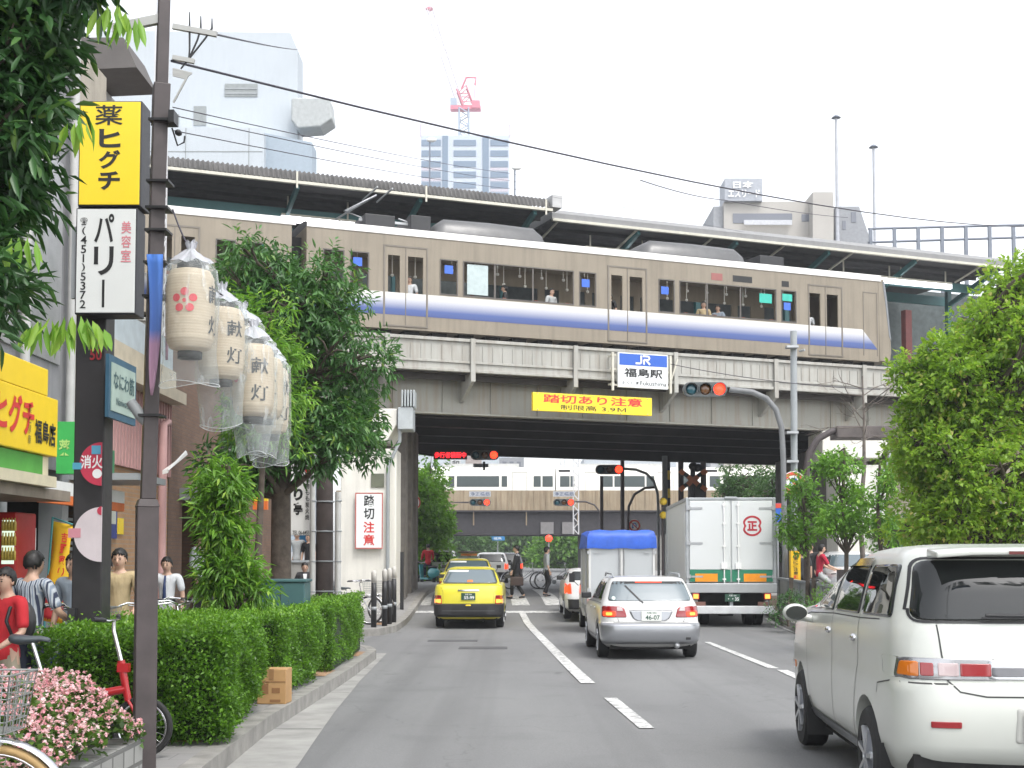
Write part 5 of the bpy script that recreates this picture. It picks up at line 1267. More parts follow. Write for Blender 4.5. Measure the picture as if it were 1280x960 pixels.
mb = MB(); mb.box(-r * .95, r * .95, -.016, -.011, r * .45, r * .98); mb.build('band', M('sign_red', (.62, .07, .04), .5), t); mb = MB(); mb.tube([(0, .05, -r), (0, .05, gz(36) - at(972, 640, 36).z)], .03, 6); mb.build('pole', GREYPAINT, t)
t = thing('road_sign', 'far blue direction sign above the road beyond the tan viaduct', 'road sign', at(622, 673, 150)); mb = MB(); mb.box(-.8, .8, -.05, .05, -.24, .24); mb.build('board', M('sign_blue2', (.03, .22, .5), .5), t); letters('lettering', '福島', .9, .3, facing((0, -.055, 0)), WINK, t, wp=False); mb = MB(); mb.tube([(.0, .1, -.2), (0, .1, .35 - at(622, 673, 150).z)], .08, 6); mb.build('pole', GREYPAINT, t)
# signs on the viaduct
def board(name, label, px0, py0, px1, py1, v, mat, cat='sign', th=.1):
	u0, z1 = onv(px0, py0, v); u1, z0 = onv(px1, py1, v); c = bw((u0 + u1) / 2, v, (z0 + z1) / 2); t = thing(name, label, cat, c, ALPHA); w, h = u1 - u0, z1 - z0
	mb = MB(); mb.box(-w / 2, w / 2, 0, th, -h / 2, h / 2); mb.build('board', mat, t, bevel=.01); return t, w, h
t, w, h = board('station_sign', 'white and blue station name sign hung on the viaduct parapet', 773, 440, 835, 487, -.55, M('sign_white', (.78, .80, .80), .4, var=.03))
BLUE = M('jr_blue', (.02, .10, .46), .4, var=.05)
mb = MB(); mb.box(-w / 2 + .03, w / 2 - .03, -.006, -.001, h * .14, h / 2 - .03); mb.build('blue_panel', BLUE, t)
mb = MB(); k = h * .145; y = -.012; zc = h * .315     # the two joined letters of the railway emblem
def stroke(P, wd):
	for a, b in zip(P, P[1:]): mb.beam((a[0] * k, y, zc + a[1] * k), (b[0] * k, y, zc + b[1] * k), wd * k, .006, up=(0, 1, 0))
stroke([(-1.75, -.75), (-.75, -.75), (-.55, -.62), (-.5, -.4), (-.5, .85)], .36); stroke([(-.5, .75), (.55, .75)], .0001 + .0)
stroke([(-.15, .75), (1.05, .75), (1.3, .6), (1.3, .2), (1.05, .05), (.1, .05)], .34); stroke([(.1, .05), (.1, -.9)], .36); stroke([(.55, .0), (1.45, -.88)], .38)
mb.build('emblem', WINK, t)
letters('lettering', '福島駅', w * .78, h * .27, facing((0, -.006, -h * .07)), INK, t, .022, wp=False); letters('lettering', 'ふくしま', w * .36, h * .09, facing((-w * .27, -.006, -h * .36)), INK, t, .012, wp=False); letters('lettering', 'Fukushima', w * .53, h * .125, facing((w * .2, -.006, -h * .355)), INK, t, 0, wp=False)
mb = MB()
for x in (-w / 2 - .18, w / 2 + .1): mb.box(x, x + .06, .05, .12, -h / 2 - .1, h / 2);
for z in (-h / 2 + .05, 0, h / 2 - .1): mb.box(-w / 2 - .2, w / 2 + .2, .11, .16, z, z + .05)
for x in (-w / 2 - .1, w / 2 + .1):
	for z in (-h / 2 + .1, h / 2 - .1): mb.box(x, x + .05, .16, .5, z, z + .05)
mb.beam((w / 2 + .5, .3, h / 2 - .05), (w / 2 + .2, .3, -h / 2 + .1), .04, .04); mb.build('frame', CREAM, t)
t, w, h = board('warning_sign', 'long yellow crossing and height limit sign under the station name sign', 666, 490, 815, 520, -.5, YELM)
letters('lettering', '踏切あり注意', w * .83, h * .47, facing((-w * .0, -.006, h * .2)), REDINK, t, .018, wp=False); letters('lettering', '制限高 3.9Ｍ', w * .55, h * .28, facing((0, -.006, -h * .24)), INK, t, 0, wp=False)
mb = MB()
for i in range(5):
	for z in (h / 2 - .04, -h / 2 + .04): mb.lathe([(.015, -.012), (.015, 0)], 6, (-w / 2 + .15 + i * (w - .3) / 4, 0, z), 'y')
for x in (-w * .3, w * .35): mb.box(x, x + .05, .101, .5, h * .2, h * .45)
mb.build_each('fixing', GREYPAINT, t)
# overhead wires
WIRE = M('cable', (.05, .045, .06), .6)
def wire(label, pts, r, sag=0):
	P = []; pts = [Vector(p) for p in pts]
	for a, b in zip(pts, pts[1:]):
		for i in range(14): f = i / 14; q = a.lerp(b, f); q.z -= sag * 4 * f * (1 - f); P.append(q)
	P.append(pts[-1]); mb = MB(); mb.tube(P, r, 5); o = mb.build('cable', WIRE); tag(o, label, 'cable'); return o
wire('thick overhead cable running from the lantern pole across the sky', [at(214, 76, 8.8), at(1330, 283, 31)], .009, .35)
wire('thin overhead cable from the pole bracket past the pale building', [at(266, 42, 8.9), at(372, 62, 30)], .008, .02)
wire('upper of three thin cables crossing the high-rise', [at(216, 134, 8.8), at(640, 217, 28), at(880, 262, 40)], .004, .05)
wire('middle of three thin cables crossing the high-rise', [at(216, 144, 8.8), at(640, 226, 28), at(930, 290, 40)], .004, .05)
wire('lowest of three thin cables crossing the high-rise', [at(216, 163, 8.8), at(640, 236, 28), at(800, 262, 40)], .004, .05)
wire('cable crossing in front of the apartment roof sign', [at(800, 225, 20), at(905, 250, 30), at(1060, 272, 44)], .009, .05)
wire('low slack cable hanging along the viaduct parapet to the bare tree', [at(838, 455, 30), at(1100, 487, 28)], .008, .1)
# vehicles
PEARL = M('pearl_white_paint', (.55, .565, .52), .28, var=.02, coat=.8)
CARW = M('white_car_paint', (.60, .60, .59), .3, var=.02, coat=.7)
SILV = M('silver_paint', (.31, .32, .34), .3, .55, var=.03, coat=.6)
TAXY = M('taxi_yellow', (.74, .66, .05), .3, var=.02, coat=.7)
PEARL.node_tree.nodes['Principled BSDF'].inputs['Coat Roughness'].default_value = .22
TINT = GL('dark_tinted_glass', (.012, .014, .014), 1.55, .02)
PALEG = GL('pale_car_glass', (.09, .125, .14), 2.4, .03)
SEAM = M('panel_gap', (.05, .05, .05), .7)
BPL = M('black_bumper', (.03, .03, .032), .55, var=.15)
def add_patch(bv, d, polys, name, mat, par, off=.006, rr=.03, rings=9):
	for p in polys: mb = MB(); patch(bv, d, p, off, rings, mb, rr=rr); o = mb.build(name, mat, par)
	return o
def car_root(name, label, cat, X, Y, heading, group=None): return thing(name, label, cat, (X, Y, gz(Y + 2)), -heading, group)
def body_obj(me, mat, par):
	me.materials.clear(); me.materials.append(mat); o = bpy.data.objects.new('body', me); COL.objects.link(o); o.parent = par; return o
def both(p): return [p, mirror(p)]
# --- white people carrier close to the camera
t = car_root('people_carrier', 'pearl white people carrier with dark tinted rear glass, nearest car', 'people carrier', 3.0, 7.35, R_(3.6), )
t.location.z = 0
LV = [(.24, .40, 4.45, .72), (.32, .22, 4.52, .80), (.43, .05, 4.56, .835), (.50, .015, 4.58, .845), (.66, .0, 4.60, .852, .26), (.78, .01, 4.60, .852, .26), (.835, .025, 4.58, .85, .25), (.85, .05, 4.56, .848, .24),
	  (.98, .065, 4.50, .847, .24), (1.10, .085, 4.30, .842, .24), (1.15, .10, 3.85, .832, .24), (1.19, .115, 3.42, .822, .24), (1.28, .145, 3.12, .798, .24), (1.38, .18, 2.82, .768, .24), (1.47, .225, 2.52, .735, .25), (1.53, .25, 2.28, .705, .26), (1.57, .265, 2.05, .675, .28), (1.595, .31, 1.85, .635, .3), (1.615, .45, 1.65, .57, .3), (1.63, .7, 1.45, .45, .3), (1.636, .9, 1.3, .3, .2)]
WH = [(s * .76, y) for s in (-1, 1) for y in (.93, 3.62)]
me = car_shell(LV, WH, .365, .24); bv = bvh_of(me); body_obj(me, PEARL, t)
for x, y in WH: wheel(t, (.745 if x > 0 else -.745), y, .312, .195, 1 if x > 0 else -1, 7, True)
add_patch(bv, 'rear', [[(-.735, 1.195), (.735, 1.195), (.66, 1.535), (-.66, 1.535)]], 'rear_window', TINT, t, .012, .07, 16)
mb = MB(); strip(bv, 'rear', rpoly([(-.745, 1.185), (.745, 1.185), (.67, 1.548), (-.67, 1.548)], .075, 6) + [(-.745, 1.25)], .014, .006, mb); mb.build('window_seal', BLACKP, t)
mb = MB(); sp = [(-.60, 1.56), (-.4, 1.575), (0, 1.58), (.4, 1.575), (.60, 1.56)]
vs = []
for x, z in sp: vs += [(x, .10, z - .012), (x, .10, z + .022), (x, .34, z + .042), (x, .34, z - .012)]
mb.add(vs, [(4 * i + j, 4 * i + (j + 1) % 4, 4 * i + 4 + (j + 1) % 4, 4 * i + 4 + j) for i in range(4) for j in range(4)] + [(0, 1, 2, 3), (16, 17, 18, 19)], True); mb.build('spoiler', PEARL, t, bevel=.008)
mb = MB(); mb.box(-.2, .2, .095, .101, 1.568, 1.586); mb.build('high_brake_lamp', M('dark_red_lens', (.12, .02, .02), .2), t)
mb = MB(); mb.tube([(.10, .10, 1.215), (-.05, .085, 1.222), (-.34, .088, 1.225)], [.016, .012, .009], 6); mb.box(-.36, .02, .085, .095, 1.205, 1.215); mb.build('wiper', BLACKP, t)
for s in (1, -1):
	fl = lambda p: p if s < 0 else mirror(p)
	b = add_patch(bv, 'rear', [fl([(-.83, .862), (-.29, .862), (-.30, .982), (-.83, .985)])], 'tail_lamp', M('lamp_bezel', (.35, .35, .36), .2, .8), t, .006, .015)
	add_patch(bv, 'rear', [fl([(-.765, .880), (-.71, .880), (-.71, .962), (-.765, .962)])], 'indicator_lens', LAMPO, b, .013, .008)
	add_patch(bv, 'rear', [fl([(-.70, .885), (-.635, .885), (-.635, .957), (-.70, .957)]), fl([(-.49, .885), (-.325, .885), (-.325, .955), (-.49, .955)])], 'brake_lens', LAMPR, b, .013, .008)
	add_patch(bv, 'rear', [fl([(-.61, .885), (-.50, .885), (-.50, .957), (-.61, .957)])], 'reversing_lens', LAMPC, b, .013, .008)
	side = 'left' if s < 0 else 'right'
	q = add_patch(bv, side, [[(.13, .862), (.27, .868), (.25, .978), (.13, .982)]], 'lamp_return', M('lamp_bezel', (.35, .35, .36)), b, .006, .02)
	add_patch(bv, side, [[(.135, .880), (.235, .884), (.22, .962), (.135, .964)]], 'indicator_lens', LAMPO, q, .012, .015)
	add_patch(bv, 'rear', [fl([(-.66, .60), (-.50, .60), (-.50, .635), (-.66, .635)])], 'reflector', LAMPR, t, .008, .006)
	add_patch(bv, side, [[(.37, 1.20), (1.12, 1.19), (1.18, 1.505), (.50, 1.512)]], 'quarter_window', TINT, t, .006, .05)
	add_patch(bv, side, [[(1.19, 1.188), (2.02, 1.178), (2.05, 1.497), (1.25, 1.50)]], 'door_window', TINT, t, .006, .03)
	add_patch(bv, side, [[(2.10, 1.176), (3.22, 1.150), (2.72, 1.38), (2.36, 1.478), (2.12, 1.490)]], 'door_window', GL('side_glass', (.03, .035, .035), 1.6, .03), t, .006, .03)
	mb = MB(); strip(bv, side, [(1.22, 1.525), (2.0, 1.515), (2.36, 1.49), (2.78, 1.37)], .05, .022, mb); mb.build('rain_visor', M('smoked_visor', (.05, .05, .05), .12, coat=.6), t)
	mb = MB()
	for P in ([(.62, 1.18), (1.15, 1.165), (2.08, 1.155), (3.1, 1.12), (3.6, 1.05)], [(1.16, 1.19), (1.14, .9), (1.28, .60), (1.36, .34)], [(2.08, 1.17), (2.06, .8), (2.1, .34)], [(3.2, 1.16), (3.24, .9), (3.14, .5), (3.10, .34)], [(.32, .84), (.6, .80), (.62, .74)]): strip(bv, side, P, .008, .002, mb)
	mb.build('panel_gaps', SEAM, t)
	mb = MB(); strip(bv, side, [(1.3, .335), (3.2, .335)], .07, .012, mb); mb.build('side_sill', SILV, t)
	for y in (1.28, 2.2):
		h = proj(bv, side, y, 1.03, .0); mb = MB(); mb.ball(h, (.03, .055, .026), 10, 6); o = mb.build('door_handle', CHROME, t)
	m = proj(bv, side, 3.0, 1.10, .02); sx = -1 if s < 0 else 1
	mb = MB(); mb.ball(m + Vector((sx * .11, 0, .02)), (.10, .06, .07), 14, 10); mb.tube([m + Vector((-sx * .03, 0, -.03)), m + Vector((sx * .08, 0, -.01))], .03, 8); q = mb.build('wing_mirror', PEARL, t)
	mb = MB(); c = m + Vector((sx * .11, -.06, .02)); mb.prism([(c.x + .082 * math.cos(a), c.z + .054 * math.sin(a)) for a in np.linspace(0, 2 * math.pi, 18)[:-1]], c.y - .012, c.y, 'xz'); mb.build('mirror_glass', GL('mirror_glass', (.02, .025, .022), 1.6, .02), q)
	add_patch(bv, side, [[(3.95, .62), (4.15, .62), (4.15, .68), (3.95, .68)]], 'side_marker', LAMPO, t, .008, .01)
mb = MB()
for P in ([(-.60, 1.17), (-.585, 1.0), (-.56, .86), (-.50, .80), (-.36, .775), (.36, .775), (.50, .80), (.56, .86), (.585, 1.0), (.60, 1.17)], [(-.84, .842), (-.56, .842)], [(.84, .842), (.56, .842)]): strip(bv, 'rear', P, .009, .002, mb)
mb.build('panel_gaps', SEAM, t)
add_patch(bv, 'rear', [[(-.34, .865), (.34, .865), (.34, .975), (-.34, .975)]], 'chrome_garnish', M('garnish_silver', (.5, .51, .52), .22, .85), t, .007, .02)
add_patch(bv, 'rear', [[(-.32, .885), (.32, .885), (.32, .935), (-.32, .935)]], 'garnish_recess', M('recess_grey', (.18, .18, .19), .3, .5), t, .012, .01)
add_patch(bv, 'rear', [[(-.21, .52), (.21, .52), (.20, .715), (-.20, .715)]], 'plate_recess', M('recess_shadow_paint', (.45, .45, .42), .4), t, .004, .02)
plate(t, 0, -.012, .615, '36-72', '大阪 500 は')
mb = MB(); mb.box(-.74, .74, .12, .3, .23, .44); mb.box(-.7, .7, .3, 4.2, .2, .3); mb.build('underside', UNDER, t)
mb = MB()
for x in (-.745, .745):
	mb.box(x - .1, x + .1, .52, .53, .14, .45); mb.box(x - .1, x + .1, 3.22, 3.23, .14, .45)
mb.build_each('mud_flap', RUBBER, t)
mb = MB(); mb.box(-.45, .0, 3.0, 3.1, .9, 1.2); mb.build('dashboard', BLACKP, t)
# --- white and silver estate car
t = car_root('estate_car', 'white estate car with silver bumper and lit brake lamps in the middle lane', 'car', 2.29, 21.7, R_(-1.0))
LV = [(.20, .2, 4.2, .72), (.27, .06, 4.3, .80), (.34, .0, 4.35, .83), (.55, -.01, 4.38, .842), (.60, .01, 4.38, .84), (.62, .06, 4.36, .835), (.80, .09, 4.3, .832), (.88, .12, 4.2, .82), (.93, .16, 3.5, .80), (.95, .19, 3.25, .79), (1.10, .31, 2.95, .735), (1.22, .41, 2.65, .685), (1.29, .48, 2.45, .65), (1.325, .52, 2.35, .62), (1.35, .62, 2.2, .56), (1.362, .85, 2.0, .45)]
WH = [(s * .745, y) for s in (-1, 1) for y in (.80, 3.35)]
me = car_shell(LV, WH, .345, .24); bv = bvh_of(me); body_obj(me, CARW, t)
for x, y in WH: wheel(t, (.735 if x > 0 else -.735), y, .295, .185, 1 if x > 0 else -1, 6, True)
add_patch(bv, 'rear', [[(-.70, .965), (.70, .965), (.60, 1.285), (-.60, 1.285)]], 'rear_window', PALEG, t, .008, .06, 14)
add_patch(bv, 'rear', [[(-.60, 1.232), (-.35, 1.245), (.35, 1.245), (.60, 1.232), (.585, 1.283), (-.585, 1.283)]], 'window_shade_band', INK, t, .009, .01)
add_patch(bv, 'rear', [[(-.22, 1.262), (.22, 1.262), (.22, 1.284), (-.22, 1.284)]], 'high_brake_lamp', BRAKE, t, .014, .004)
add_patch(bv, 'rear', [circ(-.6, 1.01, .03, 12)], 'round_sticker', M('pale_sticker', (.55, .65, .6), .5), t, .010, None)
mb = MB(); strip(bv, 'rear', [(-.40, 1.22), (-.18, .99), (-.12, .935)], .022, .02, mb); mb.build('wiper', BLACKP, t)
mb = MB(); strip(bv, 'rear', [(.34, 1.075), (.62, 1.025)], .035, .006, mb); mb.build('aerial_base', M('aerial_grey', (.15, .16, .17), .4), t)
for s in (1, -1):
	fl = lambda p: p if s < 0 else mirror(p); side = 'left' if s < 0 else 'right'
	b = add_patch(bv, 'rear', [fl([(-.80, .70), (-.40, .70), (-.44, .85), (-.50, .875), (-.79, .885)])], 'tail_lamp', LAMPR, t, .008, .03)
	add_patch(bv, 'rear', [fl([(-.79, .715), (-.58, .715), (-.58, .80), (-.78, .80)])], 'lit_lens', BRAKE, b, .013, .03)
	add_patch(bv, 'rear', [fl([(-.74, .73), (-.64, .73), (-.64, .78), (-.74, .78)])], 'lit_bulb', BRAKEH, b, .016, .02)
	add_patch(bv, 'rear', [fl([(-.56, .805), (-.46, .805), (-.49, .865), (-.56, .868)])], 'reversing_lens', LAMPC, b, .013, .01)
	add_patch(bv, side, [[(.15, .70), (.26, .72), (.24, .87), (.16, .88)]], 'lamp_return', LAMPR, b, .006, .03)
	for P in ([(.62, .97), (1.15, .965), (1.2, 1.27), (.86, 1.27)], [(1.2, .965), (1.95, .96), (1.98, 1.275), (1.25, 1.272)], [(2.02, .96), (2.95, .955), (2.62, 1.17), (2.4, 1.27), (2.05, 1.275)]): add_patch(bv, side, [P], 'side_window', TINT, t, .005, .03)
	mb = MB()
	for P in ([(.45, .92), (1.2, .93), (3.3, .90)], [(1.18, .95), (1.16, .6), (1.2, .3)], [(2.0, .95), (2.0, .3)], [(2.98, .95), (2.95, .3)]): strip(bv, side, P, .008, .002, mb)
	mb.build('panel_gaps', SEAM, t)
	mb = MB(); strip(bv, side, [(1.1, .30), (3.0, .30)], .12, .012, mb); mb.build('side_skirt', SILV, t)
	for y in (1.3, 2.12): mb = MB(); mb.ball(proj(bv, side, y, .82, 0), (.025, .06, .02), 8, 6); mb.build('door_handle', CARW, t)
	m = proj(bv, side, 2.75, .99, .02); sx = -1 if s < 0 else 1; mb = MB(); mb.box(m.x + sx * .02, m.x + sx * .2, m.y - .04, m.y + .06, m.z - .05, m.z + .06); mb.build('wing_mirror', BLACKP, t, bevel=.02)
	mb = MB(); mb.tube([(sx * .56, .72, 1.345), (sx * .57, .85, 1.40), (sx * .57, 2.0, 1.41), (sx * .56, 2.2, 1.36)], .016, 8); mb.build('roof_rail', GREYPAINT, t)
shell_part('rear_bumper', me, lambda x, y, z: .25 < z < .605 and y < .34, SILV, t, .012)
add_patch(bv, 'rear', [[(-.36, .80), (.36, .80), (.30, .68), (.24, .645), (-.24, .645), (-.30, .68)]], 'plate_garnish', SILV, t, .008, .02)
mb = MB(); strip(bv, 'rear', [(-.36, .835), (.36, .835)], .028, .018, mb); mb.build('chrome_strip', CHROME, t)
add_patch(bv, 'rear', [[(.56, .335), (.64, .335), (.64, .375), (.56, .375)]], 'towing_cover', BLACKP, t, .016, .008)
plate(t, 0, .055, .725, '46-07', '大阪 502', w=.33)
mb = MB(); strip(bv, 'rear', [(-.62, .62), (.62, .62)], .008, .003, mb); strip(bv, 'rear', [(-.55, .68), (-.53, .62)], .007, .003, mb); strip(bv, 'rear', [(.55, .68), (.53, .62)], .007, .003, mb); mb.build('panel_gaps', SEAM, t)
mb = MB(); mb.box(-.66, .66, .2, 4.0, .17, .24); mb.box(-.6, .6, .25, .4, .2, .28); mb.build('underside', UNDER, t)
mb = MB(); mb.lathe([(.045, .0), (.045, .3), (.035, .3), (.035, .01)], 14, (.42, .05, .235), 'y'); mb.build('exhaust', STEEL, t)
# --- yellow taxis
def taxi(label, X, Y, hd, sign=False, group='yellow taxis'):
	t = car_root('taxi', label, 'taxi', X, Y, hd, group)
	LV = [(.22, .14, 4.4, .74), (.28, .05, 4.5, .80), (.34, .0, 4.55, .83), (.56, .0, 4.6, .845), (.58, .05, 4.58, .838), (.78, .05, 4.55, .838), (.92, .07, 4.5, .83), (1.00, .10, 4.4, .81), (1.025, .15, 4.25, .785), (1.03, .88, 3.25, .73), (1.16, 1.08, 3.0, .69), (1.30, 1.30, 2.72, .63), (1.38, 1.42, 2.58, .585), (1.42, 1.55, 2.45, .52), (1.445, 1.75, 2.3, .4)]
	WH = [(s * .74, y) for s in (-1, 1) for y in (.98, 3.6)]
	me = car_shell(LV, WH, .34, .24); bv = bvh_of(me); body_obj(me, TAXY, t)
	for x, y in WH: wheel(t, (.725 if x > 0 else -.725), y, .30, .185, 1 if x > 0 else -1, 8, True)
	add_patch(bv, 'rear', [[(-.655, 1.062), (.655, 1.062), (.535, 1.375), (-.535, 1.375)]], 'rear_window', PALEG, t, .008, .05, 12)
	mb = MB(); strip(bv, 'rear', rpoly([(-.665, 1.05), (.665, 1.05), (.545, 1.385), (-.545, 1.385)], .05) + [(-.66, 1.08)], .02, .005, mb); mb.build('window_seal', BLACKP, t)
	add_patch(bv, 'rear', [[(-.56, 1.32), (-.05, 1.32), (-.05, 1.365), (-.54, 1.365)]], 'white_sticker', M('window_banner', (.6, .62, .62), .5), t, .010, .01)
	add_patch(bv, 'rear', [[(-.07, 1.075), (.07, 1.075), (.07, 1.13), (-.07, 1.13)]], 'orange_sticker', LAMPO, t, .010, .01)
	for s in (1, -1):
		fl = lambda p: p if s < 0 else mirror(p); side = 'left' if s < 0 else 'right'
		b = add_patch(bv, 'rear', [fl([(-.825, .585), (-.625, .585), (-.64, .78), (-.825, .79)])], 'tail_lamp', LAMPR, t, .008, .01)
		add_patch(bv, 'rear', [fl([(-.81, .60), (-.645, .60), (-.65, .695), (-.81, .695)])], 'lit_lens', BRAKEH if not sign else BRAKE, b, .013, .01)
		add_patch(bv, side, [[(.14, .59), (.22, .59), (.22, .78), (.14, .78)]], 'lamp_return', LAMPO, b, .006, .01)
		for P in ([(1.3, 1.06), (2.05, 1.06), (2.05, 1.36), (1.58, 1.36)], [(2.1, 1.06), (3.0, 1.06), (2.6, 1.33), (2.15, 1.36)]): add_patch(bv, side, [P], 'side_window', TINT, t, .005, .02)
		mb = MB()
		for P in ([(1.25, 1.03), (1.25, .3)], [(2.08, 1.03), (2.08, .3)], [(3.1, 1.03), (3.1, .3)]): strip(bv, side, P, .008, .002, mb)
		mb.build('panel_gaps', SEAM, t)
		mb = MB(); strip(bv, side, [(.6, .44), (4.3, .44)], .09, .010, mb); mb.build('side_moulding', BPL, t)
		sx = -1 if s < 0 else 1; m = Vector((sx * .78, 3.9, 1.03)); mb = MB(); mb.tube([m, m + Vector((sx * .06, 0, .12))], .012, 6); mb.box(m.x - .0 + sx * .02, m.x + sx * .16, m.y - .03, m.y + .03, m.z + .1, m.z + .2); mb.build('fender_mirror', BLACKP, t, bevel=.012)
	shell_part('rear_bumper', me, lambda x, y, z: .26 < z < .575 and y < .5, BPL, t, .016)
	mb = MB(); strip(bv, 'rear', [(-.62, .42), (.62, .42)], .012, .024, mb); mb.build('bumper_strip', M('bumper_line', (.12, .12, .12), .5), t)
	mb = MB(); strip(bv, 'rear', [(-.25, .90), (.25, .90)], .035, .02, mb); mb.build('chrome_strip', CHROME, t)
	add_patch(bv, 'rear', [[(-.06, .535), (.06, .535), (.06, .575), (-.06, .575)]], 'yellow_tag', YELM, t, .03, .005)
	plate(t, 0, .035, .755, '' if sign else '55-99', '大阪 500', green=True)
	mb = MB(); strip(bv, 'rear', [(-.66, .98), (-.6, .86), (-.6, .60)], .005, .002, mb); strip(bv, 'rear', [(.66, .98), (.6, .86), (.6, .60)], .005, .002, mb); mb.build('panel_gaps', SEAM, t)
	mb = MB(); mb.box(-.68, .68, .2, 4.2, .19, .25); mb.box(-.5, -.1, .2, .7, .16, .24); mb.lathe([(.035, 0), (.035, .4)], 10, (.35, .1, .2), 'y'); mb.build('underside', UNDER, t)
	if sign:
		mb = MB(); mb.box(-.06, .06, 1.9, 2.1, 1.44, 1.52); mb.lathe([(.04, 0), (.36, .015), (.38, .03), (.34, .05), (.04, .07)], 20, (0, 2.0, 1.60)); o = mb.build('roof_sign', M('roof_sign_dark', (.05, .04, .04), .4), t)
		mb = MB(); mb.box(-.24, .24, 1.86, 1.9, 1.52, 1.585); mb.build('roof_sign_face', M('roof_sign_orange', (.5, .18, .06), .5), o)
		for sx in (-1, 1): pass
		mb = MB()
		for i in range(3): mb.box(-.30 + .02 * i, .3 - .02 * i, 1.5 + .02 * i, 1.53 + .02 * i, 1.44, 1.5)
		mb.build('roof_rack', M('taxi_green_band', (.05, .06, .05), .5), t)
	return t
taxi('yellow taxi with a green number plate waiting at the stop line', (585.5 - 640) / FPX * 31.1, 31.1, R_(.6))
taxi('yellow taxi with a dark roof sign waiting ahead of the other one', (583 - 640) / FPX * 38.2, 38.2, R_(.4), True).location.z -= .15
# --- small box van with blue tarpaulin
t = car_root('box_van', 'small white box van with blue tarpaulin roof behind the estate car', 'van', (777 - 640) / FPX * 29.4, 29.4, R_(-2.2))
GP = M('aluminium_panel', (.46, .48, .49), .4, .35, var=.05, scale=.8)
W = .74
mb = MB(); mb.box(-W + .04, W - .04, .02, 1.95, .62, 1.96); mb.build('cargo_box', GP, t)
mb = MB()
for x0, x1 in ((-W, -W + .05), (W - .05, W), (-.03, .03)): mb.box(x0, x1, -.01, .018, .6, 1.98)
mb.box(-W + .05, -.03, -.01, .018, 1.93, 1.98); mb.box(.03, W - .05, -.01, .018, 1.93, 1.98); mb.box(-W + .05, W - .05, -.01, .0, .6, .66)
for y in (.02, .95, 1.9): mb.box(-W, -W + .04, y, y + .05, .6, 1.98); mb.box(W - .04, W, y, y + .05, .6, 1.98)
mb.build('box_frame', CARW, t, bevel=.006)
mb = MB()
for z in (.95, 1.78):
	for s in (-1, 1): mb.box(s * W - s * .18 - .06, s * W - s * .18 + .06, -.022, -.012, z, z + .03); mb.box(s * W - .03, s * W + .03, -.03, .0, z - .02, z + .05)
mb.build_each('hinge', STEEL, t)
mb = MB(); mb.tube([(-.05, -.03, .75), (-.05, -.03, 1.9)], .014, 8); mb.tube([(.05, -.03, .75), (.05, -.03, 1.9)], .014, 8); mb.box(-.05, .05, -.035, -.012, 1.1, 1.16); mb.build('lock_rods', STEEL, t)
TARP = M('blue_tarpaulin', (.015, .09, .48), .45, var=.2, scale=5, bmp=.4, bscale=9)
mb = MB(); n = 9; vs = []; ring = []
for i, (yy, zz, ww) in enumerate(((-.05, 1.88, W + .04), (-.05, 2.12, W + .03), (-.0, 2.26, W - .02), (.1, 2.29, W - .12), (1.9, 2.29, W - .12), (2.0, 2.25, W - .02), (2.03, 1.9, W + .03))):
	for j in range(n + 1): x = -ww + 2 * ww * j / n; vs.append((x, yy + .012 * math.sin(j * 2.3 + i), zz + .012 * math.sin(j * 1.7 + i * 2)))
m = n + 1; fs = [(i * m + j, i * m + j + 1, (i + 1) * m + j + 1, (i + 1) * m + j) for i in range(6) for j in range(n)]
mb.add(vs, fs, True)
for s in (0, n): mb.add([vs[i * m + s] for i in range(7)], [tuple(range(7))], False)
mb.build('tarpaulin', TARP, t)
LV = [(.30, 1.98, 3.2, .66, .05), (.5, 1.97, 3.28, .70, .05), (.85, 1.97, 3.26, .705, .05), (1.0, 1.97, 3.1, .70, .05), (1.4, 1.98, 2.85, .65, .05), (1.62, 2.0, 2.65, .60, .05), (1.68, 2.1, 2.5, .5, .05)]
me = car_shell(LV); bvv = bvh_of(me); me.materials.append(CARW); o = bpy.data.objects.new('cab', me); COL.objects.link(o); o.parent = t
for side in ('left', 'right'): add_patch(bvv, side, [[(2.15, 1.0), (3.0, 1.0), (2.8, 1.42), (2.2, 1.5)]], 'side_window', TINT, o, .006, .03)
mb = MB(); mb.box(-W + .02, W - .02, .02, 1.95, .5, .60); mb.box(-.5, .5, .0, 3.1, .36, .5); mb.box(-.66, .66, .0, .04, .34, .44); mb.build('chassis', GREYPAINT, t)
mb = MB(); mb.box(-.60, .60, .3, 3.0, .2, .36); mb.build('underside', UNDER, t)
for x in (-.62, .62):
	for y in (.75, 2.75): wheel(t, x, y, .27, .15, 1 if x > 0 else -1, 6, False, GREYPAINT)
for s in (-1, 1):
	mb = MB(); mb.box(s * .62 - .1, s * .62 + .1, -.03, .02, .47, .57); q = mb.build('tail_lamp', LAMPR, t, bevel=.01)
	mb = MB(); mb.tube([(s * .7, 3.0, 1.0), (s * .86, 3.02, 1.15)], .012, 6); mb.box(s * .86 - .07, s * .86 + .07, 2.99, 3.03, 1.08, 1.3); mb.build('wing_mirror', BLACKP, t, bevel=.015)
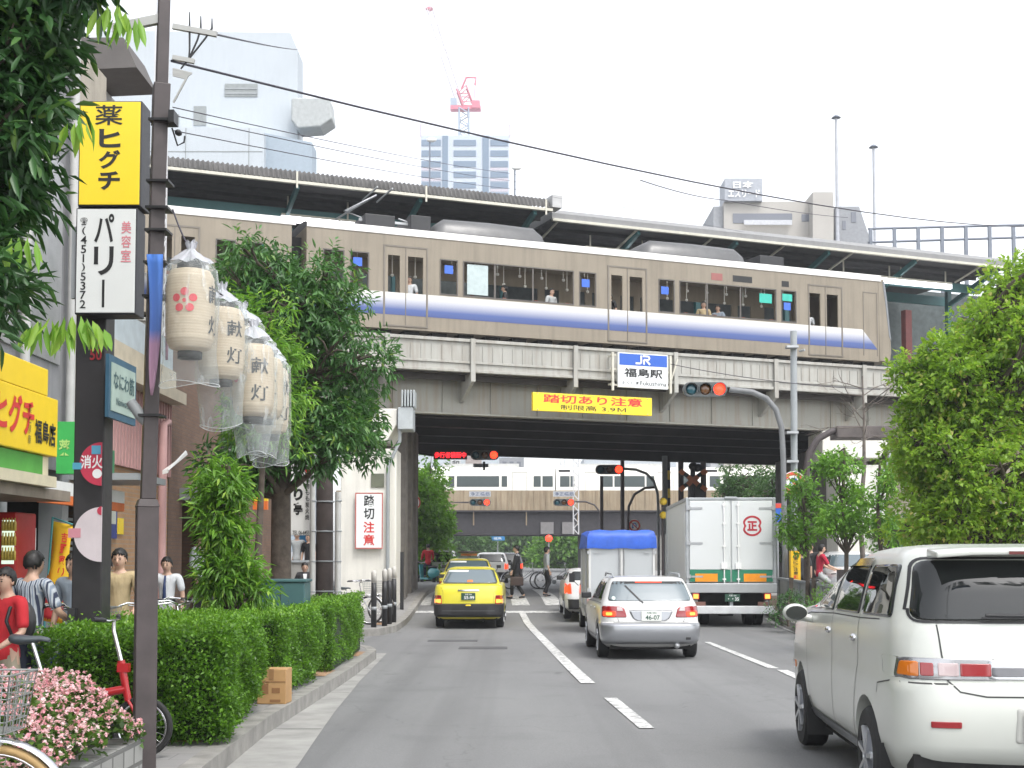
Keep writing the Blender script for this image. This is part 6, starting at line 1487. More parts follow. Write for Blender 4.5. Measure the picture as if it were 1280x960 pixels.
# --- generic hatchback for the cars further away
def hatch(label, X, Y, hd, paint, group=None, z=None, lit=True, front=False, name='car', tall=0):
	t = thing(name, label, 'car', (X, Y, gz(Y + 2)), -hd + (math.pi if front else 0), group)
	k = 1 + tall
	LV = [(.20, .15, 3.8, .70), (.30, .02, 3.9, .80), (.55, .0, 3.92, .82), (.60, .03, 3.9, .82), (.85, .06, 3.8, .815), (.95, .10, 3.2, .80), (1.0, .12, 3.0, .785), (1.2 * k, .24, 2.6, .72), (1.38 * k, .36, 2.25, .64), (1.43 * k, .5, 2.1, .55), (1.45 * k, .8, 1.8, .4)]
	WH = [(s * .72, y) for s in (-1, 1) for y in (.65, 3.1)]
	me = car_shell(LV, WH, .33, .24); bv = bvh_of(me); body_obj(me, paint, t)
	for x, y in WH: wheel(t, (.705 if x > 0 else -.705), y, .285, .17, 1 if x > 0 else -1, 6, True)
	add_patch(bv, 'rear', [[(-.68, 1.0), (.68, 1.0), (.58, 1.36 * k), (-.58, 1.36 * k)]], 'rear_window', TINT, t, .006, .05)
	add_patch(bv, 'front', [[(-.70, 1.03), (.70, 1.03), (.58, 1.36 * k), (-.58, 1.36 * k)]], 'windscreen', PALEG, t, .006, .05)
	for s in (1, -1):
		fl = lambda p: p if s < 0 else mirror(p); side = 'left' if s < 0 else 'right'
		add_patch(bv, 'rear', [fl([(-.80, .66), (-.62, .66), (-.64, .92), (-.79, .92)])], 'tail_lamp', BRAKE if lit else LAMPR, t, .008, .02)
		add_patch(bv, 'front', [fl([(-.78, .62), (-.50, .62), (-.52, .76), (-.77, .78)])], 'headlamp', M('headlamp_glass', (.55, .57, .6), .1, coat=1), t, .008, .03)
		add_patch(bv, side, [[(.5, 1.0), (2.75, 1.0), (2.2, 1.3 * k), (.7, 1.34 * k)]], 'side_window', TINT, t, .005, .04)
		mb = MB(); strip(bv, side, [(1.45, .98), (1.45, .3)], .008, .002, mb); mb.build('panel_gaps', SEAM, t)
		sx = -1 if s < 0 else 1; m = proj(bv, side, 2.6, 1.02, .02); mb = MB(); mb.box(m.x + sx * .02, m.x + sx * .18, m.y - .04, m.y + .05, m.z - .05, m.z + .07); mb.build('wing_mirror', BLACKP, t, bevel=.02)
	add_patch(bv, 'front', [[(-.4, .50), (.4, .50), (.4, .62), (-.4, .62)]], 'grille', BLACKP, t, .008, .02)
	add_patch(bv, 'rear', [[(-.79, .26), (.79, .26), (.8, .52), (-.8, .52)]], 'rear_bumper', BPL if lit else paint, t, .012, .03)
	plate(t, 0, -.0, .74, '', '', w=.33)
	mb = MB(); mb.box(-.6, .6, .2, 3.6, .17, .24); mb.build('underside', UNDER, t)
	return t
hatch('white hatchback stopped ahead of the blue tarpaulin van, lit lamp showing', 2.14, 33.6, R_(-.5), CARW, tall=-.1)
hatch('white hatchback parked facing the road behind the young trees', 9.75, 39.0, R_(8), CARW, lit=False, front=True)
hatch('far white car with red lamps beyond the crossing, close behind the pedestrian in a suit', at(614, 720, 62).x, 62, 0, CARW)
hatch('far black car with red lamps beyond the crossing, behind the suited pedestrian', at(634, 720, 68).x, 66, 0, M('black_car_paint', (.02, .02, .022), .25, coat=.8))
hatch('tall white van-like car squeezed beside the taxi with the roof sign', at(549, 720, 60).x, 60, 0, CARW, tall=.08, lit=False)
# --- big white lorry
t = car_root('lorry', 'big white box lorry with a round red emblem and green band on its doors', 'lorry', (913.5 - 640) / FPX * 32.0, 32.0, R_(2.2)); t.location.z = gz(32)
LWH = M('lorry_white', (.64, .66, .65), .4, var=.03, scale=.8); g0 = gz(32)
zz = lambda y: EYE - (y - HOR) * 32.0 / FPX - g0
Wd = 1.085; zbot, ztop = zz(728), zz(622)
mb = MB(); mb.box(-Wd + .03, Wd - .03, .03, 6.2, zbot, ztop - .03); mb.build('cargo_box', LWH, t)
mb = MB(); AL = M('lorry_edge', (.40, .42, .43), .4, .5)
for x0, x1 in ((-Wd, -Wd + .07), (Wd - .07, Wd)): mb.box(x0, x1, .0, .09, zbot - .02, ztop)
mb.box(-Wd + .07, Wd - .07, .0, .09, ztop - .06, ztop); mb.box(-Wd, -Wd + .06, .09, 6.22, ztop - .08, ztop + .005); mb.box(Wd - .06, Wd, .09, 6.22, ztop - .08, ztop + .005); mb.box(-Wd, Wd, 6.16, 6.23, zbot, ztop)
mb.box(-.15, .15, -.04, .0, ztop - .03, ztop + .02); mb.build('edge_trim', AL, t, bevel=.008)
hb = zz(712)
for s, nm in ((-1, 'rear_door'), (1, 'rear_door')):
	x0, x1 = (-Wd + .09, -.02) if s < 0 else (.02, Wd - .09)
	mb = MB(); mb.box(x0, x1, -.012, .028, hb, ztop - .08); d = mb.build('rear_door', LWH, t, bevel=.008)
	mb = MB(); mb.box(x0, x1, -.014, .028, zbot + .02, hb - .004); mb.build('green_band', M('lorry_green', (.02, .20, .11), .4), d)
	a, b = zz(727), zz(717); c = (-.60 if s < 0 else .57); mb = MB(); mb.box(c - .27, c + .27, -.024, -.015, a, b); mb.build('reflector_plate', M('reflector_orange', (.85, .30, .01), .35), d)
	mb = MB(); x = -.17 if s < 0 else .17; mb.tube([(x, -.035, zbot - .08), (x, -.035, ztop - .09)], .016, 8)
	for z in (zbot + .06, hb + .55, hb + 1.1, ztop - .2): mb.box(x - .04, x + .04, -.05, -.013, z, z + .04)
	mb.box(x - .07, x + .07, -.06, -.013, hb + .02, hb + .17); mb.build('lock_rod', WHITE, d)
	mb = MB()
	for z in (zbot + .12, hb + .62, ztop - .28): mb.box(s * (Wd - .26) - .14, s * (Wd - .26) + .14, -.026, -.013, z, z + .045); mb.box(s * (Wd - .06) - .05, s * (Wd - .06) + .05, -.03, .0, z - .02, z + .07)
	mb.build_each('hinge', STEEL, d)
# round emblem: pinched ring around the character
cx, cz = (940 - 913.5) * 32 / FPX, zz(657.5); r = .25; RE = M('emblem_red', (.42, .02, .035), .45)
mb = MB(); n = 48; vs = []
for i in range(n):
	a = 2 * math.pi * i / n; pin = math.exp(-((min(abs(a), 2 * math.pi - a)) / .3) ** 2) + math.exp(-((a - math.pi) / .3) ** 2); ro = r * (1 - .22 * pin); ri = r * (.80 - .24 * pin)
	vs += [(cx + ro * math.cos(a), -.016, cz + ro * math.sin(a)), (cx + ri * math.cos(a), -.016, cz + ri * math.sin(a))]
mb.add(vs, [(2 * i, 2 * i + 1, (2 * i + 3) % (2 * n), (2 * i + 2) % (2 * n)) for i in range(n)]); mb.build('emblem', RE, t)
letters('emblem_character', '正', r * .95, r * .95, facing((cx, -.014, cz)), RE, t, .05, wp=False)
mb = MB(); mb.box(-Wd - .01, Wd + .01, -.06, .5, zz(741), zz(729)); mb.build('rear_sill', M('lorry_sill', (.45, .46, .47), .35, .6, var=.1), t, bevel=.015)
mb = MB(); mb.box(-.8, .8, .2, 6.5, zz(752), zz(742)); mb.box(-.95, .95, .3, .4, .45, zz(742)); mb.build('chassis', UNDER, t)
mb = MB(); mb.box(-Wd + .02, Wd - .06, -.08, .05, zz(767), zz(757)); mb.build('bumper_bar', M('bumper_white', (.62, .63, .64), .4), t, bevel=.02)
mb = MB()
for x in (-.85, .0, .85): mb.box(x - .04, x + .04, .0, .25, zz(760), zz(741))
mb.build_each('bumper_stay', GREYPAINT, t)
for s in (-1, 1):
	mb = MB(); c = s * .86; mb.box(c - .09, c + .09, -.05, .04, zz(749), zz(741)); o = mb.build('tail_lamp', LAMPR, t, bevel=.01); mb = MB(); mb.box(c - .06, c + .06, -.058, -.051, zz(748), zz(742.5)); mb.build('lit_lens', BRAKEH, o)
	mb = MB(); mb.box(s * .75 - .12, s * .75 + .12, -.06, .0, zz(758), zz(752)); mb.build('side_step', M('rust_step', (.2, .1, .08), .7), t)
	mb = MB(); mb.tube([(s * (Wd - .03), .5, zbot + .1), (s * (Wd - .03), .5, ztop - .3)], .02, 6); mb.build('grab_rail', WHITE, t)
plate(t, .02, -.03, zz(747), '・・35', '大阪 100', green=True, w=.36, h=.18)
for x in (-.78, -.55, .55, .78): wheel(t, x, 1.2, .40, .22, 1 if x > 0 else -1, 6, False, GREYPAINT)
for x in (-.8, .8): wheel(t, x, 5.6, .40, .24, 1 if x > 0 else -1, 6, False, GREYPAINT)
mb = MB(); mb.box(-.08, .08, 1.0, 1.3, .3, .5); mb.lathe([(.2, -.18), (.2, .18)], 16, (0, 1.2, .42), 'x'); mb.build('axle', UNDER, t)
mb = MB(); mb.box(-.98, .98, 6.4, 8.0, .5, 2.45); mb.build('cab', LWH, t, bevel=.1)
mb = MB(); mb.box(-.6, .6, 6.0, 6.8, ztop + .0, ztop + .22); mb.build('refrigeration_unit', WHITE, t, bevel=.04)
# ironwork and repairs in the carriageway
for px, py, w, l in ((604, 810, .45, .3), (566, 801, .5, .22)):
	p = gp(px, py); mb = MB(); mb.box(p.x - w, p.x + w, p.y - l, p.y + l, gz(p.y) - .05, gz(p.y) + .007); o = mb.build('road_repair', M('asphalt_repair', (.085, .085, .087), .9, var=.25, scale=6)); o['kind'] = 'structure'
# the shops along the pavement
XF = -5.8
P5 = lambda px, py: onx(px, py, XF)
def yx(px, X=XF): return X * FPX / (px - 640)
def zx(py, Y): return EYE + (HOR - py) * Y / FPX * 1.004
PINK = M('pink_siding', (.50, .30, .29), .7, var=.06, streak=.15)
BRK = brick_mat('tan_brick', (.36, .20, .10), (.42, .25, .13), (.30, .26, .22), .22, .065, .009, .3, 'YZ')
BRKF = brick_mat('dark_brick', (.13, .075, .05), (.17, .10, .065), (.10, .08, .07), .22, .065, .009, .3, 'YZ')
GREYW = M('grey_facade', (.24, .24, .25), .8, var=.12, streak=.3)
SHOPG = GL('shop_glass', (.03, .03, .03), 1.5, .05)
DKIN = M('shop_interior', (.035, .03, .028), .9, var=.4)
g1 = gz(15) + .14
# drug store
t = thing('shop_building', 'grey fronted drug store building behind the yellow awning sign', 'building', (XF - 2, 13, g1))
mb = MB(); mb.box(XF - 6, XF, 6, 17.2, g1 + 2.6, 9.2); mb.build('wall', GREYW, t, wp=True)
mb = MB(); mb.box(XF - 6, XF - .9, 6, 17.2, g1, g1 + 2.6); mb.build('shop_front', DKIN, t, wp=True)
mb = MB()
for y in (9.5, 12.2, 14.9, 17.0): mb.box(XF - .3, XF - .0, y, y + .25, g1, g1 + 2.6)
mb.build_each('pillar', GREYPAINT, t, wp=True)
for k, y in enumerate((12.6, 14.1, 15.6)):
	mb = MB(); mb.box(XF - .02, XF + .03, y, y + 1.15, 4.0, 6.6); f = mb.build('window', M('window_alu', (.4, .4, .41), .4, .5), t, wp=True)
	mb = MB(); mb.box(XF + .03, XF + .035, y + .06, y + .55, 4.06, 6.54); mb.box(XF + .03, XF + .035, y + .6, y + 1.09, 4.06, 6.54); world_parent(mb.build('pane', SHOPG), f)
mb = MB()
for y in (15.35, 16.95): mb.tube([(XF + .1, y, 2.7), (XF + .1, y, 9)], .06, 8)
mb.build_each('drain_pipe', M('pipe_grey', (.45, .45, .44), .5), t, wp=True)
t = thing('shop_sign', 'yellow drug store fascia sign with red lettering over the pavement', 'sign', (-5.0, 14, 3.2))
X = -4.95; y0, y1 = 11.0, yx(70, X); z0, z1 = zx(572, y1), zx(462, yx(57, X)); AWY = M('yellow_shop_sign', (.86, .60, .02), .4, var=.05)
mb = MB(); mb.box(X - .3, X, y0, yx(57, X), zx(500, y1), z1); mb.box(X - .3, X, y0, y1, z0, zx(500, y1) - .002); mb.build('box', AWY, t, wp=True, bevel=.01)
RY = Matrix.Rotation(R_(90), 4, 'Z')
c = (X + .006, yx(20, X), zx(520, yx(20, X))); letters('lettering', 'ヒグチ', .98, .40, Matrix.Translation((X + .006, yx(40, X) - .5, zx(521, 13.4))) @ RY, REDINK, t, .03)
letters('lettering', '福島店', .62, .26, Matrix.Translation((X + .006, yx(54, X), zx(542, yx(54, X)))) @ RY, INK, t, .02)
letters('small_lettering', '薬と健康', .09, .42, Matrix.Translation((X + .006, yx(34, X), zx(530, yx(34, X)))) @ RY, M('sign_olive_ink', (.25, .2, .03), .5), t, .01, vertical=True)
t = thing('awning', 'green and cream awning strip under the yellow drug store sign', 'awning', (-5.2, 14, 2.6))
mb = MB(); mb.box(X - .6, X - .05, y0, y1 - .3, z0 - .22, z0 - .01); mb.build('green_strip', M('awning_green', (.08, .32, .05), .6), t, wp=True)
mb = MB(); mb.box(X - .9, X + .05, y0, y1 - .15, z0 - .34, z0 - .225); mb.box(X - .3, X - .06, y1 - .29, y1 - .1, z0 - .22, z0 - .01); mb.build('gutter', M('awning_cream', (.62, .56, .40), .6), t, wp=True)
mb = MB(); mb.box(XF, X - .05, y0, y1 + .6, z0 - .46, z0 - .345); mb.build('soffit', M('awning_soffit', (.24, .2, .16), .7, var=.3), t, wp=True)
# shop things under the awning
t = thing('vending_case', 'red framed display case with coloured bottles at the shop front', 'display case', (-5.6, 14.2, g1)); mb = MB(); A = lambda px, py, Y: at(px, py, Y)
a, b = at(-8, 770, 14.4), at(21, 640, 14.4); mb.box(a.x, b.x, 14.4, 15.0, g1, b.z); mb.build('case', M('case_red', (.40, .02, .02), .4), t, wp=True, bevel=.02)
mb = MB(); a, b = at(2, 705, 14.39), at(18, 650, 14.39); mb.box(a.x, b.x, 14.38, 14.399, a.z, b.z); q = mb.build('lit_panel', EM('case_light', (.75, .9, .75), .35, (.4, .5, .4)), t, wp=True)
mb = MB()
for k in range(3):
	for i in range(5): mb.lathe([(.018, 0), (.018, .09), (.008, .11), (.008, .14)], 8, (a.x + .02 + .032 * i, 14.36, a.z + .04 + k * .16))
mb.build_each('bottle', M('bottle_yellow', (.6, .45, .08), .3), t, wp=True)
t = thing('poster_board', 'white noodle bowl poster board standing beside the yellow banner', 'poster', at(34, 690, 15.6)); a, b = at(25, 730, 15.6), at(43, 660, 15.6); mb = MB(); mb.box(a.x, b.x, 15.6, 15.66, a.z, b.z); mb.build('board', WHITE, t, wp=True)
mb = MB(); c = at(34, 684, 15.58); mb.lathe([(.01, -.01), (.11, -.01), (.11, .0)], 20, (c.x - .02, 15.598, c.z + .05), 'y'); mb.build('bowl_picture', M('bowl_brown', (.45, .24, .12), .6), t, wp=True)
mb = MB(); mb.box(a.x, b.x, 15.61, 15.65, g1, a.z); mb.build('legs', GREYPAINT, t, wp=True)
# green signed shop
t = thing('shop_building', 'narrow shop building with a bright green side sign and orange band', 'building', (XF, 18, g1)); ya, yb = 17.25, 18.55
mb = MB(); mb.box(XF - 5, XF, ya, yb, g1 + 2.3, 8.4); mb.build('wall', M('beige_facade', (.38, .34, .28), .8, streak=.2), t, wp=True); mb = MB(); mb.box(XF - 5, XF - .3, ya, yb, g1, g1 + 2.3); mb.build('shop_front', SHOPG, t, wp=True)
mb = MB()
for k in range(9): mb.box(XF - .28, XF - .2, ya + .1, yb - .35, g1 + 1.35 + .08 * k, g1 + 1.39 + .08 * k)
mb.build('louvre_slats', GREYPAINT, t, wp=True)
OR = M('orange_band', (.70, .16, .03), .5)
mb = MB(); mb.box(XF + .25, XF + .35, 15.4, yb, zx(633, 16.6), zx(622, 16.6)); mb.build('orange_band', OR, t, wp=True); mb = MB(); mb.box(XF + .25, XF + .35, 15.4, yb, zx(621.8, 16.6), zx(606, 16.6)); mb.build('white_band', WHITE, t, wp=True)
mb = MB(); mb.box(XF, XF + .9, ya, yb + .1, zx(604, 18), zx(596, 18)); mb.build('canopy', GREYPAINT, t, wp=True)
GS = M('green_sign_face', (.05, .42, .09), .5)
t = thing('shop_sign', 'bright green projecting shop sign beside the yellow fascia', 'sign', (-5.4, 17.6, 3)); a, b = at(70, 592, 16.3), at(98, 527, 16.3); mb = MB(); mb.box(a.x, b.x, 16.3, 16.5, a.z, b.z); mb.build('box', GS, t, wp=True)
letters('lettering', '薬', .14, .2, facing((a.x + .1, 16.295, (a.z + b.z) / 2)), M('sign_pale_green', (.45, .7, .2), .5), t, .02)
t = thing('shop_sign', 'green projecting shop sign seen past the black post', 'sign', (-5.5, 18.3, 3)); a, b = at(120, 600, 18.3), at(138, 562, 18.3); mb = MB(); mb.box(a.x, b.x, 18.3, 18.5, a.z, b.z); mb.build('box', M('green_dim_face', (.06, .25, .12), .5), t, wp=True)
# pink and brick building
t = thing('shop_building', 'pink sided building on a tan brick ground floor', 'building', (XF, 20.5, g1)); ya, yb = 18.6, 22.2; zm_ = zx(586, 20)
mb = MB(); mb.box(XF - 5, XF, ya, yb, g1, zm_ - .002); mb.build('brick_wall', BRK, t, wp=True)
mb = MB(); mb.box(XF - 5, XF + .05, ya, yb, zm_, zx(487, 20)); y = ya
while y < yb: mb.box(XF + .05, XF + .07, y, y + .02, zm_, zx(487, 20)); y += .16
mb.build('pink_wall', PINK, t, wp=True)
mb = MB(); mb.box(XF - 5, XF + .3, ya, yb, zx(486, 20), zx(470, 20)); mb.box(XF - 5, XF + .12, ya, yb, zx(470, 20) + .002, zx(440, 20)); mb.build('cornice', M('cream_band', (.52, .46, .36), .8), t, wp=True)
mb = MB(); mb.box(XF - 5, XF + .06, ya, yb, zx(439.8, 20), zx(398, 20)); mb.build('upper_wall', M('pale_blue_panel', (.48, .54, .58), .6), t, wp=True)
mb = MB(); mb.tube([(XF + .15, 21.3, g1), (XF + .15, 21.3, zx(520, 20)), (XF + .15, 21.6, zx(515, 20))], .07, 8); mb.build('drain_pipe', PINK, t, wp=True)
t = thing('wall_poster', 'blue framed map poster on the tan brick wall', 'poster', (XF + .02, 18.9, 2)); ya_, yb_ = yx(129, XF), yx(144, XF); mb = MB(); mb.box(XF + .002, XF + .03, ya_, yb_, zx(673, 19), zx(632, 19)); mb.build('board', M('poster_blue_frame', (.03, .05, .22), .5), t, wp=True)
mb = MB(); mb.box(XF + .031, XF + .035, ya_ + .08, yb_ - .08, zx(655, 19), zx(637, 19)); mb.build('map', M('map_face', (.55, .58, .52), .5), t, wp=True)
t = thing('wall_poster', 'plain yellow notice on the tan brick wall', 'poster', (XF + .02, 19.6, 2)); mb = MB(); mb.box(XF + .002, XF + .02, yx(146, XF), yx(153, XF), zx(668, 19.5), zx(648, 19.5)); mb.build('sheet', YELM, t, wp=True)
# dark brick entrance and further fronts
t = thing('shop_building', 'dark brick building with a deep recessed entrance behind the young street tree', 'building', (XF, 25, g1)); ya, yb = 22.25, 32; TB = 5.3
mb = MB(); mb.box(XF - 5, XF, ya, 23.2, g1, TB); mb.box(XF - 5, XF, 25.6, yb, g1, TB); mb.box(XF - 5, XF, 23.2, 25.6, g1 + 2.5, TB); mb.build('wall', BRKF, t, wp=True)
mb = MB(); mb.box(XF - 5, XF - 1.2, 23.2, 25.6, g1, g1 + 2.5); mb.build('entrance', DKIN, t, wp=True)
mb = MB(); mb.box(XF - 1.19, XF + .5, 23.22, 25.58, g1 - .05, gz(24) + .5); mb.build('step', CONC, t, wp=True)
mb = MB(); mb.box(XF, XF + .6, 23.0, 25.8, g1 + 2.5, g1 + 2.7); mb.build('entrance_hood', GREYPAINT, t, wp=True)
for k in range(4): mb = MB(); mb.box(XF + .001, XF + .03, 26.2 + 1.4 * k, 27.2 + 1.4 * k, 3.4, 4.8); mb.build('window', SHOPG, t, wp=True)
t = thing('awning', 'white canvas awning below the lanterns at the dark brick building', 'awning', at(214, 580, 21)); mb = MB(); a = at(203, 588, 20.5); b = at(228, 573, 21.8); mb.add([(a.x, 20.5, a.z), (b.x + .1, 20.5, a.z + .02), (b.x, 22, b.z + .15), (a.x, 22, b.z + .1), (a.x, 20.5, a.z - .06), (b.x + .1, 20.5, a.z - .04)], [(0, 1, 2, 3), (0, 1, 5, 4)]); o = mb.build('canvas', WHITE, t, wp=True); so = o.modifiers.new('th', 'SOLIDIFY'); so.thickness = .03
t = thing('shop_sign', 'small yellow and orange sign half hidden behind the young tree', 'sign', at(325, 625, 27)); a, b = at(316, 637, 27), at(334, 615, 27); mb = MB(); mb.box(a.x, b.x, 27, 27.15, (a.z + b.z) / 2, b.z); mb.build('top_panel', YELM, t, wp=True); mb = MB(); mb.box(a.x, b.x, 27, 27.15, a.z, (a.z + b.z) / 2 - .003); mb.build('lower_panel', OR, t, wp=True)
# white eave building at the top
t = thing('building', 'grey building with a dark overhanging eave above the yellow vertical sign', 'building', (-8, 24, 6)); Y = 24.0
outline([(40, 640), (40, 108), (128, 108), (128, 640)], Y, 1.5, M('grey_upper', (.42, .41, .40), .8, streak=.2), 'wall', t)
mb = MB(); a, b = at(105, 68, Y), at(170, 68, Y); mb.prism([(at(95, 68, Y).x, a.z), (b.x, a.z), (at(186, 104, Y).x, at(186, 104, Y).z), (at(95, 108, Y).x, at(95, 108, Y).z)], Y - .8, Y + .6, 'xz'); mb.build('eave', M('eave_dark', (.10, .09, .085), .7), t, wp=True)
# black post with its signs
Yp = 11.0; a, b = at(106, 860, Yp), at(112, 127, Yp); gb = gz(Yp) + .15; wp_ = 38 * s_(Yp)
t = thing('sign_post', 'thick black post carrying the vertical shop signs and round signs', 'sign post', (a.x, Yp, gb))
mb = MB(); mb.box(a.x - wp_ / 2, a.x + wp_ / 2, Yp, Yp + wp_, gb, b.z); mb.build('post', M('black_post_paint', (.022, .020, .021), .45, var=.25), t, wp=True, bevel=.012)
mb = MB(); mb.box(a.x - wp_ / 2 - .01, a.x - wp_ / 2 + .05, Yp - .06, Yp - .003, gb, at(100, 760, Yp).z); mb.build('conduit', BLACKP, t, wp=True)
def vsign(name, label, px0, py0, px1, py1, Y, mat, d=.2):
	p, q = at(px0, py1, Y), at(px1, py0, Y); c = ((p.x + q.x) / 2, Y, (p.z + q.z) / 2); t = thing(name, label, 'sign', c); w, h = q.x - p.x, q.z - p.z
	mb = MB(); mb.box(-w / 2, w / 2, 0, d, -h / 2, h / 2); mb.build('case', M('sign_case_dark', (.03, .03, .035), .5), t, bevel=.008)
	mb = MB(); mb.box(-w / 2 + .012, w / 2 - .012, -.012, -.001, -h / 2 + .012, h / 2 - .012); mb.build('face', mat, t, bevel=.004); return t, w, h
t, w, h = vsign('shop_sign', 'yellow vertical shop sign with black lettering high on the black post', 97, 126, 178, 258, 10.8, YELM, .26)
letters('lettering', '薬', w * .44, h * .19, facing((-w * .02, -.013, h * .36)), INK, t, .01, wp=False); letters('lettering', 'ヒグチ', w * .36, h * .60, facing((0, -.013, -h * .06)), INK, t, .035, vertical=True, wp=False)
t, w, h = vsign('shop_sign', 'white vertical hairdresser sign with black and pink lettering under the yellow one', 93, 260, 172, 393, 10.8, M('white_sign_face', (.66, .68, .66), .4, var=.03), .24)
letters('lettering', 'パリー', w * .34, h * .92, facing((-w * .03, -.013, 0)), INK, t, .02, vertical=True, wp=False)
letters('lettering', '美容室', w * .17, h * .40, facing((w * .33, -.013, h * .18)), M('pink_lettering', (.62, .22, .25), .5), t, .012, vertical=True, wp=False)
letters('telephone_number', '☎(451)5372', w * .12, h * .86, facing((-w * .36, -.013, -h * .02)), INK, t, .01, vertical=True, wp=False)
mb = MB(); mb.box(-w / 2 - .05, -w / 2, .05, .1, -.3, .3); mb.build('bracket', GREYPAINT, t)
def half_disc(name, label, px, py, rpx, mat, edge=None):
	c = at(px, py, Yp - .08); r = rpx * s_(Yp); t = thing(name, label, 'road sign', c); mb = MB(); mb.prism(circ(0, 0, r, 24, 90, 270), -.01, .01, 'xz'); mb.build('disc', mat, t)
	return t, r
t, r = half_disc('hydrant_sign', 'half round red hydrant sign with white characters on the black post', 127, 580, 27, M('hydrant_red', (.50, .03, .07), .45))
letters('lettering', '消火', r * 1.0, r * .62, facing((-r * .10 - .06, -.012, r * .1)), WINK, t, .02, wp=False)
mb = MB(); mb.prism(circ(-r * .18, -r * .45, r * .22, 14), -.013, -.0105, 'xz'); mb.build('white_dot', WINK, t)
mb = MB(); mb.box(-r * .45, -.005, -.014, -.0105, r * .45, r * .85); q = mb.build('blue_tag', M('blue_tag', (.10, .35, .52), .5), t)
mb = MB(); mb.box(-r * 1.3, -r * .9, -.02, .0, -r * .25, r * .05); mb.build('clamp', M('blue_clamp', (.08, .35, .5), .5), t)
t, r = half_disc('hydrant_sign', 'half round white sign back with pink edging lower on the black post', 127, 668, 34, M('pinkish_white', (.62, .55, .57), .5, var=.1))
mb = MB(); mb.box(-r * 1.2, -r * .75, -.014, -.0105, -r * .12, r * .22); mb.build('clamp_band', M('pink_band', (.60, .25, .30), .5), t)
mb = MB(); mb.prism(circ(0, r * .86, r * .16, 12, 90, 270), -.014, -.0105, 'xz'); mb.build('red_tip', M('hydrant_red', (.5, .03, .07)), t)
c = at(120, 435, Yp - .008); t = thing('number_plate', 'small red digits painted near the top of the black post', 'number', c); letters('digits', '09', .10, .095, facing((0, 0, .06)), M('dull_red_ink', (.28, .02, .025), .5), t, .02, wp=False); letters('digits', '50', .10, .095, facing((0, 0, -.055)), M('dull_red_ink', (.28, .02, .025)), t, .02, wp=False)
# street name plate along the road
X = -3.27; y0, y1 = 10.65, 11.42; zb_, zt_ = at(141, 521, 10.65).z, at(141, 442, 10.65).z
t = thing('street_name_sign', 'blue rimmed pale street name plate seen at a steep angle on the black post', 'sign', (X, 11, zb_))
mb = MB(); mb.box(X - .03, X, y0, y1, zb_, zt_); mb.build('board', M('street_blue', (.03, .10, .16), .5), t, wp=True)
mb = MB(); mb.box(X + .001, X + .008, y0 + .05, y1 - .05, zb_ + .06, zt_ - .06); mb.build('face', M('street_face', (.36, .46, .40), .5), t, wp=True)
letters('lettering', 'なにわ筋', .58, .15, Matrix.Translation((X + .010, (y0 + y1) / 2, zb_ + .32)) @ RY, M('street_ink', (.04, .10, .11), .5), t, .015); letters('lettering', 'Naniwa-suji', .42, .08, Matrix.Translation((X + .010, (y0 + y1) / 2, zb_ + .14)) @ RY, M('street_ink', (.04, .1, .11)), t, .01)
mb = MB()
for z in (zb_ + .2, zb_ + .38): mb.tube([(-3.5, 11.1, z), (X - .03, 11.1, z)], .008, 6)
mb.build('bracket', BLACKP, t, wp=True)
# lantern pole
Ym = 8.8; gm = gz(Ym) + .15; A = lambda x, y: at(x, y, Ym)
t = thing('lantern_pole', 'dark brown stepped steel pole holding the paper lanterns, at the planter', 'pole', (A(182, 940).x, Ym, gm))
def sq(mb, p, q, w0, w1):
	p, q = Vector(p), Vector(q); vs = []
	for c, w in ((p, w0), (q, w1)): vs += [c + Vector((sx * w / 2, sy * w / 2, 0)) for sx, sy in ((-1, -1), (1, -1), (1, 1), (-1, 1))]
	mb.add(vs, [(3, 2, 1, 0), (4, 5, 6, 7), (0, 1, 5, 4), (1, 2, 6, 5), (2, 3, 7, 6), (3, 0, 4, 7)])
Rz = R_(22)
def spole(name, y0, y1, x0, x1, w0, w1):
	mb = MB(); p, q = A(x0, y0), A(x1, y1); p.z = gm if y0 > 940 else p.z
	mb.M = None; vs = []
	for c, w in ((p, w0), (q, w1)):
		w *= s_(Ym); vs += [c + Matrix.Rotation(Rz, 3, 'Z') @ Vector((sx * w / 2, sy * w / 2, 0)) for sx, sy in ((-1, -1), (1, -1), (1, 1), (-1, 1))]
	mb.add(vs, [(3, 2, 1, 0), (4, 5, 6, 7), (0, 1, 5, 4), (1, 2, 6, 5), (2, 3, 7, 6), (3, 0, 4, 7)])
	return mb.build(name, DARKPOLE, t, wp=True, bevel=.006)
spole('base_section', 958, 632, 180, 184, 26, 26); spole('base_collar', 634, 624, 184, 184.3, 28, 22); spole('middle_section', 624, 150, 185, 200, 18, 18); spole('sleeve', 156, 106, 200, 202, 20.5, 20.5); spole('upper_section', 106, -60, 202, 207, 14.5, 14.5)
mb = MB()
for y in (153, 229, 262, 290, 330, 372, 520): p = A(203 - (y - 150) * .034, y); mb.box(p.x - .075, p.x + .075, Ym - .08, Ym + .08, p.z - .008, p.z + .008)
mb.build_each('band_clamp', BLACKP, t, wp=True)
mb = MB(); mb.tube([A(163, 502), A(176, 520), A(186, 528)], [.035, .04, .045], 8); mb.build('stub_arm', GREYPAINT, t, wp=True)
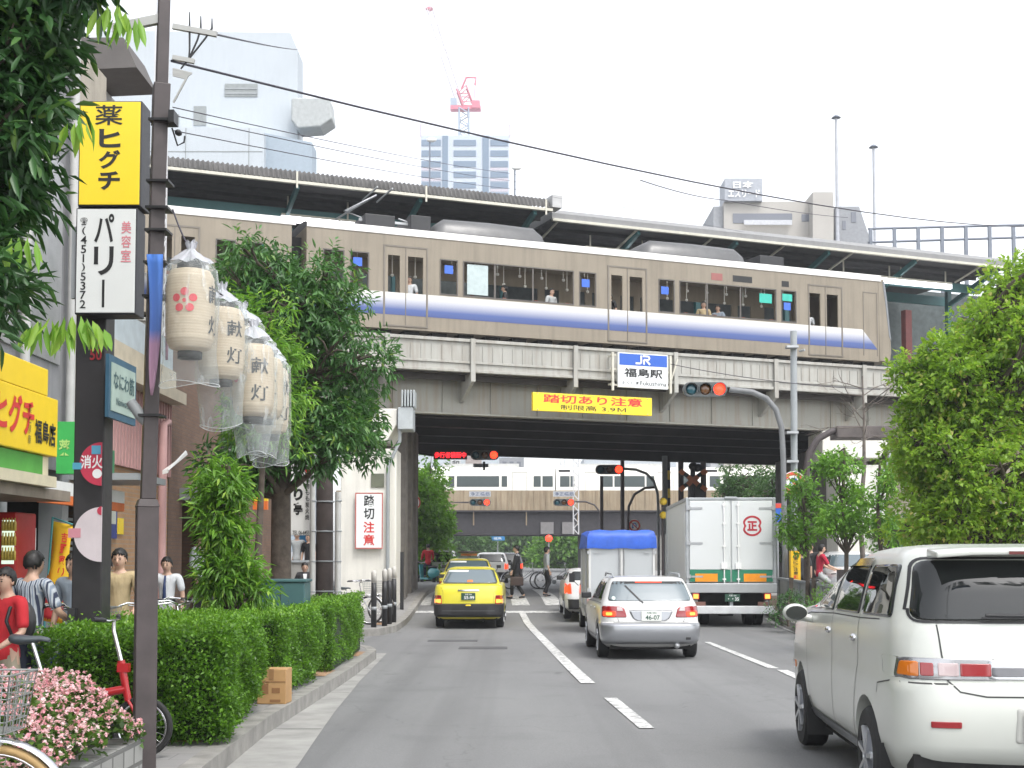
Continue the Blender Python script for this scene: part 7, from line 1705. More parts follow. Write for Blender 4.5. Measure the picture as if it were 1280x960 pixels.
# electrical fittings on the pole top
t = thing('cable_bracket', 'grey steel cross arms with insulators bolted to the lantern pole', 'bracket', A(215, 70))
mb = MB(); mb.beam(A(216, 33), A(271, 43), .03, .035); mb.beam(A(216, 72), A(243, 77), .03, .03); mb.beam(A(140, 36), A(200, 24), .04, .06)
for i in range(5): mb.beam(A(216, 86 + 2 * i), A(240 - 2 * i, 92 + 1.5 * i), .008, .012)
mb.beam(A(217, 128), A(234, 96), .012, .012); mb.build('cross_arm', M('bracket_grey', (.40, .40, .38), .5, .3), t, wp=True)
mb = MB()
for x, y0, y1 in ((237, 15, 62), (251, 20, 50), (265, 23, 48)): mb.tube([A(x, y0), A(x, (y0 + y1) / 2), A(x - (x - 237) * .3, y1), A(236, 74), A(226, 86)], [.004, .008, .007, .007, .006], 6)
mb.tube([A(215, 160), A(222, 182), A(230, 178), A(231, 170)], .006, 6); mb.build_each('insulated_lead', BLACKP, t, wp=True)
mb = MB(); mb.box(A(217, 0).x, A(224, 0).x, Ym - .1, Ym + .02, A(0, 158).z, A(0, 143).z); mb.ball(A(223, 166), (.025, .04, .02), 8, 6); mb.build('junction_box', BLACKP, t, wp=True)
# banner
t = thing('banner', 'furled blue and pink cloth banner tied to the lantern pole', 'banner', A(190, 400))
mb = MB(); n = 16; vs = []
for i in range(n + 1):
	f = i / n; y = 318 + 176 * f; xl_ = 183 + 3 * math.sin(f * 5) + 8 * f ** 2; xr_ = 203 - 2 * f - 11 * f ** 3
	for k, x in enumerate((xl_, (xl_ * 2 + xr_) / 3, (xl_ + 2 * xr_) / 3, xr_)): p = at(x, y, 8.62 + (.05 if k % 2 else 0) * (1 - f * .5)); vs.append(p)
mb.add(vs, [(4 * i + j, 4 * i + j + 1, 4 * i + 5 + j, 4 * i + 4 + j) for i in range(n) for j in range(3)], True)
m, nt, bs, out = newmat('banner_cloth'); tc = nt.nodes.new('ShaderNodeTexCoord'); sp = nt.nodes.new('ShaderNodeSeparateXYZ'); nt.links.new(tc.outputs['Generated'], sp.inputs[0])
nt.links.new(ramp(nt, sp.outputs['Z'], [(.0, (.42, .25, .34)), (.36, (.40, .24, .36)), (.46, (.08, .16, .45)), (1, (.05, .16, .50))]), bs.inputs['Base Color']); bs.inputs['Roughness'].default_value = .8
o = mb.build('cloth', m, t, wp=True); so = o.modifiers.new('th', 'SOLIDIFY'); so.thickness = .006
mb = MB(); vs = []
for i in range(9):
	f = i / 8; y = 355 + 95 * f
	for x in (207, 213 - 3 * f): vs.append(at(x, y, 8.75 + .02 * math.sin(f * 9)))
mb.add(vs, [(2 * i, 2 * i + 1, 2 * i + 3, 2 * i + 2) for i in range(8)], True); o = mb.build('pink_edge', M('banner_pink', (.50, .30, .38), .8, scale=30, var=.3), t, wp=True); so = o.modifiers.new('th', 'SOLIDIFY'); so.thickness = .006
# paper lanterns in their plastic bags
def paper():
	m, nt, b, out = newmat('lantern_paper'); co = coords(nt, (1, 1, 1)); w = N(nt, 'ShaderNodeTexWave', wave_type='BANDS', bands_direction='Z'); w.inputs['Scale'].default_value = 17; w.inputs['Distortion'].default_value = .6; nt.links.new(co, w.inputs[0])
	c = mixc(nt, .35, ramp(nt, w.outputs['Fac'], [(.2, (.66, .53, .38)), (.8, (.73, .61, .46))]), ramp(nt, noise(nt, coords(nt, (3, 3, 16)), 3, 5), [(.3, (.62, .50, .35)), (.7, (.77, .66, .51))]))
	nt.links.new(c, b.inputs['Base Color']); b.inputs['Roughness'].default_value = .7; bump(nt, b, w.outputs['Fac'], .2, .003)
	t = N(nt, 'ShaderNodeBsdfTranslucent'); nt.links.new(c, t.inputs[0]); mx = N(nt, 'ShaderNodeMixShader'); mx.inputs[0].default_value = .25; nt.links.new(b.outputs[0], mx.inputs[1]); nt.links.new(t.outputs[0], mx.inputs[2]); nt.links.new(mx.outputs[0], out.inputs[0]); return m
def film():
	m, nt, b, out = newmat('plastic_film'); b.inputs['Base Color'].default_value = (.72, .76, .76, 1); b.inputs['Roughness'].default_value = .18; b.inputs['Specular IOR Level'].default_value = .7
	co = coords(nt, (1, 1, .5)); n1 = noise(nt, co, 6, 3); bump(nt, b, n1, .9, .05)
	t = N(nt, 'ShaderNodeBsdfTransparent'); t.inputs[0].default_value = (.96, .98, .98, 1); mx = N(nt, 'ShaderNodeMixShader')
	lw = N(nt, 'ShaderNodeLayerWeight'); lw.inputs['Blend'].default_value = .35; mu = nt.nodes.new('ShaderNodeMath'); mu.operation = 'MULTIPLY'; nt.links.new(ramp(nt, lw.outputs['Facing'], [(.35, .88), (.75, .76), (1, .38)]), mu.inputs[0]); nt.links.new(ramp(nt, noise(nt, coords(nt, (1, 1, .25)), 11, 2), [(.0, 1.0), (.60, .97), (.66, .70), (.72, .97)]), mu.inputs[1]); nt.links.new(mu.outputs[0], mx.inputs[0]); nt.links.new(b.outputs[0], mx.inputs[1]); nt.links.new(t.outputs[0], mx.inputs[2]); nt.links.new(mx.outputs[0], out.inputs[0]); return m
PAPER, FILM = paper(), film(); GATH = GL('bag_gathers', (.62, .63, .68), 1.4, .3, .35); LRED_ = M('lantern_red', (.62, .03, .05), .6)
lan = [(238, 336, 440, 61, 8.45, 0, 'first', 482, 'largest paper lantern with a full red five petal crest, nearest the pole'),
	   (277, 384, 475, 57, 9.05, -.62, 'b', 535, 'second paper lantern down the line, crest turned to its edge'),
	   (303, 408, 498, 51, 9.55, -1.2, 'c', 534, 'shaded tan paper lantern tucked behind the second one'),
	   (317, 430, 521, 52, 9.35, -.95, 'd', 570, 'paper lantern with bold black characters facing the road, fourth in line'),
	   (330, 446, 524, 48, 9.9, -1.0, 'e', 572, 'paper lantern partly behind the fourth, near the low end of the line'),
	   (339, 458, 543, 44, 10.3, -.5, 'f', 581, 'smallest paper lantern at the low end of the slanting line')]
rngl = random.Random(5)
for (px, y0, y1, wpx, Y, rot, kd, ybag, label) in lan:
	c = at(px, (y0 + y1) / 2, Y); H = (y1 - y0) * s_(Y); R = wpx / 2 * s_(Y); t = thing('paper_lantern', label, 'lantern', c, rot, 'paper lanterns hung from the pole in plastic bags')
	prof = [(R * .5, -H / 2), (R * .82, -H * .47), (R * .96, -H * .38), (R, -H * .2), (R, H * .2), (R * .96, H * .38), (R * .82, H * .47), (R * .5, H / 2)]
	dense = []
	for (a, b) in zip(prof, prof[1:]):
		for j in range(5): f = j / 5; dense.append((a[0] + (b[0] - a[0]) * f + .0025 * math.sin(j * 2.6), a[1] + (b[1] - a[1]) * f))
	dense.append(prof[-1]); mb = MB(); mb.lathe(dense, 36); o = mb.build('paper_body', PAPER, t)
	rr = lambda z: R * (1.0 if abs(z) < H * .2 else 1 - .04 * (abs(z) - H * .2) / (H * .18)) + .004
	def wrap(name, vs, fs, mat):
		mb = MB(); q = []
		for x, z in vs: a = x / R; q.append((rr(z) * math.sin(a), -rr(z) * math.cos(a), z))
		mb.add(q, fs); return mb.build(name, mat, t)
	vs, fs = [], []
	for k in range(6):
		d = R * .36; x0, z0 = (d * math.sin(2 * math.pi * k / 5), d * math.cos(2 * math.pi * k / 5)) if k < 5 else (0, 0); r_ = R * .165 if k < 5 else R * .085; b = len(vs); n = 18
		vs += [(x0, z0 + H * .07)] + [(x0 + r_ * math.cos(2 * math.pi * j / n), z0 + H * .07 + r_ * math.sin(2 * math.pi * j / n)) for j in range(n)]; fs += [(b, b + 1 + j, b + 1 + (j + 1) % n) for j in range(n)]
	wrap('crest', vs, fs, LRED_)
	for ch, zc, x0, s_k in (('献', H * .17, R * 1.45, .36), ('灯', -H * .20, R * 1.45, .36), ('お', H * .28, -R * 1.25, .22), ('祭', H * .12, -R * 1.25, .22)):
		me = glyph_mesh(ch, .012); Pn = np.array([v.co[:2] for v in me.vertices]); lo, hi = Pn.min(0), Pn.max(0); sz = H * s_k * .62; ctr = (lo + hi) / 2; k = sz / max(hi - lo)
		wrap('lettering', [((p[0] - ctr[0]) * k * 1.1 + x0, (p[1] - ctr[1]) * k + zc) for p in Pn], [tuple(p.vertices) for p in me.polygons], INK); bpy.data.meshes.remove(me)
	mb = MB(); mb.lathe([(R * .50, -H / 2 - .005), (R * .50, -H / 2 - H * .09), (R * .44, -H / 2 - H * .09), (R * .44, -H / 2 - .005)], 24, close=True); mb.build('lower_ring', INK, t)
	mb = MB(); mb.lathe([(R * .56, H / 2 + .004), (R * .56, H / 2 + H * .06), (R * .1, H / 2 + H * .07)], 24); mb.build('upper_ring', INK, t)
	mb = MB(); mb.tube([(-R * .5, 0, H / 2), (-R * .3, 0, H * .62), (0, 0, H * .68), (R * .3, 0, H * .62), (R * .5, 0, H / 2)], .005, 6); mb.build('handle', BLACKP, t)
	zb_ = -(ybag - (y0 + y1) / 2) * s_(Y); n = 30; L = [(H * .76, .12), (H * .72, .2), (H * .64, .42), (H * .58, .78), (H * .5, 1.08), (H * .3, 1.14), (0, 1.12), (-H * .3, 1.12), (-H * .5, 1.10), (-H * .58, 1.06), ((-H * .58 + zb_) / 2, 1.07), (zb_ * .94, 1.10), (zb_, 1.12)]
	vs = []
	for i, (z, f) in enumerate(L):
		for j in range(n):
			a = 2 * math.pi * j / n; fl = max(0, min(1, (-z - H * .5) / (abs(zb_) - H * .5 + .01)))
			ru = R * f * (1 + (.07 if f < .9 else .035) * math.sin(a * 7 + i * 1.3 + px) + .05 * fl * math.sin(a * 3 + px)); vs.append((ru * math.cos(a) * (1 + .12 * fl), ru * math.sin(a) * (1 - .55 * fl), z + (.02 * math.sin(a * 2 + px) if i >= len(L) - 2 else 0)))
	mb = MB(); mb.add(vs, [(i * n + j, i * n + (j + 1) % n, (i + 1) * n + (j + 1) % n, (i + 1) * n + j) for i in range(len(L) - 1) for j in range(n)], True); mb.build('plastic_bag', FILM, t)
	mb = MB(); vs = []; n = 28
	for i, (z, f) in enumerate(((.57, .80), (.62, .62), (.67, .40), (.72, .20), (.75, .12), (.79, .17), (.84, .22))):
		for j in range(n): a = 2 * math.pi * j / n; q = R * f * (1 + .30 * math.sin(a * 9 + i * .4 + px) * (1 - .4 * f)); vs.append((q * math.cos(a), q * math.sin(a), H * z + .012 * math.sin(a * 5 + i)))
	mb.add(vs, [(i * n + j, i * n + (j + 1) % n, (i + 1) * n + (j + 1) % n, (i + 1) * n + j) for i in range(6) for j in range(n)], True); mb.build('tied_top', GATH, t)
	mb = MB(); L_ = [Vector((R * 1.12 * 1.12 * math.cos(2 * math.pi * j / 30), R * 1.12 * .45 * math.sin(2 * math.pi * j / 30), zb_ + .02 * math.sin(4 * math.pi * j / 30 + px))) for j in range(31)]; mb.tube(L_, .0022, 5); mb.build('bag_hem', M('bag_edge', (.66, .68, .68), .3), t)
P = [at(216, 262, 8.75), at(238, 312, 8.45), at(262, 352, 8.8), at(285, 372, 9.05), at(310, 402, 9.4), at(335, 440, 9.9), at(352, 470, 10.3)]
o = wire('black rope on which the paper lanterns hang below the pole', P, .006, .02)
# hedges, planter, trees
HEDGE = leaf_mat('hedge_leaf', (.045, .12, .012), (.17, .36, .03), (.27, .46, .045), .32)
HEDGE_IN = M('hedge_inner', (.018, .035, .010), .9, var=.5, scale=20)
DKLEAF = leaf_mat('dark_evergreen_leaf', (.024, .075, .022), (.085, .21, .05), (.24, .36, .05), .26, .38)
MIDLEAF = leaf_mat('fresh_street_leaf', (.055, .14, .018), (.18, .37, .04), (.30, .46, .06), .36)
YELLEAF = leaf_mat('yellow_green_leaf', (.10, .20, .02), (.30, .47, .05), (.46, .40, .12), .45)
FARLEAF = leaf_mat('far_leaf', (.035, .09, .028), (.10, .21, .05), (.18, .30, .06), .3)
BRAN = M('grey_bark', (.13, .11, .095), .9, var=.35, scale=8, bmp=.6)
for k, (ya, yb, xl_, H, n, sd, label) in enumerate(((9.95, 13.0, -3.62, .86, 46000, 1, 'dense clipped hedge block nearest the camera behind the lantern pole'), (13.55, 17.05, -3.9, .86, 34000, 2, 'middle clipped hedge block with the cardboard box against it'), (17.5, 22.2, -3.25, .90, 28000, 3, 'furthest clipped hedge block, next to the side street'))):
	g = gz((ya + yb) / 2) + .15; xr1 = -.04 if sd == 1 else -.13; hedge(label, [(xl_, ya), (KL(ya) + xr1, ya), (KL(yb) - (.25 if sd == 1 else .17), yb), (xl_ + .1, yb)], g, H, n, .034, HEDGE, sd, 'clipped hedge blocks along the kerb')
CB = M('cardboard', (.42, .25, .11), .8, var=.12, scale=3)
Yb = 13.2; gb = gz(Yb) + .15; t = thing('cardboard_box', 'brown cardboard box on the pavement against the hedge', 'box', (at(339, 877, Yb).x, Yb, gb), R_(-4)); w = .29; h = .345
mb = MB(); mb.box(-w / 2, w / 2, 0, .26, 0, h); mb.build('carton', CB, t, bevel=.006)
mb = MB(); mb.box(-w / 2 + .002, w / 2 - .002, -.004, -.001, h * .62, h * .66); mb.box(-.025, .025, -.005, -.0015, h * .7, h); mb.build('tape', M('parcel_tape', (.30, .17, .08), .35), t)
mb = MB(); mb.box(-w * .05, w * .32, -.004, -.001, .02, .045); mb.box(-w * .4, -w * .1, -.004, -.001, .10, .2); mb.box(w * .02, w * .3, -.004, -.001, .11, .16); mb.build('printing', M('carton_print', (.24, .12, .05), .7), t)
# stone planter with begonias
t = thing('planter', 'low grey granite block planter in the corner below the lantern pole', 'planter', (-3.3, 7, .1)); zt_ = at(186, 922, 8.45).z; xr_ = -2.34
mb = MB(); x0, x1, y0, y1 = -4.6, xr_, 5.0, 8.45
mb.box(x1 - .2, x1, y0, y1, .1, zt_); mb.box(x0, x1 - .2, y1 - .2, y1, .1, zt_); mb.box(x0, x1 - .2, y0, y0 + .2, .1, zt_); mb.build('stone_wall', STONE, t, wp=True, bevel=.015)
mb = MB(); mb.box(x0, x1 - .2, y0 + .2, y1 - .2, .1, zt_ - .05); mb.build('soil', EARTH, t, wp=True)
rng = np.random.default_rng(11); n = 150; plants = []
t = thing('flower_bed', 'mass of pink begonias overflowing the granite planter', 'flowers', (-3.2, 7.4, zt_)); t['kind'] = 'stuff'
N_ = 15000; X_ = rng.uniform(-4.1, xr_ + .02, N_); Y_ = rng.uniform(5.3, 8.42, N_)
hh = zt_ + .10 + .26 * np.clip(1 - ((X_ + 3.15) / 1.15) ** 2, 0, 1) + .07 * np.clip(1 - ((Y_ - 7.7) / .9) ** 2, 0, 1) + .03 * np.sin(X_ * 9 + 2 * np.sin(Y_ * 7)) + .03 * np.sin(Y_ * 11 + X_ * 4)
hh -= .14 * np.clip((X_ - xr_ + .22) / .24, 0, 1) + .10 * np.clip((Y_ - 8.2) / .2, 0, 1)
dep = np.abs(rng.normal(0, .05, N_)); Cp = np.stack([X_, Y_, hh - dep], 1); D = unit(rng.normal(0, .7, (N_, 3)) + [0, -.1, .55])
leaf_mesh('leaves', Cp, D, rng.uniform(.035, .06, N_), rng.uniform(.03, .05, N_), rng.uniform(.1, .75, N_) - dep * 2, leaf_mat('begonia_leaf', (.03, .07, .012), (.11, .22, .03), None, .25), t, rng, six=False)
Nf = 9500; X_ = rng.uniform(-4.1, xr_ + .03, Nf); Y_ = rng.uniform(5.3, 8.42, Nf)
hf = zt_ + .12 + .26 * np.clip(1 - ((X_ + 3.15) / 1.15) ** 2, 0, 1) + .07 * np.clip(1 - ((Y_ - 7.7) / .9) ** 2, 0, 1) + .03 * np.sin(X_ * 9 + 2 * np.sin(Y_ * 7)) + .03 * np.sin(Y_ * 11 + X_ * 4) - .14 * np.clip((X_ - xr_ + .22) / .24, 0, 1) - .10 * np.clip((Y_ - 8.2) / .2, 0, 1)
hf += rng.uniform(-.05, .03, Nf); C0 = np.stack([X_, Y_, hf], 1); petals = np.repeat(C0, 4, 0); ax = unit(rng.normal(0, .6, (Nf, 3)) + [.2, -.5, .8]); aa = np.tile(np.arange(4) * math.pi / 2, Nf) + np.repeat(rng.uniform(0, 6, Nf), 4)
A1 = unit(np.cross(ax, rng.normal(0, 1, (Nf, 3)))); A2 = np.cross(ax, A1); Dp = unit(np.repeat(A1, 4, 0) * np.cos(aa)[:, None] + np.repeat(A2, 4, 0) * np.sin(aa)[:, None] + np.repeat(ax, 4, 0) * .35)
leaf_mesh('petals', petals, Dp, rng.uniform(.013, .021, 4 * Nf), rng.uniform(.014, .022, 4 * Nf), np.repeat(rng.uniform(0, 1, Nf), 4), leaf_mat('begonia_petal', (.62, .22, .28), (.80, .50, .54), (.85, .70, .70), .3), t, rng, six=False)
SHLEAF = leaf_mat('shade_tree_leaf', (.014, .046, .016), (.05, .135, .036), (.16, .28, .04), .2, .36)
# overhanging tree at the top corner: close to the camera, big leaves
rng = np.random.default_rng(21); cl = []
def region(pts, n, Y0, Y1, r0, r1):
	for _ in range(n):
		x, y = pts(); Y = rng.uniform(Y0, Y1); p = at(x, y, Y); cl.append((tuple(p), rng.uniform(r0, r1)))
region(lambda: (rng.uniform(-190, -30), rng.uniform(-130, 270)), 95, 6.6, 8.2, .18, .30)
region(lambda: (rng.uniform(-20, 48), rng.uniform(-60, 175)), 22, 6.8, 7.6, .11, .18)
region(lambda: (rng.uniform(-130, -20), rng.uniform(250, 375)), 30, 6.6, 7.8, .15, .26)
region(lambda: (rng.uniform(40, 125), rng.uniform(-90, -22)), 16, 6.6, 7.4, .10, .16)
region(lambda: (rng.uniform(-30, 25), rng.uniform(180, 255)), 10, 6.8, 7.6, .11, .17)
tr = (-4.6, 7.6); tree('street_tree', 'dark large leaved tree overhanging the top corner above the shop signs', (tr[0], tr[1], gz(7.6) + .15), [(tr[0], tr[1], .1), (tr[0] + .05, tr[1], 1.6), (tr[0] + .15, tr[1] - .05, 3.0), (tr[0] + .25, tr[1] - .1, 4.6), (tr[0] + .3, tr[1], 6.2)], .13, cl, 34, 4, .135, .036, .45, SHLEAF, 22, six=True)
C, D, T = [], [], []
for (px, py) in ((92, 396), (58, 402), (105, 403), (30, 300), (100, 150), (140, 10), (160, 20)):   # fresh sprigs hanging at the crown's edge
	p = np.array(at(px, py, 6.7)); k = 12 if py > 350 else 8
	for i in range(k): C.append(p + rng.normal(0, .012, 3) + [(i - k / 2) * .018, 0, -abs(i - k / 2) * .004]); D.append(unit(np.array([(i - k / 2) * .09, rng.normal(0, .15), -1.0]))); T.append(rng.uniform(.6, .95))
tp = [o for o in bpy.data.objects if o.get('label', '').startswith('dark large leaved tree')][0]
n = len(C); leaf_mesh('fresh_leaves', np.array(C), np.array(D), .15 * rng.uniform(.8, 1.2, n), .036 * rng.uniform(.8, 1.2, n), np.array(T), MIDLEAF, tp, rng)
# tall street tree in the middle of the pavement
rng = np.random.default_rng(31); cl = []; Yt = 20.5
def blob(px, py, rx, ry, n, r0, r1, Y=Yt, dY=1.1):
	c = at(px, py, Y); k = s_(Y); return clump_blob(rng, tuple(c), (rx * k, dY, ry * k), n, r0, r1)
cl = blob(365, 390, 100, 75, 30, .30, .48) + blob(400, 460, 75, 90, 26, .30, .46) + blob(365, 535, 85, 50, 24, .24, .38) + blob(300, 570, 60, 34, 12, .22, .34) + blob(432, 560, 40, 45, 14, .2, .3) + blob(330, 340, 60, 30, 8, .22, .32)
b = at(352, 720, Yt); gT = gz(Yt) + .15
tree('street_tree', 'tall dark evergreen street tree rising in front of the train and pier', (b.x, Yt, gT), [(b.x, Yt, gT), (b.x - .02, Yt, 2.5), (b.x + .0, Yt + .05, 3.3), (b.x + .1, Yt, 4.3), (b.x + .15, Yt, 5.3)], .17, cl, 42, 5, .15, .042, .5, DKLEAF, 32, young=.012)
rng = np.random.default_rng(41); Y = 17.6
cl = blob(318, 420, 40, 55, 14, .18, .3, Y, .5) + blob(340, 490, 42, 45, 14, .18, .3, Y, .5) + blob(330, 540, 40, 30, 8, .16, .26, Y, .4)
b = at(322, 720, Y); tree('street_tree', 'slender light green tree just behind the paper lanterns', (b.x, Y, gz(Y) + .15), [(b.x, Y, gz(Y) + .1), (b.x, Y, 1.5), (b.x + .05, Y, 2.8), (b.x, Y, 4.3)], .06, cl, 26, 5, .15, .028, .55, MIDLEAF, 42, young=.10)
rng = np.random.default_rng(51); Y = 15.2
cl = blob(280, 650, 19, 60, 17, .10, .16, Y, .25) + blob(284, 715, 28, 42, 15, .11, .17, Y, .28) + blob(275, 605, 20, 25, 6, .1, .16, Y, .3) + blob(318, 740, 14, 14, 3, .09, .13, Y, .2)
b = at(288, 770, Y); tree('street_tree', 'young bushy light green tree growing out of the hedge', (b.x, Y, gz(Y) + .15), [(b.x, Y, gz(Y) + .1), (b.x + .01, Y, .9), (b.x - .03, Y, 1.7), (b.x - .05, Y, 2.6)], .07, cl, 22, 5, .15, .03, .5, MIDLEAF, 52, young=.06)
# big leafy tree on the other side
rng = np.random.default_rng(61); Y = 21.5
cl = blob(1245, 440, 52, 72, 34, .26, .44, Y, 1.3) + blob(1168, 482, 44, 52, 26, .22, .36, Y, 1.0) + blob(1292, 372, 46, 52, 18, .26, .42, Y, 1.1) + blob(1200, 580, 74, 88, 50, .26, .44, Y, 1.4) + blob(1270, 540, 70, 120, 26, .4, .62, Y, 1.4) + blob(1172, 640, 45, 45, 16, .28, .42, Y, 1.0) + blob(1250, 655, 60, 30, 14, .3, .45, Y, 1.0) + blob(1330, 470, 60, 140, 16, .5, .7, Y, 1.4)
b = at(1240, 740, Y); tree('broadleaf_tree', 'big yellow green leafy tree above the white people carrier', (b.x, Y, gz(Y) + .18), [(b.x, Y, .05), (b.x - .05, Y, 1.4), (b.x, Y + .1, 2.6), (b.x - .1, Y, 4.0), (b.x, Y, 5.4)], .2, cl, 58, 5, .105, .058, .2, YELLEAF, 62, young=.05, six=False)
def rtree(label, px, Y, blobs, mat, seed, trunk_top, tr=.06, per=30, leaf=.11, w=.055, spray=4, group='young trees in the planting bed', cat='tree'):
	global rng
	rng = np.random.default_rng(seed); cl = []
	for q in blobs: cl += blob(*q[:5], *q[5:7], Y, q[7] if len(q) > 7 else .6)
	b = at(px, 700, Y); tz = at(px, trunk_top, Y).z; g = gz(Y) + .15
	return tree('young_tree', label, (b.x, Y, g), [(b.x, Y, g), (b.x + .04, Y, (g + tz) / 3 * 1.2), (b.x - .03, Y, tz * .7), (b.x + .03, Y, tz)], tr, cl, per, spray, leaf, w, .3, mat, seed, group, cat=cat)
rtree('sparse young tree directly beside the lorry, behind the route sign', 1008, 31.5, [(1000, 655, 22, 30, 12, .16, .28), (1000, 610, 18, 22, 6, .12, .2), (1025, 640, 16, 24, 6, .14, .22)], MIDLEAF, 71, 585)
rtree('sparse young tree with a clear trunk between the lorry and the big leafy tree', 1056, 30.0, [(1052, 585, 26, 26, 10, .16, .28), (1070, 640, 30, 34, 14, .18, .3), (1040, 655, 20, 24, 7, .16, .24)], MIDLEAF, 72, 560)
rtree('young tree in front of the cream building beside the big leafy tree', 1100, 29.0, [(1100, 610, 22, 34, 8, .16, .26), (1105, 665, 24, 24, 8, .18, .28)], MIDLEAF, 73, 575)
# bare tree: twigs only
rng = np.random.default_rng(81); Y = 32.5; b = at(1083, 700, Y); g = gz(Y) + .15; t = thing('bare_tree', 'leafless grey twigged tree in front of the viaduct girder', 'tree', (b.x, Y, g))
mb = MB(); base = [Vector((b.x, Y, g)), Vector((b.x - .15, Y, 2.6)), at(1080, 590, Y), at(1080, 520, Y), at(1078, 470, Y)]; mb.tube(base, [.07, .06, .05, .03, .012], 7)
def twig(p, d, L, r, k):
	e = p + d * L; m = p + d * L * .5 + Vector(rng.normal(0, .06, 3)) * L; mb.tube([p, m, e], [r, r * .75, r * .45], 5)
	if k:
		for _ in range(3): dd = (d + Vector(rng.normal(0, .55, 3))).normalized(); twig(m.lerp(e, rng.uniform(0, 1)), dd, L * .62, r * .5, k - 1)
for i in range(11): f = rng.uniform(.3, 1); p = base[2].lerp(base[4], f); twig(p, Vector((rng.normal(0, 1), rng.normal(0, .6), rng.uniform(.0, 1.0))).normalized(), rng.uniform(.4, .9), .016, 2)
mb.build('trunk', BRAN, t, wp=True)
# shrubs in the bed, guard wall
def shrub(label, px, py, Y, rx, ry, mat, seed, leaf=.05, n=16, dY=.7):
	global rng
	rng = np.random.default_rng(seed); g = gz(Y) + .15; b = at(px, 760, Y); cl = blob(px, py, rx, ry, n, .14, .24, Y, dY)
	cl = [((c[0], c[1], max(c[2], g + .1)), r) for c, r in cl]
	tree('shrub', label, (b.x, Y, g), [(b.x, Y, g), (b.x, Y, g + .3), (b.x + .02, Y, g + .5)], .03, cl, 24, 4, leaf, leaf * .5, .2, mat, seed, 'shrubs in the planting bed', cat='shrub')
shrub('low dark shrub beside the lorry wheels', 985, 762, 29.5, 26, 20, DKLEAF, 91); shrub('round light green shrub in front of the guard wall', 1037, 752, 28.0, 24, 20, MIDLEAF, 92); shrub('dark shrub between the light green shrub and the kerb', 1012, 770, 27.2, 18, 14, DKLEAF, 93); shrub('dark shrub mostly hidden by the white people carrier mirror', 1062, 772, 25.5, 24, 22, DKLEAF, 94)
Yg = 33.0; t = thing('guard_wall', 'pale grey panel guard wall behind the shrubs and young trees', 'wall', (at(1010, 740, Yg).x, Yg, gz(Yg)))
p0, p1 = at(974, 724, 34.2), at(1060, 737, 29.0)
mb = MB(); vs = []
for p in (p0, p1): vs += [(p.x, p.y, gz(p.y)), (p.x, p.y, p.z), (p.x + .06, p.y + .02, p.z), (p.x + .06, p.y + .02, gz(p.y))]
mb.add(vs, [(0, 1, 5, 4), (1, 2, 6, 5), (2, 3, 7, 6), (0, 1, 2, 3), (4, 5, 6, 7)]); mb.build('panel', M('guard_panel', (.42, .43, .42), .6, streak=.25), t, wp=True)
mb = MB(); mb.beam(p0 + Vector((0, 0, .02)), p1 + Vector((0, 0, .02)), .1, .06)
for k in range(7): q = p0.lerp(p1, k / 6); mb.box(q.x - .05, q.x - .01, q.y - .05, q.y, gz(q.y), q.z)
mb.build('rail', GREYPAINT, t, wp=True)
for px, label in ((987, 'short dark stake at the guard wall beneath the yellow notice'), (1015, 'dark timber stake at the guard wall beneath the red shirted rider')): p = at(px, 722, 31.0); t = thing('stake', label, 'post', (p.x, 31.0, gz(31))); mb = MB(); mb.tube([(p.x, 31, gz(31) + .1), (p.x + .04, 31, p.z)], .055, 7); mb.build('post', BARK, t, wp=True)
p = at(1052, 712, 30.5); t = thing('stake', 'thick dark square post beside the parked white hatchback', 'post', (p.x, 30.5, gz(30))); mb = MB(); mb.box(p.x - .09, p.x + .09, 30.4, 30.6, gz(30), p.z); mb.build('post', DARKPOLE, t, wp=True)
a, b = at(989, 725, 33.6), at(1000.5, 688.5, 33.6); t = thing('notice_board', 'upright yellow notice with black characters standing at the guard wall', 'sign', ((a.x + b.x) / 2, 33.6, a.z)); w, h = b.x - a.x, b.z - a.z
mb = MB(); mb.box(-w / 2, w / 2, 0, .22, 0, h); mb.build('board', M('notice_yellow', (.80, .48, .01), .5), t); letters('lettering', '工事にご注意', w * .5, h * .75, facing((0, -.006, h * .55)), INK, t, .015, vertical=True, wp=False); letters('lettering', '願', w * .5, h * .12, facing((0, -.006, h * .10)), REDINK, t, .015, wp=False)
mb = MB(); mb.box(-w / 3, w / 3, .05, .12, gz(33.6) + .1 - a.z, 0); mb.build('leg', BLACKP, t)
# trees further off
def ftree(label, px, Y, blobs, seed, mat=FARLEAF, per=44, leaf=.28, trunk=690, group='trees along the road beyond the viaducts', r0=.5, r1=1.0, base=None):
	global rng
	rng = np.random.default_rng(seed); cl = []
	for q in blobs: cl += blob(*q[:5], r0, r1, Y, q[5] if len(q) > 5 else 2.0)
	b = at(px, 700, Y); g = gz(Y); top = min(q[1] for q in blobs); tz = at(px, top, Y).z
	return tree('far_tree', label, (b.x, Y, g), [(b.x, Y, g), (b.x + .1, Y, g + (tz - g) * .4), (b.x, Y, tz)], .22, cl, per, 4, leaf, leaf * .55, .25, mat, seed, group, six=False)
ftree('leafy tree standing right behind the dark pier, left of the far white train', 530, 60, [(530, 625, 24, 52, 26), (534, 690, 26, 36, 18), (546, 660, 14, 28, 10)], 101, leaf=.26, mat=MIDLEAF, r0=.35, r1=.7)
ftree('smaller tree beneath the leafy one behind the dark pier', 520, 72, [(515, 690, 26, 30, 12), (540, 700, 22, 20, 8)], 102, leaf=.2, r0=.35, r1=.7)
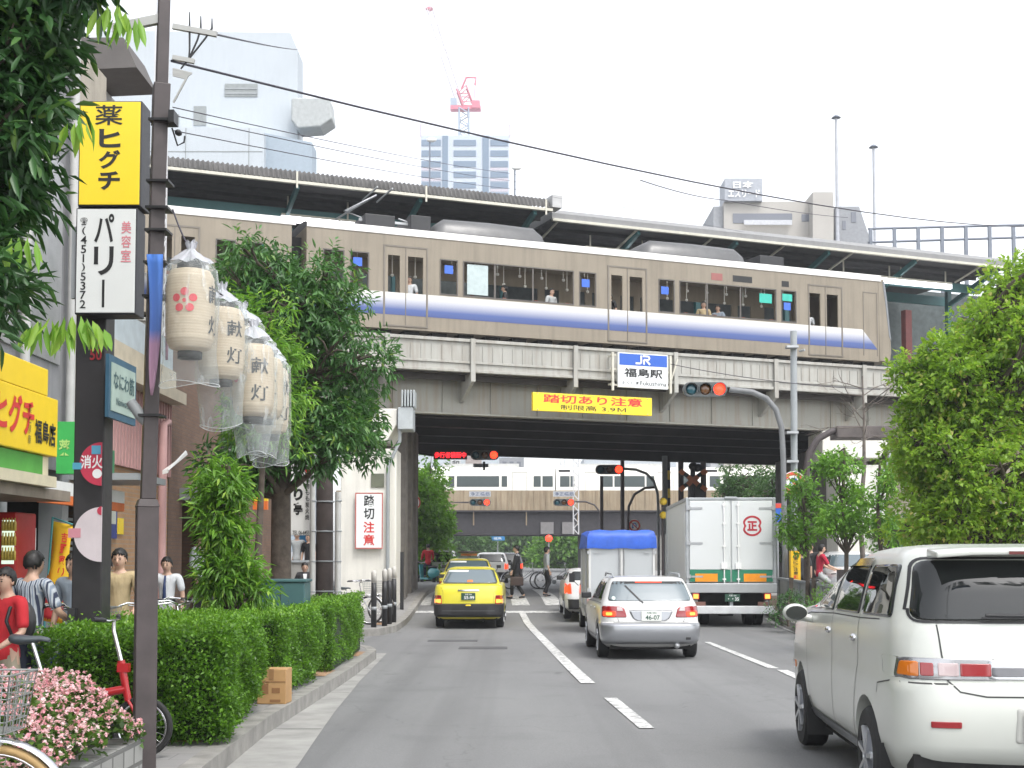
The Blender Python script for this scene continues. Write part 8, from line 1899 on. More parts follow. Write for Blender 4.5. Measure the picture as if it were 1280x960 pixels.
for k, (px, py, Y, rx, ry) in enumerate(((575, 690, 150, 26, 24), (608, 685, 185, 24, 26), (640, 688, 170, 26, 24), (672, 684, 200, 26, 28), (702, 690, 150, 22, 22), (728, 680, 180, 24, 30))):
	ftree(('round tree far down the road behind the taxi roof sign', 'far roadside tree behind the blue direction sign', 'dull green roadside tree behind the suited pedestrian', 'far tree behind the pair of pedestrians', 'light green roadside tree behind the pedestrian in the pale shirt', 'far tree touching the second viaduct pier')[k], px, Y, [(px, py, rx + 6, ry + 8, 40, 3.0)], 110 + k, leaf=.6, r0=1.1, r1=2.0, mat=MIDLEAF if k == 4 else FARLEAF)
ftree('dark tree above the lorry roof in front of the far train', 905, 72, [(918, 610, 34, 30, 16), (960, 618, 28, 30, 12)], 121, leaf=.2, r0=.4, r1=.8, group='trees behind the lorry'); ftree('dark tree between the crossing signal and the no U-turn sign', 965, 66, [(968, 620, 26, 36, 14)], 122, leaf=.2, r0=.4, r1=.8, group='trees behind the lorry')
for k, (px, Y, py, rx, ry) in enumerate(((1000, 52, 672, 40, 28), (1062, 50, 672, 44, 30), (1120, 44, 680, 40, 24), (1180, 46, 672, 46, 28))):
	ftree(('shady tree behind the yellow notice', 'shady tree behind the parked white hatchback', 'shady tree in front of the cream building wall', 'shady tree under the big leafy crown')[k], px, Y, [(px, py, rx, ry, 22, 1.5)], 130 + k, mat=MIDLEAF if k % 2 else FARLEAF, leaf=.2, r0=.4, r1=.75, group='shady trees behind the guard wall')
# pavement furniture further along
def thin(label, px, y0, y1, Y, r, mat, name='utility_pole', bands=True):
	a, b = at(px, y1, Y), at(px, y0, Y); g = gz(Y) + .15; t = thing(name, label, 'pole', (a.x, Y, g)); mb = MB(); mb.tube([(a.x, Y, g), (b.x, Y, b.z)], [r, r * .92], 12); mb.build('pole', mat, t, wp=True)
	if bands:
		mb = MB()
		for k in range(4): z = g + .9 + .55 * k; mb.lathe([(r * 1.04, 0), (r * 1.04, .025)], 12, (a.x, Y, z))
		mb.build_each('band', GREYPAINT, t, wp=True)
	return t
PALEP = M('pale_pole_paint', (.50, .50, .48), .5, var=.12, streak=.3)
thin('pale slim pole directly beside the dark utility pole, nearer the white vertical sign', 391, 520, 735, 24.0, .055, PALEP)
thin('thick dark brown utility pole standing behind the furthest hedge', 406, 500, 735, 24.4, .165, M('dark_wood_pole', (.055, .042, .038), .8, var=.35, streak=.3))
thin('pale banded pole on the pier side of the thick dark utility pole', 422.5, 615, 745, 24.0, .06, PALEP)
p, q = at(363, 669, 24.2), at(390, 560, 24.2); t = thing('shop_sign', 'white vertical restaurant sign with brush lettering beside the pale slim pole', 'sign', ((p.x + q.x) / 2, 24.2, p.z)); w, h = q.x - p.x, q.z - p.z
mb = MB(); mb.box(-w / 2, w / 2, 0, .15, 0, h); mb.build('case', WHITE, t, bevel=.01)
letters('lettering', '宮どり亭', w * .46, h * .66, facing((-w * .14, -.004, h * .55)), INK, t, .05, vertical=True, wp=False); letters('lettering', '名物もも炭火焼', w * .2, h * .50, facing((w * .30, -.004, h * .42)), INK, t, .01, vertical=True, wp=False)
letters('telephone_number', 'TEL 06-6453', w * .8, h * .045, facing((0, -.004, h * .03)), INK, t, .01, wp=False); mb = MB(); mb.prism(circ(w * .3, h * .74, w * .12, 14), -.006, -.001, 'xz'); mb.build('red_seal', REDINK, t)
Yv = 36.5; p, q = at(444, 686, Yv), at(479, 616, Yv); t = thing('warning_board', 'white crossing warning board with red characters fixed to the cream pier', 'sign', ((p.x + q.x) / 2, Yv - .03, p.z)); w, h = q.x - p.x, q.z - p.z
mb = MB(); mb.box(-w / 2, w / 2, -.03, .03, 0, h); mb.build('board', M('sign_white', (.78, .8, .8), .4), t); mb = MB()
for a in ((-w / 2, w / 2, 0, .03), (-w / 2, w / 2, h - .03, h), (-w / 2, -w / 2 + .03, .03, h - .03), (w / 2 - .03, w / 2, .03, h - .03)): mb.box(a[0], a[1], -.036, -.031, a[2], a[3])
mb.build('red_border', M('border_red', (.45, .12, .10), .5), t)
letters('lettering', '踏切', w * .40, h * .46, facing((0, -.034, h * .74)), INK, t, .02, vertical=True, wp=False); letters('lettering', '注意', w * .42, h * .46, facing((0, -.034, h * .27)), REDINK, t, .02, vertical=True, wp=False)
mb = MB(); p = at(472, 601, 36.58); mb.box(p.x - .18, p.x + .18, 36.56, 36.62, p.z - .18, p.z + .2); tag(mb.build('vent_panel', M('vent_olive', (.12, .13, .09), .6)), 'small olive square panel on the cream pier above the warning board', 'panel')
# teal cabinet
Yc = 17.25; a, b = at(320, 770, Yc), at(381, 728, Yc); g = gz(Yc) + .15; t = thing('utility_cabinet', 'teal green metal utility cabinet behind the middle hedge', 'cabinet', ((a.x + b.x) / 2, Yc, g)); TC = M('cabinet_teal', (.05, .12, .125), .5, var=.12)
mb = MB(); mb.box(a.x, b.x, Yc, Yc + .5, g, b.z); mb.build('case', TC, t, wp=True, bevel=.015); mb = MB(); mb.box(a.x - .02, b.x + .02, Yc - .02, Yc + .52, b.z + .002, b.z + .04); mb.build('lid', TC, t, wp=True, bevel=.01); mb = MB(); mb.box((a.x + b.x) / 2 - .004, (a.x + b.x) / 2 + .004, Yc - .004, Yc - .0005, g + .1, b.z - .05); mb.build('door_gap', INK, t, wp=True)
# nobori
Yn = 14.9; t = thing('advertising_flag', 'yellow vertical shop flag with red characters on a thin pole', 'flag', at(64, 740, Yn)); A = lambda x, y: at(x, y, Yn)
mb = MB(); n = 14; vs = []
for i in range(n + 1):
	f = i / n
	for j in range(4):
		x = (65 + 26 * j / 3) * (1 - f) + (55 + 27 * j / 3) * f; y = (651 + 6 * j / 3) + 125 * f; p = A(x, y); vs.append((p.x, Yn + .05 * math.sin(f * 6 + j), p.z))
mb.add(vs, [(4 * i + j, 4 * i + j + 1, 4 * i + 5 + j, 4 * i + 4 + j) for i in range(n) for j in range(3)], True)
m, nt, bs, out = newmat('flag_cloth'); tc = nt.nodes.new('ShaderNodeTexCoord'); sp = nt.nodes.new('ShaderNodeSeparateXYZ'); nt.links.new(tc.outputs['Generated'], sp.inputs[0])
ad = nt.nodes.new('ShaderNodeMath'); ad.operation = 'ADD'; mu = nt.nodes.new('ShaderNodeMath'); mu.operation = 'MULTIPLY'; mu.inputs[1].default_value = .14; nt.links.new(noise(nt, tc.outputs['Generated'], 7, 3), mu.inputs[0]); nt.links.new(mu.outputs[0], ad.inputs[1]); nt.links.new(sp.outputs['Z'], ad.inputs[0])
nt.links.new(ramp(nt, ad.outputs[0], [(.0, (.75, .45, .02)), (.12, (.75, .45, .02)), (.13, (.5, .04, .05)), (.42, (.5, .04, .05)), (.43, (.75, .47, .02)), (1, (.75, .47, .02))]), bs.inputs['Base Color']); bs.inputs['Roughness'].default_value = .8
for e in [n_ for n_ in nt.nodes if n_.type == 'VALTORGB']: e.color_ramp.interpolation = 'CONSTANT'
o = mb.build('cloth', m, t, wp=True); so = o.modifiers.new('th', 'SOLIDIFY'); so.thickness = .004
mb = MB(); mb.tube([A(54, 800), A(66, 646)], .014, 6); mb.tube([A(66, 647), A(92, 656)], .01, 6); mb.build('pole', M('flag_pole', (.05, .25, .25), .4), t, wp=True)
c = A(80, 693); letters('lettering', '吉野家の', 8.5 * s_(Yn), 56 * s_(Yn), Matrix.Translation((c.x, Yn - .045, c.z)) @ Matrix.Rotation(R_(5), 4, 'Y'), REDINK, t, .03, vertical=True)
# bollards
for k, (px, yt, Y) in enumerate(((467.5, 713, 29.2), (481, 711, 29.7), (487, 710, 30.6), (492.5, 708, 31.4))):
	b = at(px, yt, Y); g = gz(Y) + .15; t = thing('bollard', ('black white topped bollard standing in front of the parked bicycle', 'black white topped bollard, second from the parked bicycle', 'black white topped bollard, third from the parked bicycle', 'black white topped bollard nearest the cream pier edge')[k], 'bollard', (b.x, Y, g), 0, 'bollards on the kerb by the pier'); H = b.z - g
	mb = MB(); mb.lathe([(.062, 0), (.062, H * .62), (.055, H * .78)], 14); mb.build('post', BLACKP, t); mb = MB(); mb.lathe([(.058, H * .785), (.058, H * .96), (.03, H)], 14); mb.build('white_top', M('bollard_top', (.5, .48, .44), .5), t); mb = MB(); mb.lathe([(.066, H * .3), (.066, H * .36)], 14); mb.build('band', GREYPAINT, t)
p = at(498, 690, 36.0); t = thing('steel_pole', 'thin black post standing against the cream pier corner', 'pole', (p.x, 36, gz(36) + .15)); mb = MB(); mb.tube([(p.x + .1, 36, gz(36)), (p.x + .1, 36, p.z)], .05, 8); mb.build('post', BLACKP, t, wp=True)
# low wall with two people on it
a, b = at(350, 720, 36.5), at(393, 703, 36.5); tw = thing('low_wall', 'low grey wall in front of the two waiting people behind the restaurant sign', 'wall', (a.x, 36.5, gz(36))); mb = MB(); mb.box(a.x, b.x, 36.5, 36.75, gz(36) + .1, b.z); mb.build('wall', M('grey_concrete', (.26, .25, .23), .9), tw, wp=True); mb = MB(); mb.box(a.x - .03, b.x + .03, 36.45, 36.8, b.z + .001, b.z + .06); mb.build('coping', GREYPAINT, tw, wp=True)
a, b = at(374, 690, 43), at(394, 664, 43); t = thing('notice_board', 'bright blue notice panel behind the two waiting people', 'sign', ((a.x + b.x) / 2, 43, a.z)); mb = MB(); mb.box(a.x, b.x, 43, 43.1, a.z, b.z); mb.build('panel', M('notice_blue', (.05, .30, .60), .5), t, wp=True); mb = MB(); mb.box((a.x + b.x) / 2 - .04, (a.x + b.x) / 2 + .04, 43.01, 43.08, gz(43) + .1, a.z); mb.build('leg', GREYPAINT, t, wp=True)
uR = onv(1012, 640, 14.5)[0]
for u0, u1, lb in ((-16, -2.2, 'added dark wall blocking light under the viaduct behind the man in the black suit'), (uR, 34, 'added dark wall blocking light under the viaduct behind the shaded pier and young trees')):
	t = thing('light_block_wall', lb, 'wall', tuple(bw((u0 + u1) / 2, 14.6, .3)), ALPHA); mb = MB(); mb.M = BM; mb.box(u0, u1, 14.5, 15.0, .2, zg + .5); mb.build('wall', M('block_wall_grey', (.17, .16, .15), .8, streak=.4), t, wp=True)  # walls added to keep daylight from behind out of the underpass
	mb = MB(); mb.M = BM; mb.box(u0, u1, 14.44, 14.495, 3.2, 3.45); mb.build('conduit', GREYPAINT, t, wp=True)
# bicycles
def bicycle(label, loc, rz, R=.33, paint=None, kind='city', basket=True, group=None, lean=0, bar=1.0):
	"""facing +Y, standing on z=0"""
	t = thing('bicycle', label, 'bicycle', loc, rz, group); t.rotation_euler = (0, lean, rz); paint = paint or M('bike_silver', (.5, .51, .52), .3, .7)
	L = 1.08 if kind == 'city' else .93; yr, yf = -L * .5, L * .5
	for y in (yr, yf):
		mb = MB(); mb.lathe([(R - .038, -.016), (R - .012, -.022), (R, -.01), (R, .01), (R - .012, .022), (R - .038, .016)], 40, (0, y, R), 'x', close=True); o = mb.build('wheel', RUBBER if kind != 'tan' else M('tan_tyre', (.42, .28, .12), .7), t)
		mb = MB(); mb.lathe([(R - .052, -.012), (R - .037, -.014), (R - .037, .014), (R - .052, .012)], 40, (0, y, R), 'x', close=True); mb.lathe([(.02, -.04), (.02, .04)], 10, (0, y, R), 'x')
		for i in range(18): a = 2 * math.pi * i / 18; mb.tube([(.018 * (-1) ** i, y, R), (0, y + (R - .05) * math.cos(a), R + (R - .05) * math.sin(a))], .0018, 4)
		mb.build('spokes_and_rim', CHROME, o)
		if kind != 'fold':
			mb = MB(); n = 14; vs = []
			for i in range(n + 1):
				a = R_((-20 if y < 0 else 10) + (170 if y < 0 else 120) * i / n); a = a if y < 0 else a
				for x, q in ((-.03, -.006), (0, .012), (.03, -.006)): vs.append((x, y - (R + .022 + q) * math.cos(a) * (1 if y < 0 else -1) * (1), R + (R + .022 + q) * math.sin(a)))
			mb.add(vs, [(3 * i + j, 3 * i + j + 1, 3 * i + 4 + j, 3 * i + 3 + j) for i in range(n) for j in range(2)], True); f = mb.build('mudguard', CHROME, t); so = f.modifiers.new('th', 'SOLIDIFY'); so.thickness = .003
	bb = Vector((0, yr + .43 * L / 1.08, .27)); mb = MB()
	if kind == 'fold':
		hd0, hd1 = Vector((0, yf - .10, .40)), Vector((0, yf - .125, .52)); st1 = Vector((0, yr + .25, .50)); bb = Vector((0, yr + .36, .27))
		mb.tube([st1 + Vector((0, .02, -.10)), (0, -.05, .41), hd0 + Vector((0, -.02, .08))], .030, 12); mb.tube([bb, st1], .02, 10); mb.tube([hd0, hd1], .026, 10)
		mb.tube([(0, yr, R), bb], .012, 8); mb.tube([(0, yr, R), st1], .012, 8); mb.build('frame', paint, t)
		mb = MB()
		for x in (-.045, .045): mb.tube([(x, yf, R), (x, yf - .06, .36), (x * .5, yf - .095, .40)], .012, 8)
		mb.build('fork', paint, t)
		mb = MB(); mb.tube([hd1, hd1 + Vector((0, -.03, .16))], .028, 10); mb.box(-.03, .03, hd1.y - .05, hd1.y + .03, .60, .66); mb.build('folding_stem', paint, t)
		mb = MB(); top = Vector((0, yf - .21, .96)); mb.tube([hd1 + Vector((0, -.03, .16)), top - Vector((0, 0, .07)), top], [.017, .015, .014], 8); mb.tube([top + Vector((-.27, -.05, .02)), top + Vector((-.12, .0, .0)), top, top + Vector((.12, 0, 0)), top + Vector((.27, -.05, .02))], .011, 8); mb.build('handlebar', CHROME, t)
		sd = Vector((0, yr + .14, .83)); mb = MB(); mb.tube([st1, sd], .014, 8); mb.box(-.03, .03, st1.y - .03, st1.y + .03, .5, .54); mb.build('seat_post', CHROME, t)
		letters('lettering', 'mini', .17, .042, Matrix.Translation((.034, -.0, .42)) @ Matrix.Rotation(R_(90), 4, 'Z'), WINK, t, .02, wp=False)
		hb = top
	else:
		hd0, hd1 = Vector((0, yf - .16, .62)), Vector((0, yf - .20, .78)); st1 = Vector((0, yr + .27, .62))
		mb.tube([hd0 + Vector((0, 0, .03)), (0, 0, .38), bb + Vector((0, 0, .02))], .02, 8); mb.tube([hd1 - Vector((0, 0, .05)), (0, .02, .50), st1 - Vector((0, -.05, .22))], .015, 8); mb.tube([bb, st1], .017, 8); mb.tube([hd0, hd1], .02, 8)
		for x in (-.05, .05): mb.tube([(x, yr, R), bb + Vector((x * .5, 0, 0))], .01, 6); mb.tube([(x, yr, R), st1 + Vector((x * .3, 0, -.05))], .008, 6)
		mb.build('frame', paint, t); mb = MB()
		for x in (-.05, .05): mb.tube([(x, yf, R), (x, yf - .07, .45), (x * .4, yf - .15, .61)], .011, 6)
		mb.build('fork', paint, t)
		top = Vector((0, yf - .23, .92 * bar + .03)); mb = MB(); mb.tube([hd1, top], .012, 8)
		for s in (-1, 1): mb.tube([top, top + Vector((s * .10, .05, .02)), top + Vector((s * .2, .0, .06)), top + Vector((s * .27, -.12, .05)), top + Vector((s * .28, -.24, .04))], .011, 8); mb.tube([top + Vector((s * .22, .03, .04)), top + Vector((s * .30, -.1, .02))], .006, 6)
		mb.build('handlebar', CHROME, t)
		sd = Vector((0, yr + .19, .82)); mb = MB(); mb.tube([st1, sd], .013, 8); mb.build('seat_post', CHROME, t)
		mb = MB()
		for x in (-.06, -.02, .02, .06): mb.tube([(x, yr - .2, R * 2 + .06), (x, yr + .2, R * 2 + .06)], .005, 5)
		for y in (yr - .2, yr, yr + .2): mb.tube([(-.06, y, R * 2 + .06), (.06, y, R * 2 + .06)], .005, 5)
		for x in (-.06, .06): mb.tube([(x, yr - .1, R * 2 + .06), (x, yr, R)], .005, 5)
		mb.build('rear_rack', CHROME, t); hb = top
	for s in (-1, 1):
		mb = MB()
		if kind == 'fold': mb.tube([hb + Vector((s * .16, -.015, .01)), hb + Vector((s * .29, -.055, .022))], .016, 8)
		else: mb.tube([hb + Vector((s * .275, -.14, .048)), hb + Vector((s * .28, -.27, .04))], .016, 8)
		mb.build('grip', BLACKP, t)
	mb = MB(); vs = []; n = 12; prof = [(-.15, .035, .0), (-.13, .085, .012), (-.08, .10, .008), (0, .062, .0), (.07, .03, .0), (.12, .018, -.012), (.135, .006, -.02)]
	for y, w, dz in prof:
		for j in range(n): a = 2 * math.pi * j / n; vs.append(sd + Vector((w * math.cos(a), y, dz + (.024 if math.sin(a) > 0 else .05 * (w / .1)) * math.sin(a))))
	mb.add(vs, [(i * n + j, i * n + (j + 1) % n, (i + 1) * n + (j + 1) % n, (i + 1) * n + j) for i in range(len(prof) - 1) for j in range(n)] + [tuple(range(n)), tuple(range((len(prof) - 1) * n, len(prof) * n))], True); mb.build('saddle', M('saddle_grey', (.07, .085, .095), .45), t)
	mb = MB(); mb.lathe([(.085, .04), (.085, .05)], 24, bb, 'x'); mb.tube([bb + Vector((.06, 0, 0)), bb + Vector((.07, .12, -.11))], .009, 6); mb.tube([bb - Vector((.06, 0, 0)), bb + Vector((-.07, -.12, .11))], .009, 6); mb.box(bb.x + .06, bb.x + .16, bb.y + .08, bb.y + .16, bb.z - .125, bb.z - .10); mb.box(-.16, -.06, bb.y - .16, bb.y - .08, bb.z + .10, bb.z + .125); mb.build('crank', GREYPAINT, t)
	if basket:
		mb = MB(); c0 = Vector((0, yf - .02, .72)); w0, w1, d0, d1, hh_ = .13, .17, .10, .14, .26
		P = lambda u, v, z: c0 + Vector(((w0 + (w1 - w0) * z) * u, (d0 + (d1 - d0) * z) * v, hh_ * z))
		for z in np.linspace(0, 1, 6):
			for (a, b) in (((-1, -1), (1, -1)), ((1, -1), (1, 1)), ((1, 1), (-1, 1)), ((-1, 1), (-1, -1))): mb.tube([P(*a, z), P(*b, z)], .0035 if z < 1 else .006, 4)
		for f in np.linspace(-1, 1, 8):
			for s in (-1, 1): mb.tube([P(f, s, 0), P(f, s, 1)], .0028, 4); mb.tube([P(s, f, 0), P(s, f, 1)], .0028, 4)
			mb.tube([P(f, -1, 0), P(f, 1, 0)], .0028, 4)
		mb.build('basket', M('basket_wire', (.28, .29, .28), .4, .5), t)
		mb = MB(); mb.lathe([(.01, .05), (.035, .04), (.04, -.02), (.02, -.05)], 14, (0, yf - .02, .66), 'y'); mb.build('front_lamp', WHITE, t)
	return t
RBIKE = M('folding_bike_red', (.50, .015, .02), .3, coat=.5)
g9 = gz(9.2) + .15
c = at(95, 900, 9.35); bicycle('red folding bicycle parked between the black post and the lantern pole', (c.x, 9.35, g9), R_(-90), .215, RBIKE, 'fold', False)
c = at(-135, 960, 6.0); bicycle('bicycle with a wire basket and tan tyre cut off at the planter corner', (c.x, 6.0, gz(6.3) + .05), R_(-90), .33, None, 'tan', True)
bicycle('blue framed bicycle standing behind the begonias beside the boy in red', (at(50, 800, 11.6).x, 11.2, gz(11.2) + .15), R_(-70), .33, M('bike_blue', (.03, .05, .35), .3, coat=.5), 'city', False, bar=1.02)
tb = (at(146, 700, 13.3).x, 13.4, gz(13.6) + .15); bicycle('city bicycle with wire basket pushed by the man in the tan shirt', tb, R_(176), .33, None, 'city', True)
for k, (px, Y, rz, lb) in enumerate(((228, 15.6, 75, 'city bicycle behind the nearest hedge, only its chrome handlebar above the leaves'), (275, 16.3, 95, 'city bicycle parked behind the hedge near the young bushy tree'), (188, 14.6, -100, 'city bicycle behind the hedge half covered by the lantern pole'))): bicycle(lb, (at(px, 770, Y).x, Y, gz(Y) + .15), R_(rz), .33, None, 'city', k == 1, 'bicycles parked behind the hedges')
c = at(447, 780, 30.6); bicycle('white city bicycle parked in front of the cream pier beside the bollards', (c.x, 30.9, gz(30.9) + .15), R_(-62), .33, M('bike_white', (.6, .6, .58), .4), 'city', True)
c = at(436, 750, 27.9); bicycle('silver bicycle seen past the furthest hedge beside the banded pole', (at(432, 760, 30.2).x, 30.2, gz(30.2) + .15), R_(-85), .33, None, 'city', True)
c = at(655, 725, 52.5); bicycle('bicycle crossing far behind the suited pedestrian', (at(655, 725, 50.5).x, 50.5, gz(50)), R_(-85), .33, None, 'city', False); bicycle('bicycle crossing far behind the pedestrian in the pale shirt', (at(696, 725, 50.5).x, 50.5, gz(50)), R_(-80), .33, None, 'city', False)
# people
RSH = M('red_tshirt', (.55, .025, .035), .85, var=.1, scale=9, fold=7); TAN_ = M('tan_tshirt', (.42, .33, .19), .9, var=.1, scale=9, fold=7); WSH = M('white_shirt', (.66, .68, .70), .8, var=.05, fold=7); GSH = M('grey_blue_shirt', (.33, .39, .46), .8, fold=7); SUIT = M('black_suit', (.014, .014, .016), .75, var=.2, fold=6); NAVY = M('navy_trousers', (.02, .025, .045), .8); BEIGE = M('beige_trousers', (.34, .30, .22), .85, fold=6); PSH = M('pale_shirt', (.42, .44, .44), .8, fold=7)
def striped():
	m, nt, b, out = newmat('striped_shirt'); w = N(nt, 'ShaderNodeTexWave', wave_type='BANDS', bands_direction='X'); w.inputs['Scale'].default_value = 6.5; w.inputs['Distortion'].default_value = .4; nt.links.new(coords(nt), w.inputs[0])
	nt.links.new(ramp(nt, w.outputs['Fac'], [(.12, (.04, .05, .09)), (.22, (.40, .44, .48)), (.7, (.50, .53, .56)), (.95, (.25, .30, .38))]), b.inputs['Base Color']); b.inputs['Roughness'].default_value = .85; bump(nt, b, noise(nt, coords(nt, (1, 1, .5)), 7, 3), 1, .045); return m
def gnd(px, Y, dz=.15): return (at(px, 700, Y).x, Y, gz(Y) + dz)
push = {'L': [(-.25, .06, 1.14), (-.24, .30, 1.0)], 'R': [(.25, .06, 1.14), (.24, .30, 1.0)]}
person('boy in a red printed T-shirt with a black backpack beside the flowers', gnd(10, 9.7), R_(152), h=1.33, top=RSH, bottom=BEIGE, arms={'L': [(-.24, .02, 1.12), (-.2, .28, .98)], 'R': [(.25, -.02, 1.12), (.2, .24, 1.0)]}, head_turn=R_(8), sleeve=.46)
t = thing('backpack', 'black backpack worn by the boy in red', 'backpack', gnd(10, 9.7), R_(152)); t.scale = (.79, .79, .79); mb = MB(); mb.ball((0, -.19, 1.18), (.15, .09, .2), 14, 10); mb.build('bag', BLACKP, t); mb = MB()
for s in (-1, 1): mb.tube([(s * .11, -.12, 1.30), (s * .125, -.04, 1.365), (s * .12, .07, 1.32), (s * .125, .115, 1.2), (s * .15, .06, 1.05), (s * .13, -.1, 1.02)], .018, 6)
mb.build('straps', BLACKP, t)
person('man seen from behind in a blue striped short sleeved shirt', gnd(41, 11.0), R_(-25), h=1.47, top=striped(), bottom=NAVY, arms={'L': [(-.26, -.0, 1.14), (-.25, .16, .95)], 'R': [(.28, .06, 1.14), (.25, .28, 1.02)]}, sleeve=.46)
person('man in a grey blue shirt mostly hidden behind the black post', gnd(94, 12.6), R_(160), h=1.48, top=GSH, bottom=BLACKP)
person('man in a tan T-shirt pushing a bicycle with a basket towards the camera', gnd(150, 14.0), R_(182), h=1.555, top=TAN_, bottom=NAVY, arms=push, sleeve=.42)
person('person in a white shirt walking behind the man in the tan T-shirt', gnd(133, 15.6), R_(170), h=1.5, top=WSH, bottom=SUIT)
person('man in a white short sleeved shirt with a dark tie beside the lantern pole', gnd(209, 18.6), R_(180), h=1.53, top=WSH, bottom=SUIT, sleeve=.44)
c = gnd(209, 18.6); t = thing('necktie', 'dark blue necktie worn by the man in the white short sleeved shirt', 'tie', c, R_(180)); t.scale = (.89, .89, .89); mb = MB(); mb.tube([(0, .105, 1.43), (0, .15, 1.3), (0, .15, 1.08), (0, .135, 1.02)], [.018, .022, .034, .008], 6); mb.build('cloth', M('tie_blue', (.02, .04, .12), .6), t)
person('person in a white shirt and black waistcoat in the dark brick entrance', gnd(247, 24.4, .5), R_(-100), h=1.62, top=WSH, bottom=SUIT, sleeve=.9)
person('man in a black suit and white shirt walking beside the pier passage', gnd(430, 48.5), R_(176), h=1.78, top=WSH, jacket=SUIT, bottom=SUIT, legs=WALK2)
person('woman in black with white collar beside the dark utility pole', gnd(381, 28.5), R_(195), h=1.42, top=WSH, jacket=SUIT, bottom=SUIT, female=True, hair='bob')
person('person in a pale shirt standing at the low wall behind the restaurant sign', gnd(371, 38.2, .5), R_(185), h=1.70, top=PSH, bottom=NAVY); person('dark clothed person standing beside the pale shirted one at the low wall', gnd(386, 38.0, .45), R_(150), h=1.68, top=SUIT, bottom=SUIT, hair='bob')
pp = gp(646, 749); person('man in a dark suit crossing the road with a bag in his hand', (pp.x, pp.y, gz(pp.y)), R_(88), h=1.66, top=WSH, jacket=SUIT, bottom=SUIT, legs={'L': [(-.09, 0, .9), (-.10, -.0, .5), (-.10, -.24, .12), (-.10, -.12, .04)], 'R': [(.09, 0, .9), (.1, .16, .52), (.1, .16, .09), (.1, .3, .05)]}, arms={'L': [(-.24, .06, 1.14), (-.24, .14, .90)], 'R': [(.24, -.06, 1.14), (.24, -.06, .88)]})
t = thing('briefcase', 'dark brown briefcase in the hand of the crossing man in the suit', 'bag', (pp.x + .0, pp.y - .3, gz(pp.y) + .42), R_(88)); mb = MB(); mb.box(-.04, .04, -.2, .2, 0, .28); mb.build('case', M('bag_brown', (.05, .03, .025), .5), t, bevel=.03); mb = MB(); mb.tube([(0, -.06, .28), (0, -.04, .35), (0, .04, .35), (0, .06, .28)], .012, 6); mb.build('handle', BLACKP, t)
pp = gp(683, 746); person('pedestrian in a pale grey shirt and black trousers standing on the crossing', (pp.x, pp.y, gz(pp.y)), R_(-80), h=1.58, top=PSH, bottom=SUIT, hair='bob', sleeve=.62, female=True, legs=WALK2)
# riders
ride = {'L': [(-.09, .0, .88), (-.11, .38, .72), (-.11, .30, .30), (-.11, .42, .25)], 'R': [(.09, .0, .88), (.11, .34, .60), (.11, .20, .18), (.11, .32, .13)]}
rarm = {'L': [(-.25, .20, 1.12), (-.24, .46, 1.02)], 'R': [(.25, .20, 1.12), (.24, .46, 1.02)]}
bc = gnd(1024, 35.6, .15); person('cyclist in a red shirt with reddish brown hair behind the guard wall', (bc[0], bc[1], bc[2] + .12), R_(-88), h=1.66, top=M('crimson_shirt', (.45, .02, .05), .85), bottom=PSH, legs=ride, arms=rarm, hair='bob', lean=.06)
bicycle('bicycle ridden by the cyclist in the red shirt behind the guard wall', (bc[0] + .2, bc[1], bc[2]), R_(-88), .33, M('bike_dark', (.04, .04, .045), .4), 'city', True)
person('person in dark clothes behind the yellow notice at the guard wall', gnd(1003, 37.0), R_(170), h=1.62, top=M('dark_grey_shirt', (.06, .065, .07), .8), bottom=SUIT); person('dark haired person between the yellow notice and the red shirted cyclist', gnd(1013, 37.4), R_(160), h=1.74, top=SUIT, bottom=SUIT)
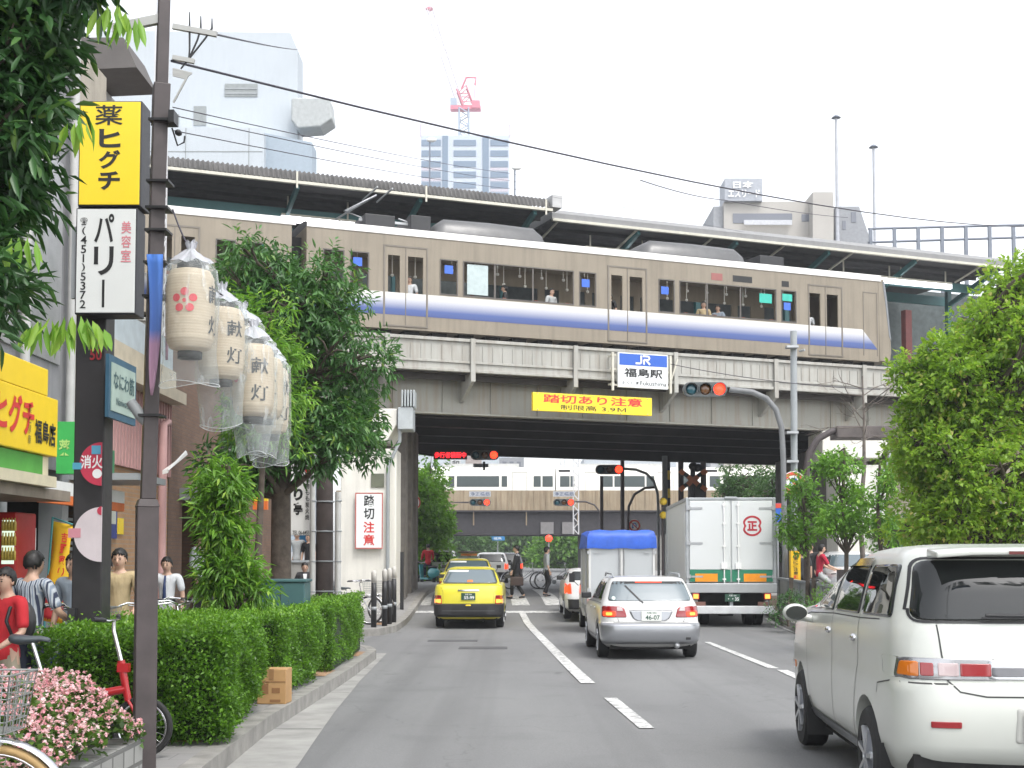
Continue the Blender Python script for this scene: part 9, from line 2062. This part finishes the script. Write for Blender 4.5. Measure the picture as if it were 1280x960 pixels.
sc_ = (at(535, 720, 57).x, 57.0, gz(57)); person('scooter rider in a bright red top far beyond the taxi', (sc_[0], sc_[1], sc_[2] + .1), R_(10), h=1.68, top=RSH, bottom=NAVY, legs=ride, arms=rarm, sleeve=.9)
t = thing('motor_scooter', 'small teal motor scooter under the rider in the bright red top', 'scooter', sc_, R_(40)); TE = M('scooter_teal', (.05, .30, .32), .35, coat=.5)
for y in (-.6, .6): mb = MB(); mb.lathe([(.12, -.05), (.22, -.05), (.22, .05), (.12, .05)], 20, (0, y, .22), 'x', close=True); mb.build('wheel', RUBBER, t)
mb = MB(); mb.ball((0, -.4, .55), (.17, .38, .24), 14, 10); mb.box(-.15, .15, -.2, .35, .26, .34); mb.beam((0, .34, .3), (0, .45, .9), .3, .06, up=(0, 1, 0)); mb.build('body', TE, t); mb = MB(); mb.ball((0, -.35, .80), (.14, .34, .06), 12, 8); mb.build('saddle', BLACKP, t); mb = MB(); mb.tube([(0, .62, .22), (0, .46, .95)], .03, 8); mb.tube([(-.3, .38, 1.02), (0, .46, .98), (.3, .38, 1.02)], .018, 8); mb.build('handlebar', CHROME, t)
person('person in a tan jacket standing at the dark pier far beyond the taxi', gnd(518, 60), R_(180), h=1.66, top=TAN_, bottom=BEIGE, sleeve=.9)
# passengers seen through the train windows
def pas(px, dv, lb, top, rz): u = ux(px, 390); p = bw(u, v0 + dv, zb + .1); person(lb, p, ALPHA + rz, h=1.66, top=top, bottom=NAVY, hair='bob' if rz > 1 else 'short')
pas(518, .5, 'standing passenger in white behind the first train door', WSH, 2.6); pas(640, .6, 'dark clothed passenger in the long train window below the roof unit', SUIT, 1.2); pas(697, .5, 'passenger in a pale shirt near the end of the long train window', PSH, 3.6)
pas(771, .5, 'passenger in dark clothes behind the second train door', SUIT, 2.0); pas(890, .55, 'passenger in tan in the window under the route display', TAN_, 2.8); pas(1020, .5, 'passenger in white behind the door nearest the driver cab', WSH, 3.0); pas(915, .9, 'passenger in grey blue beside the one in tan', GSH, 2.2)
for m_ in list(bpy.data.meshes):
	if m_.users == 0: bpy.data.meshes.remove(m_)
bpy.data.scenes.remove(TMP)
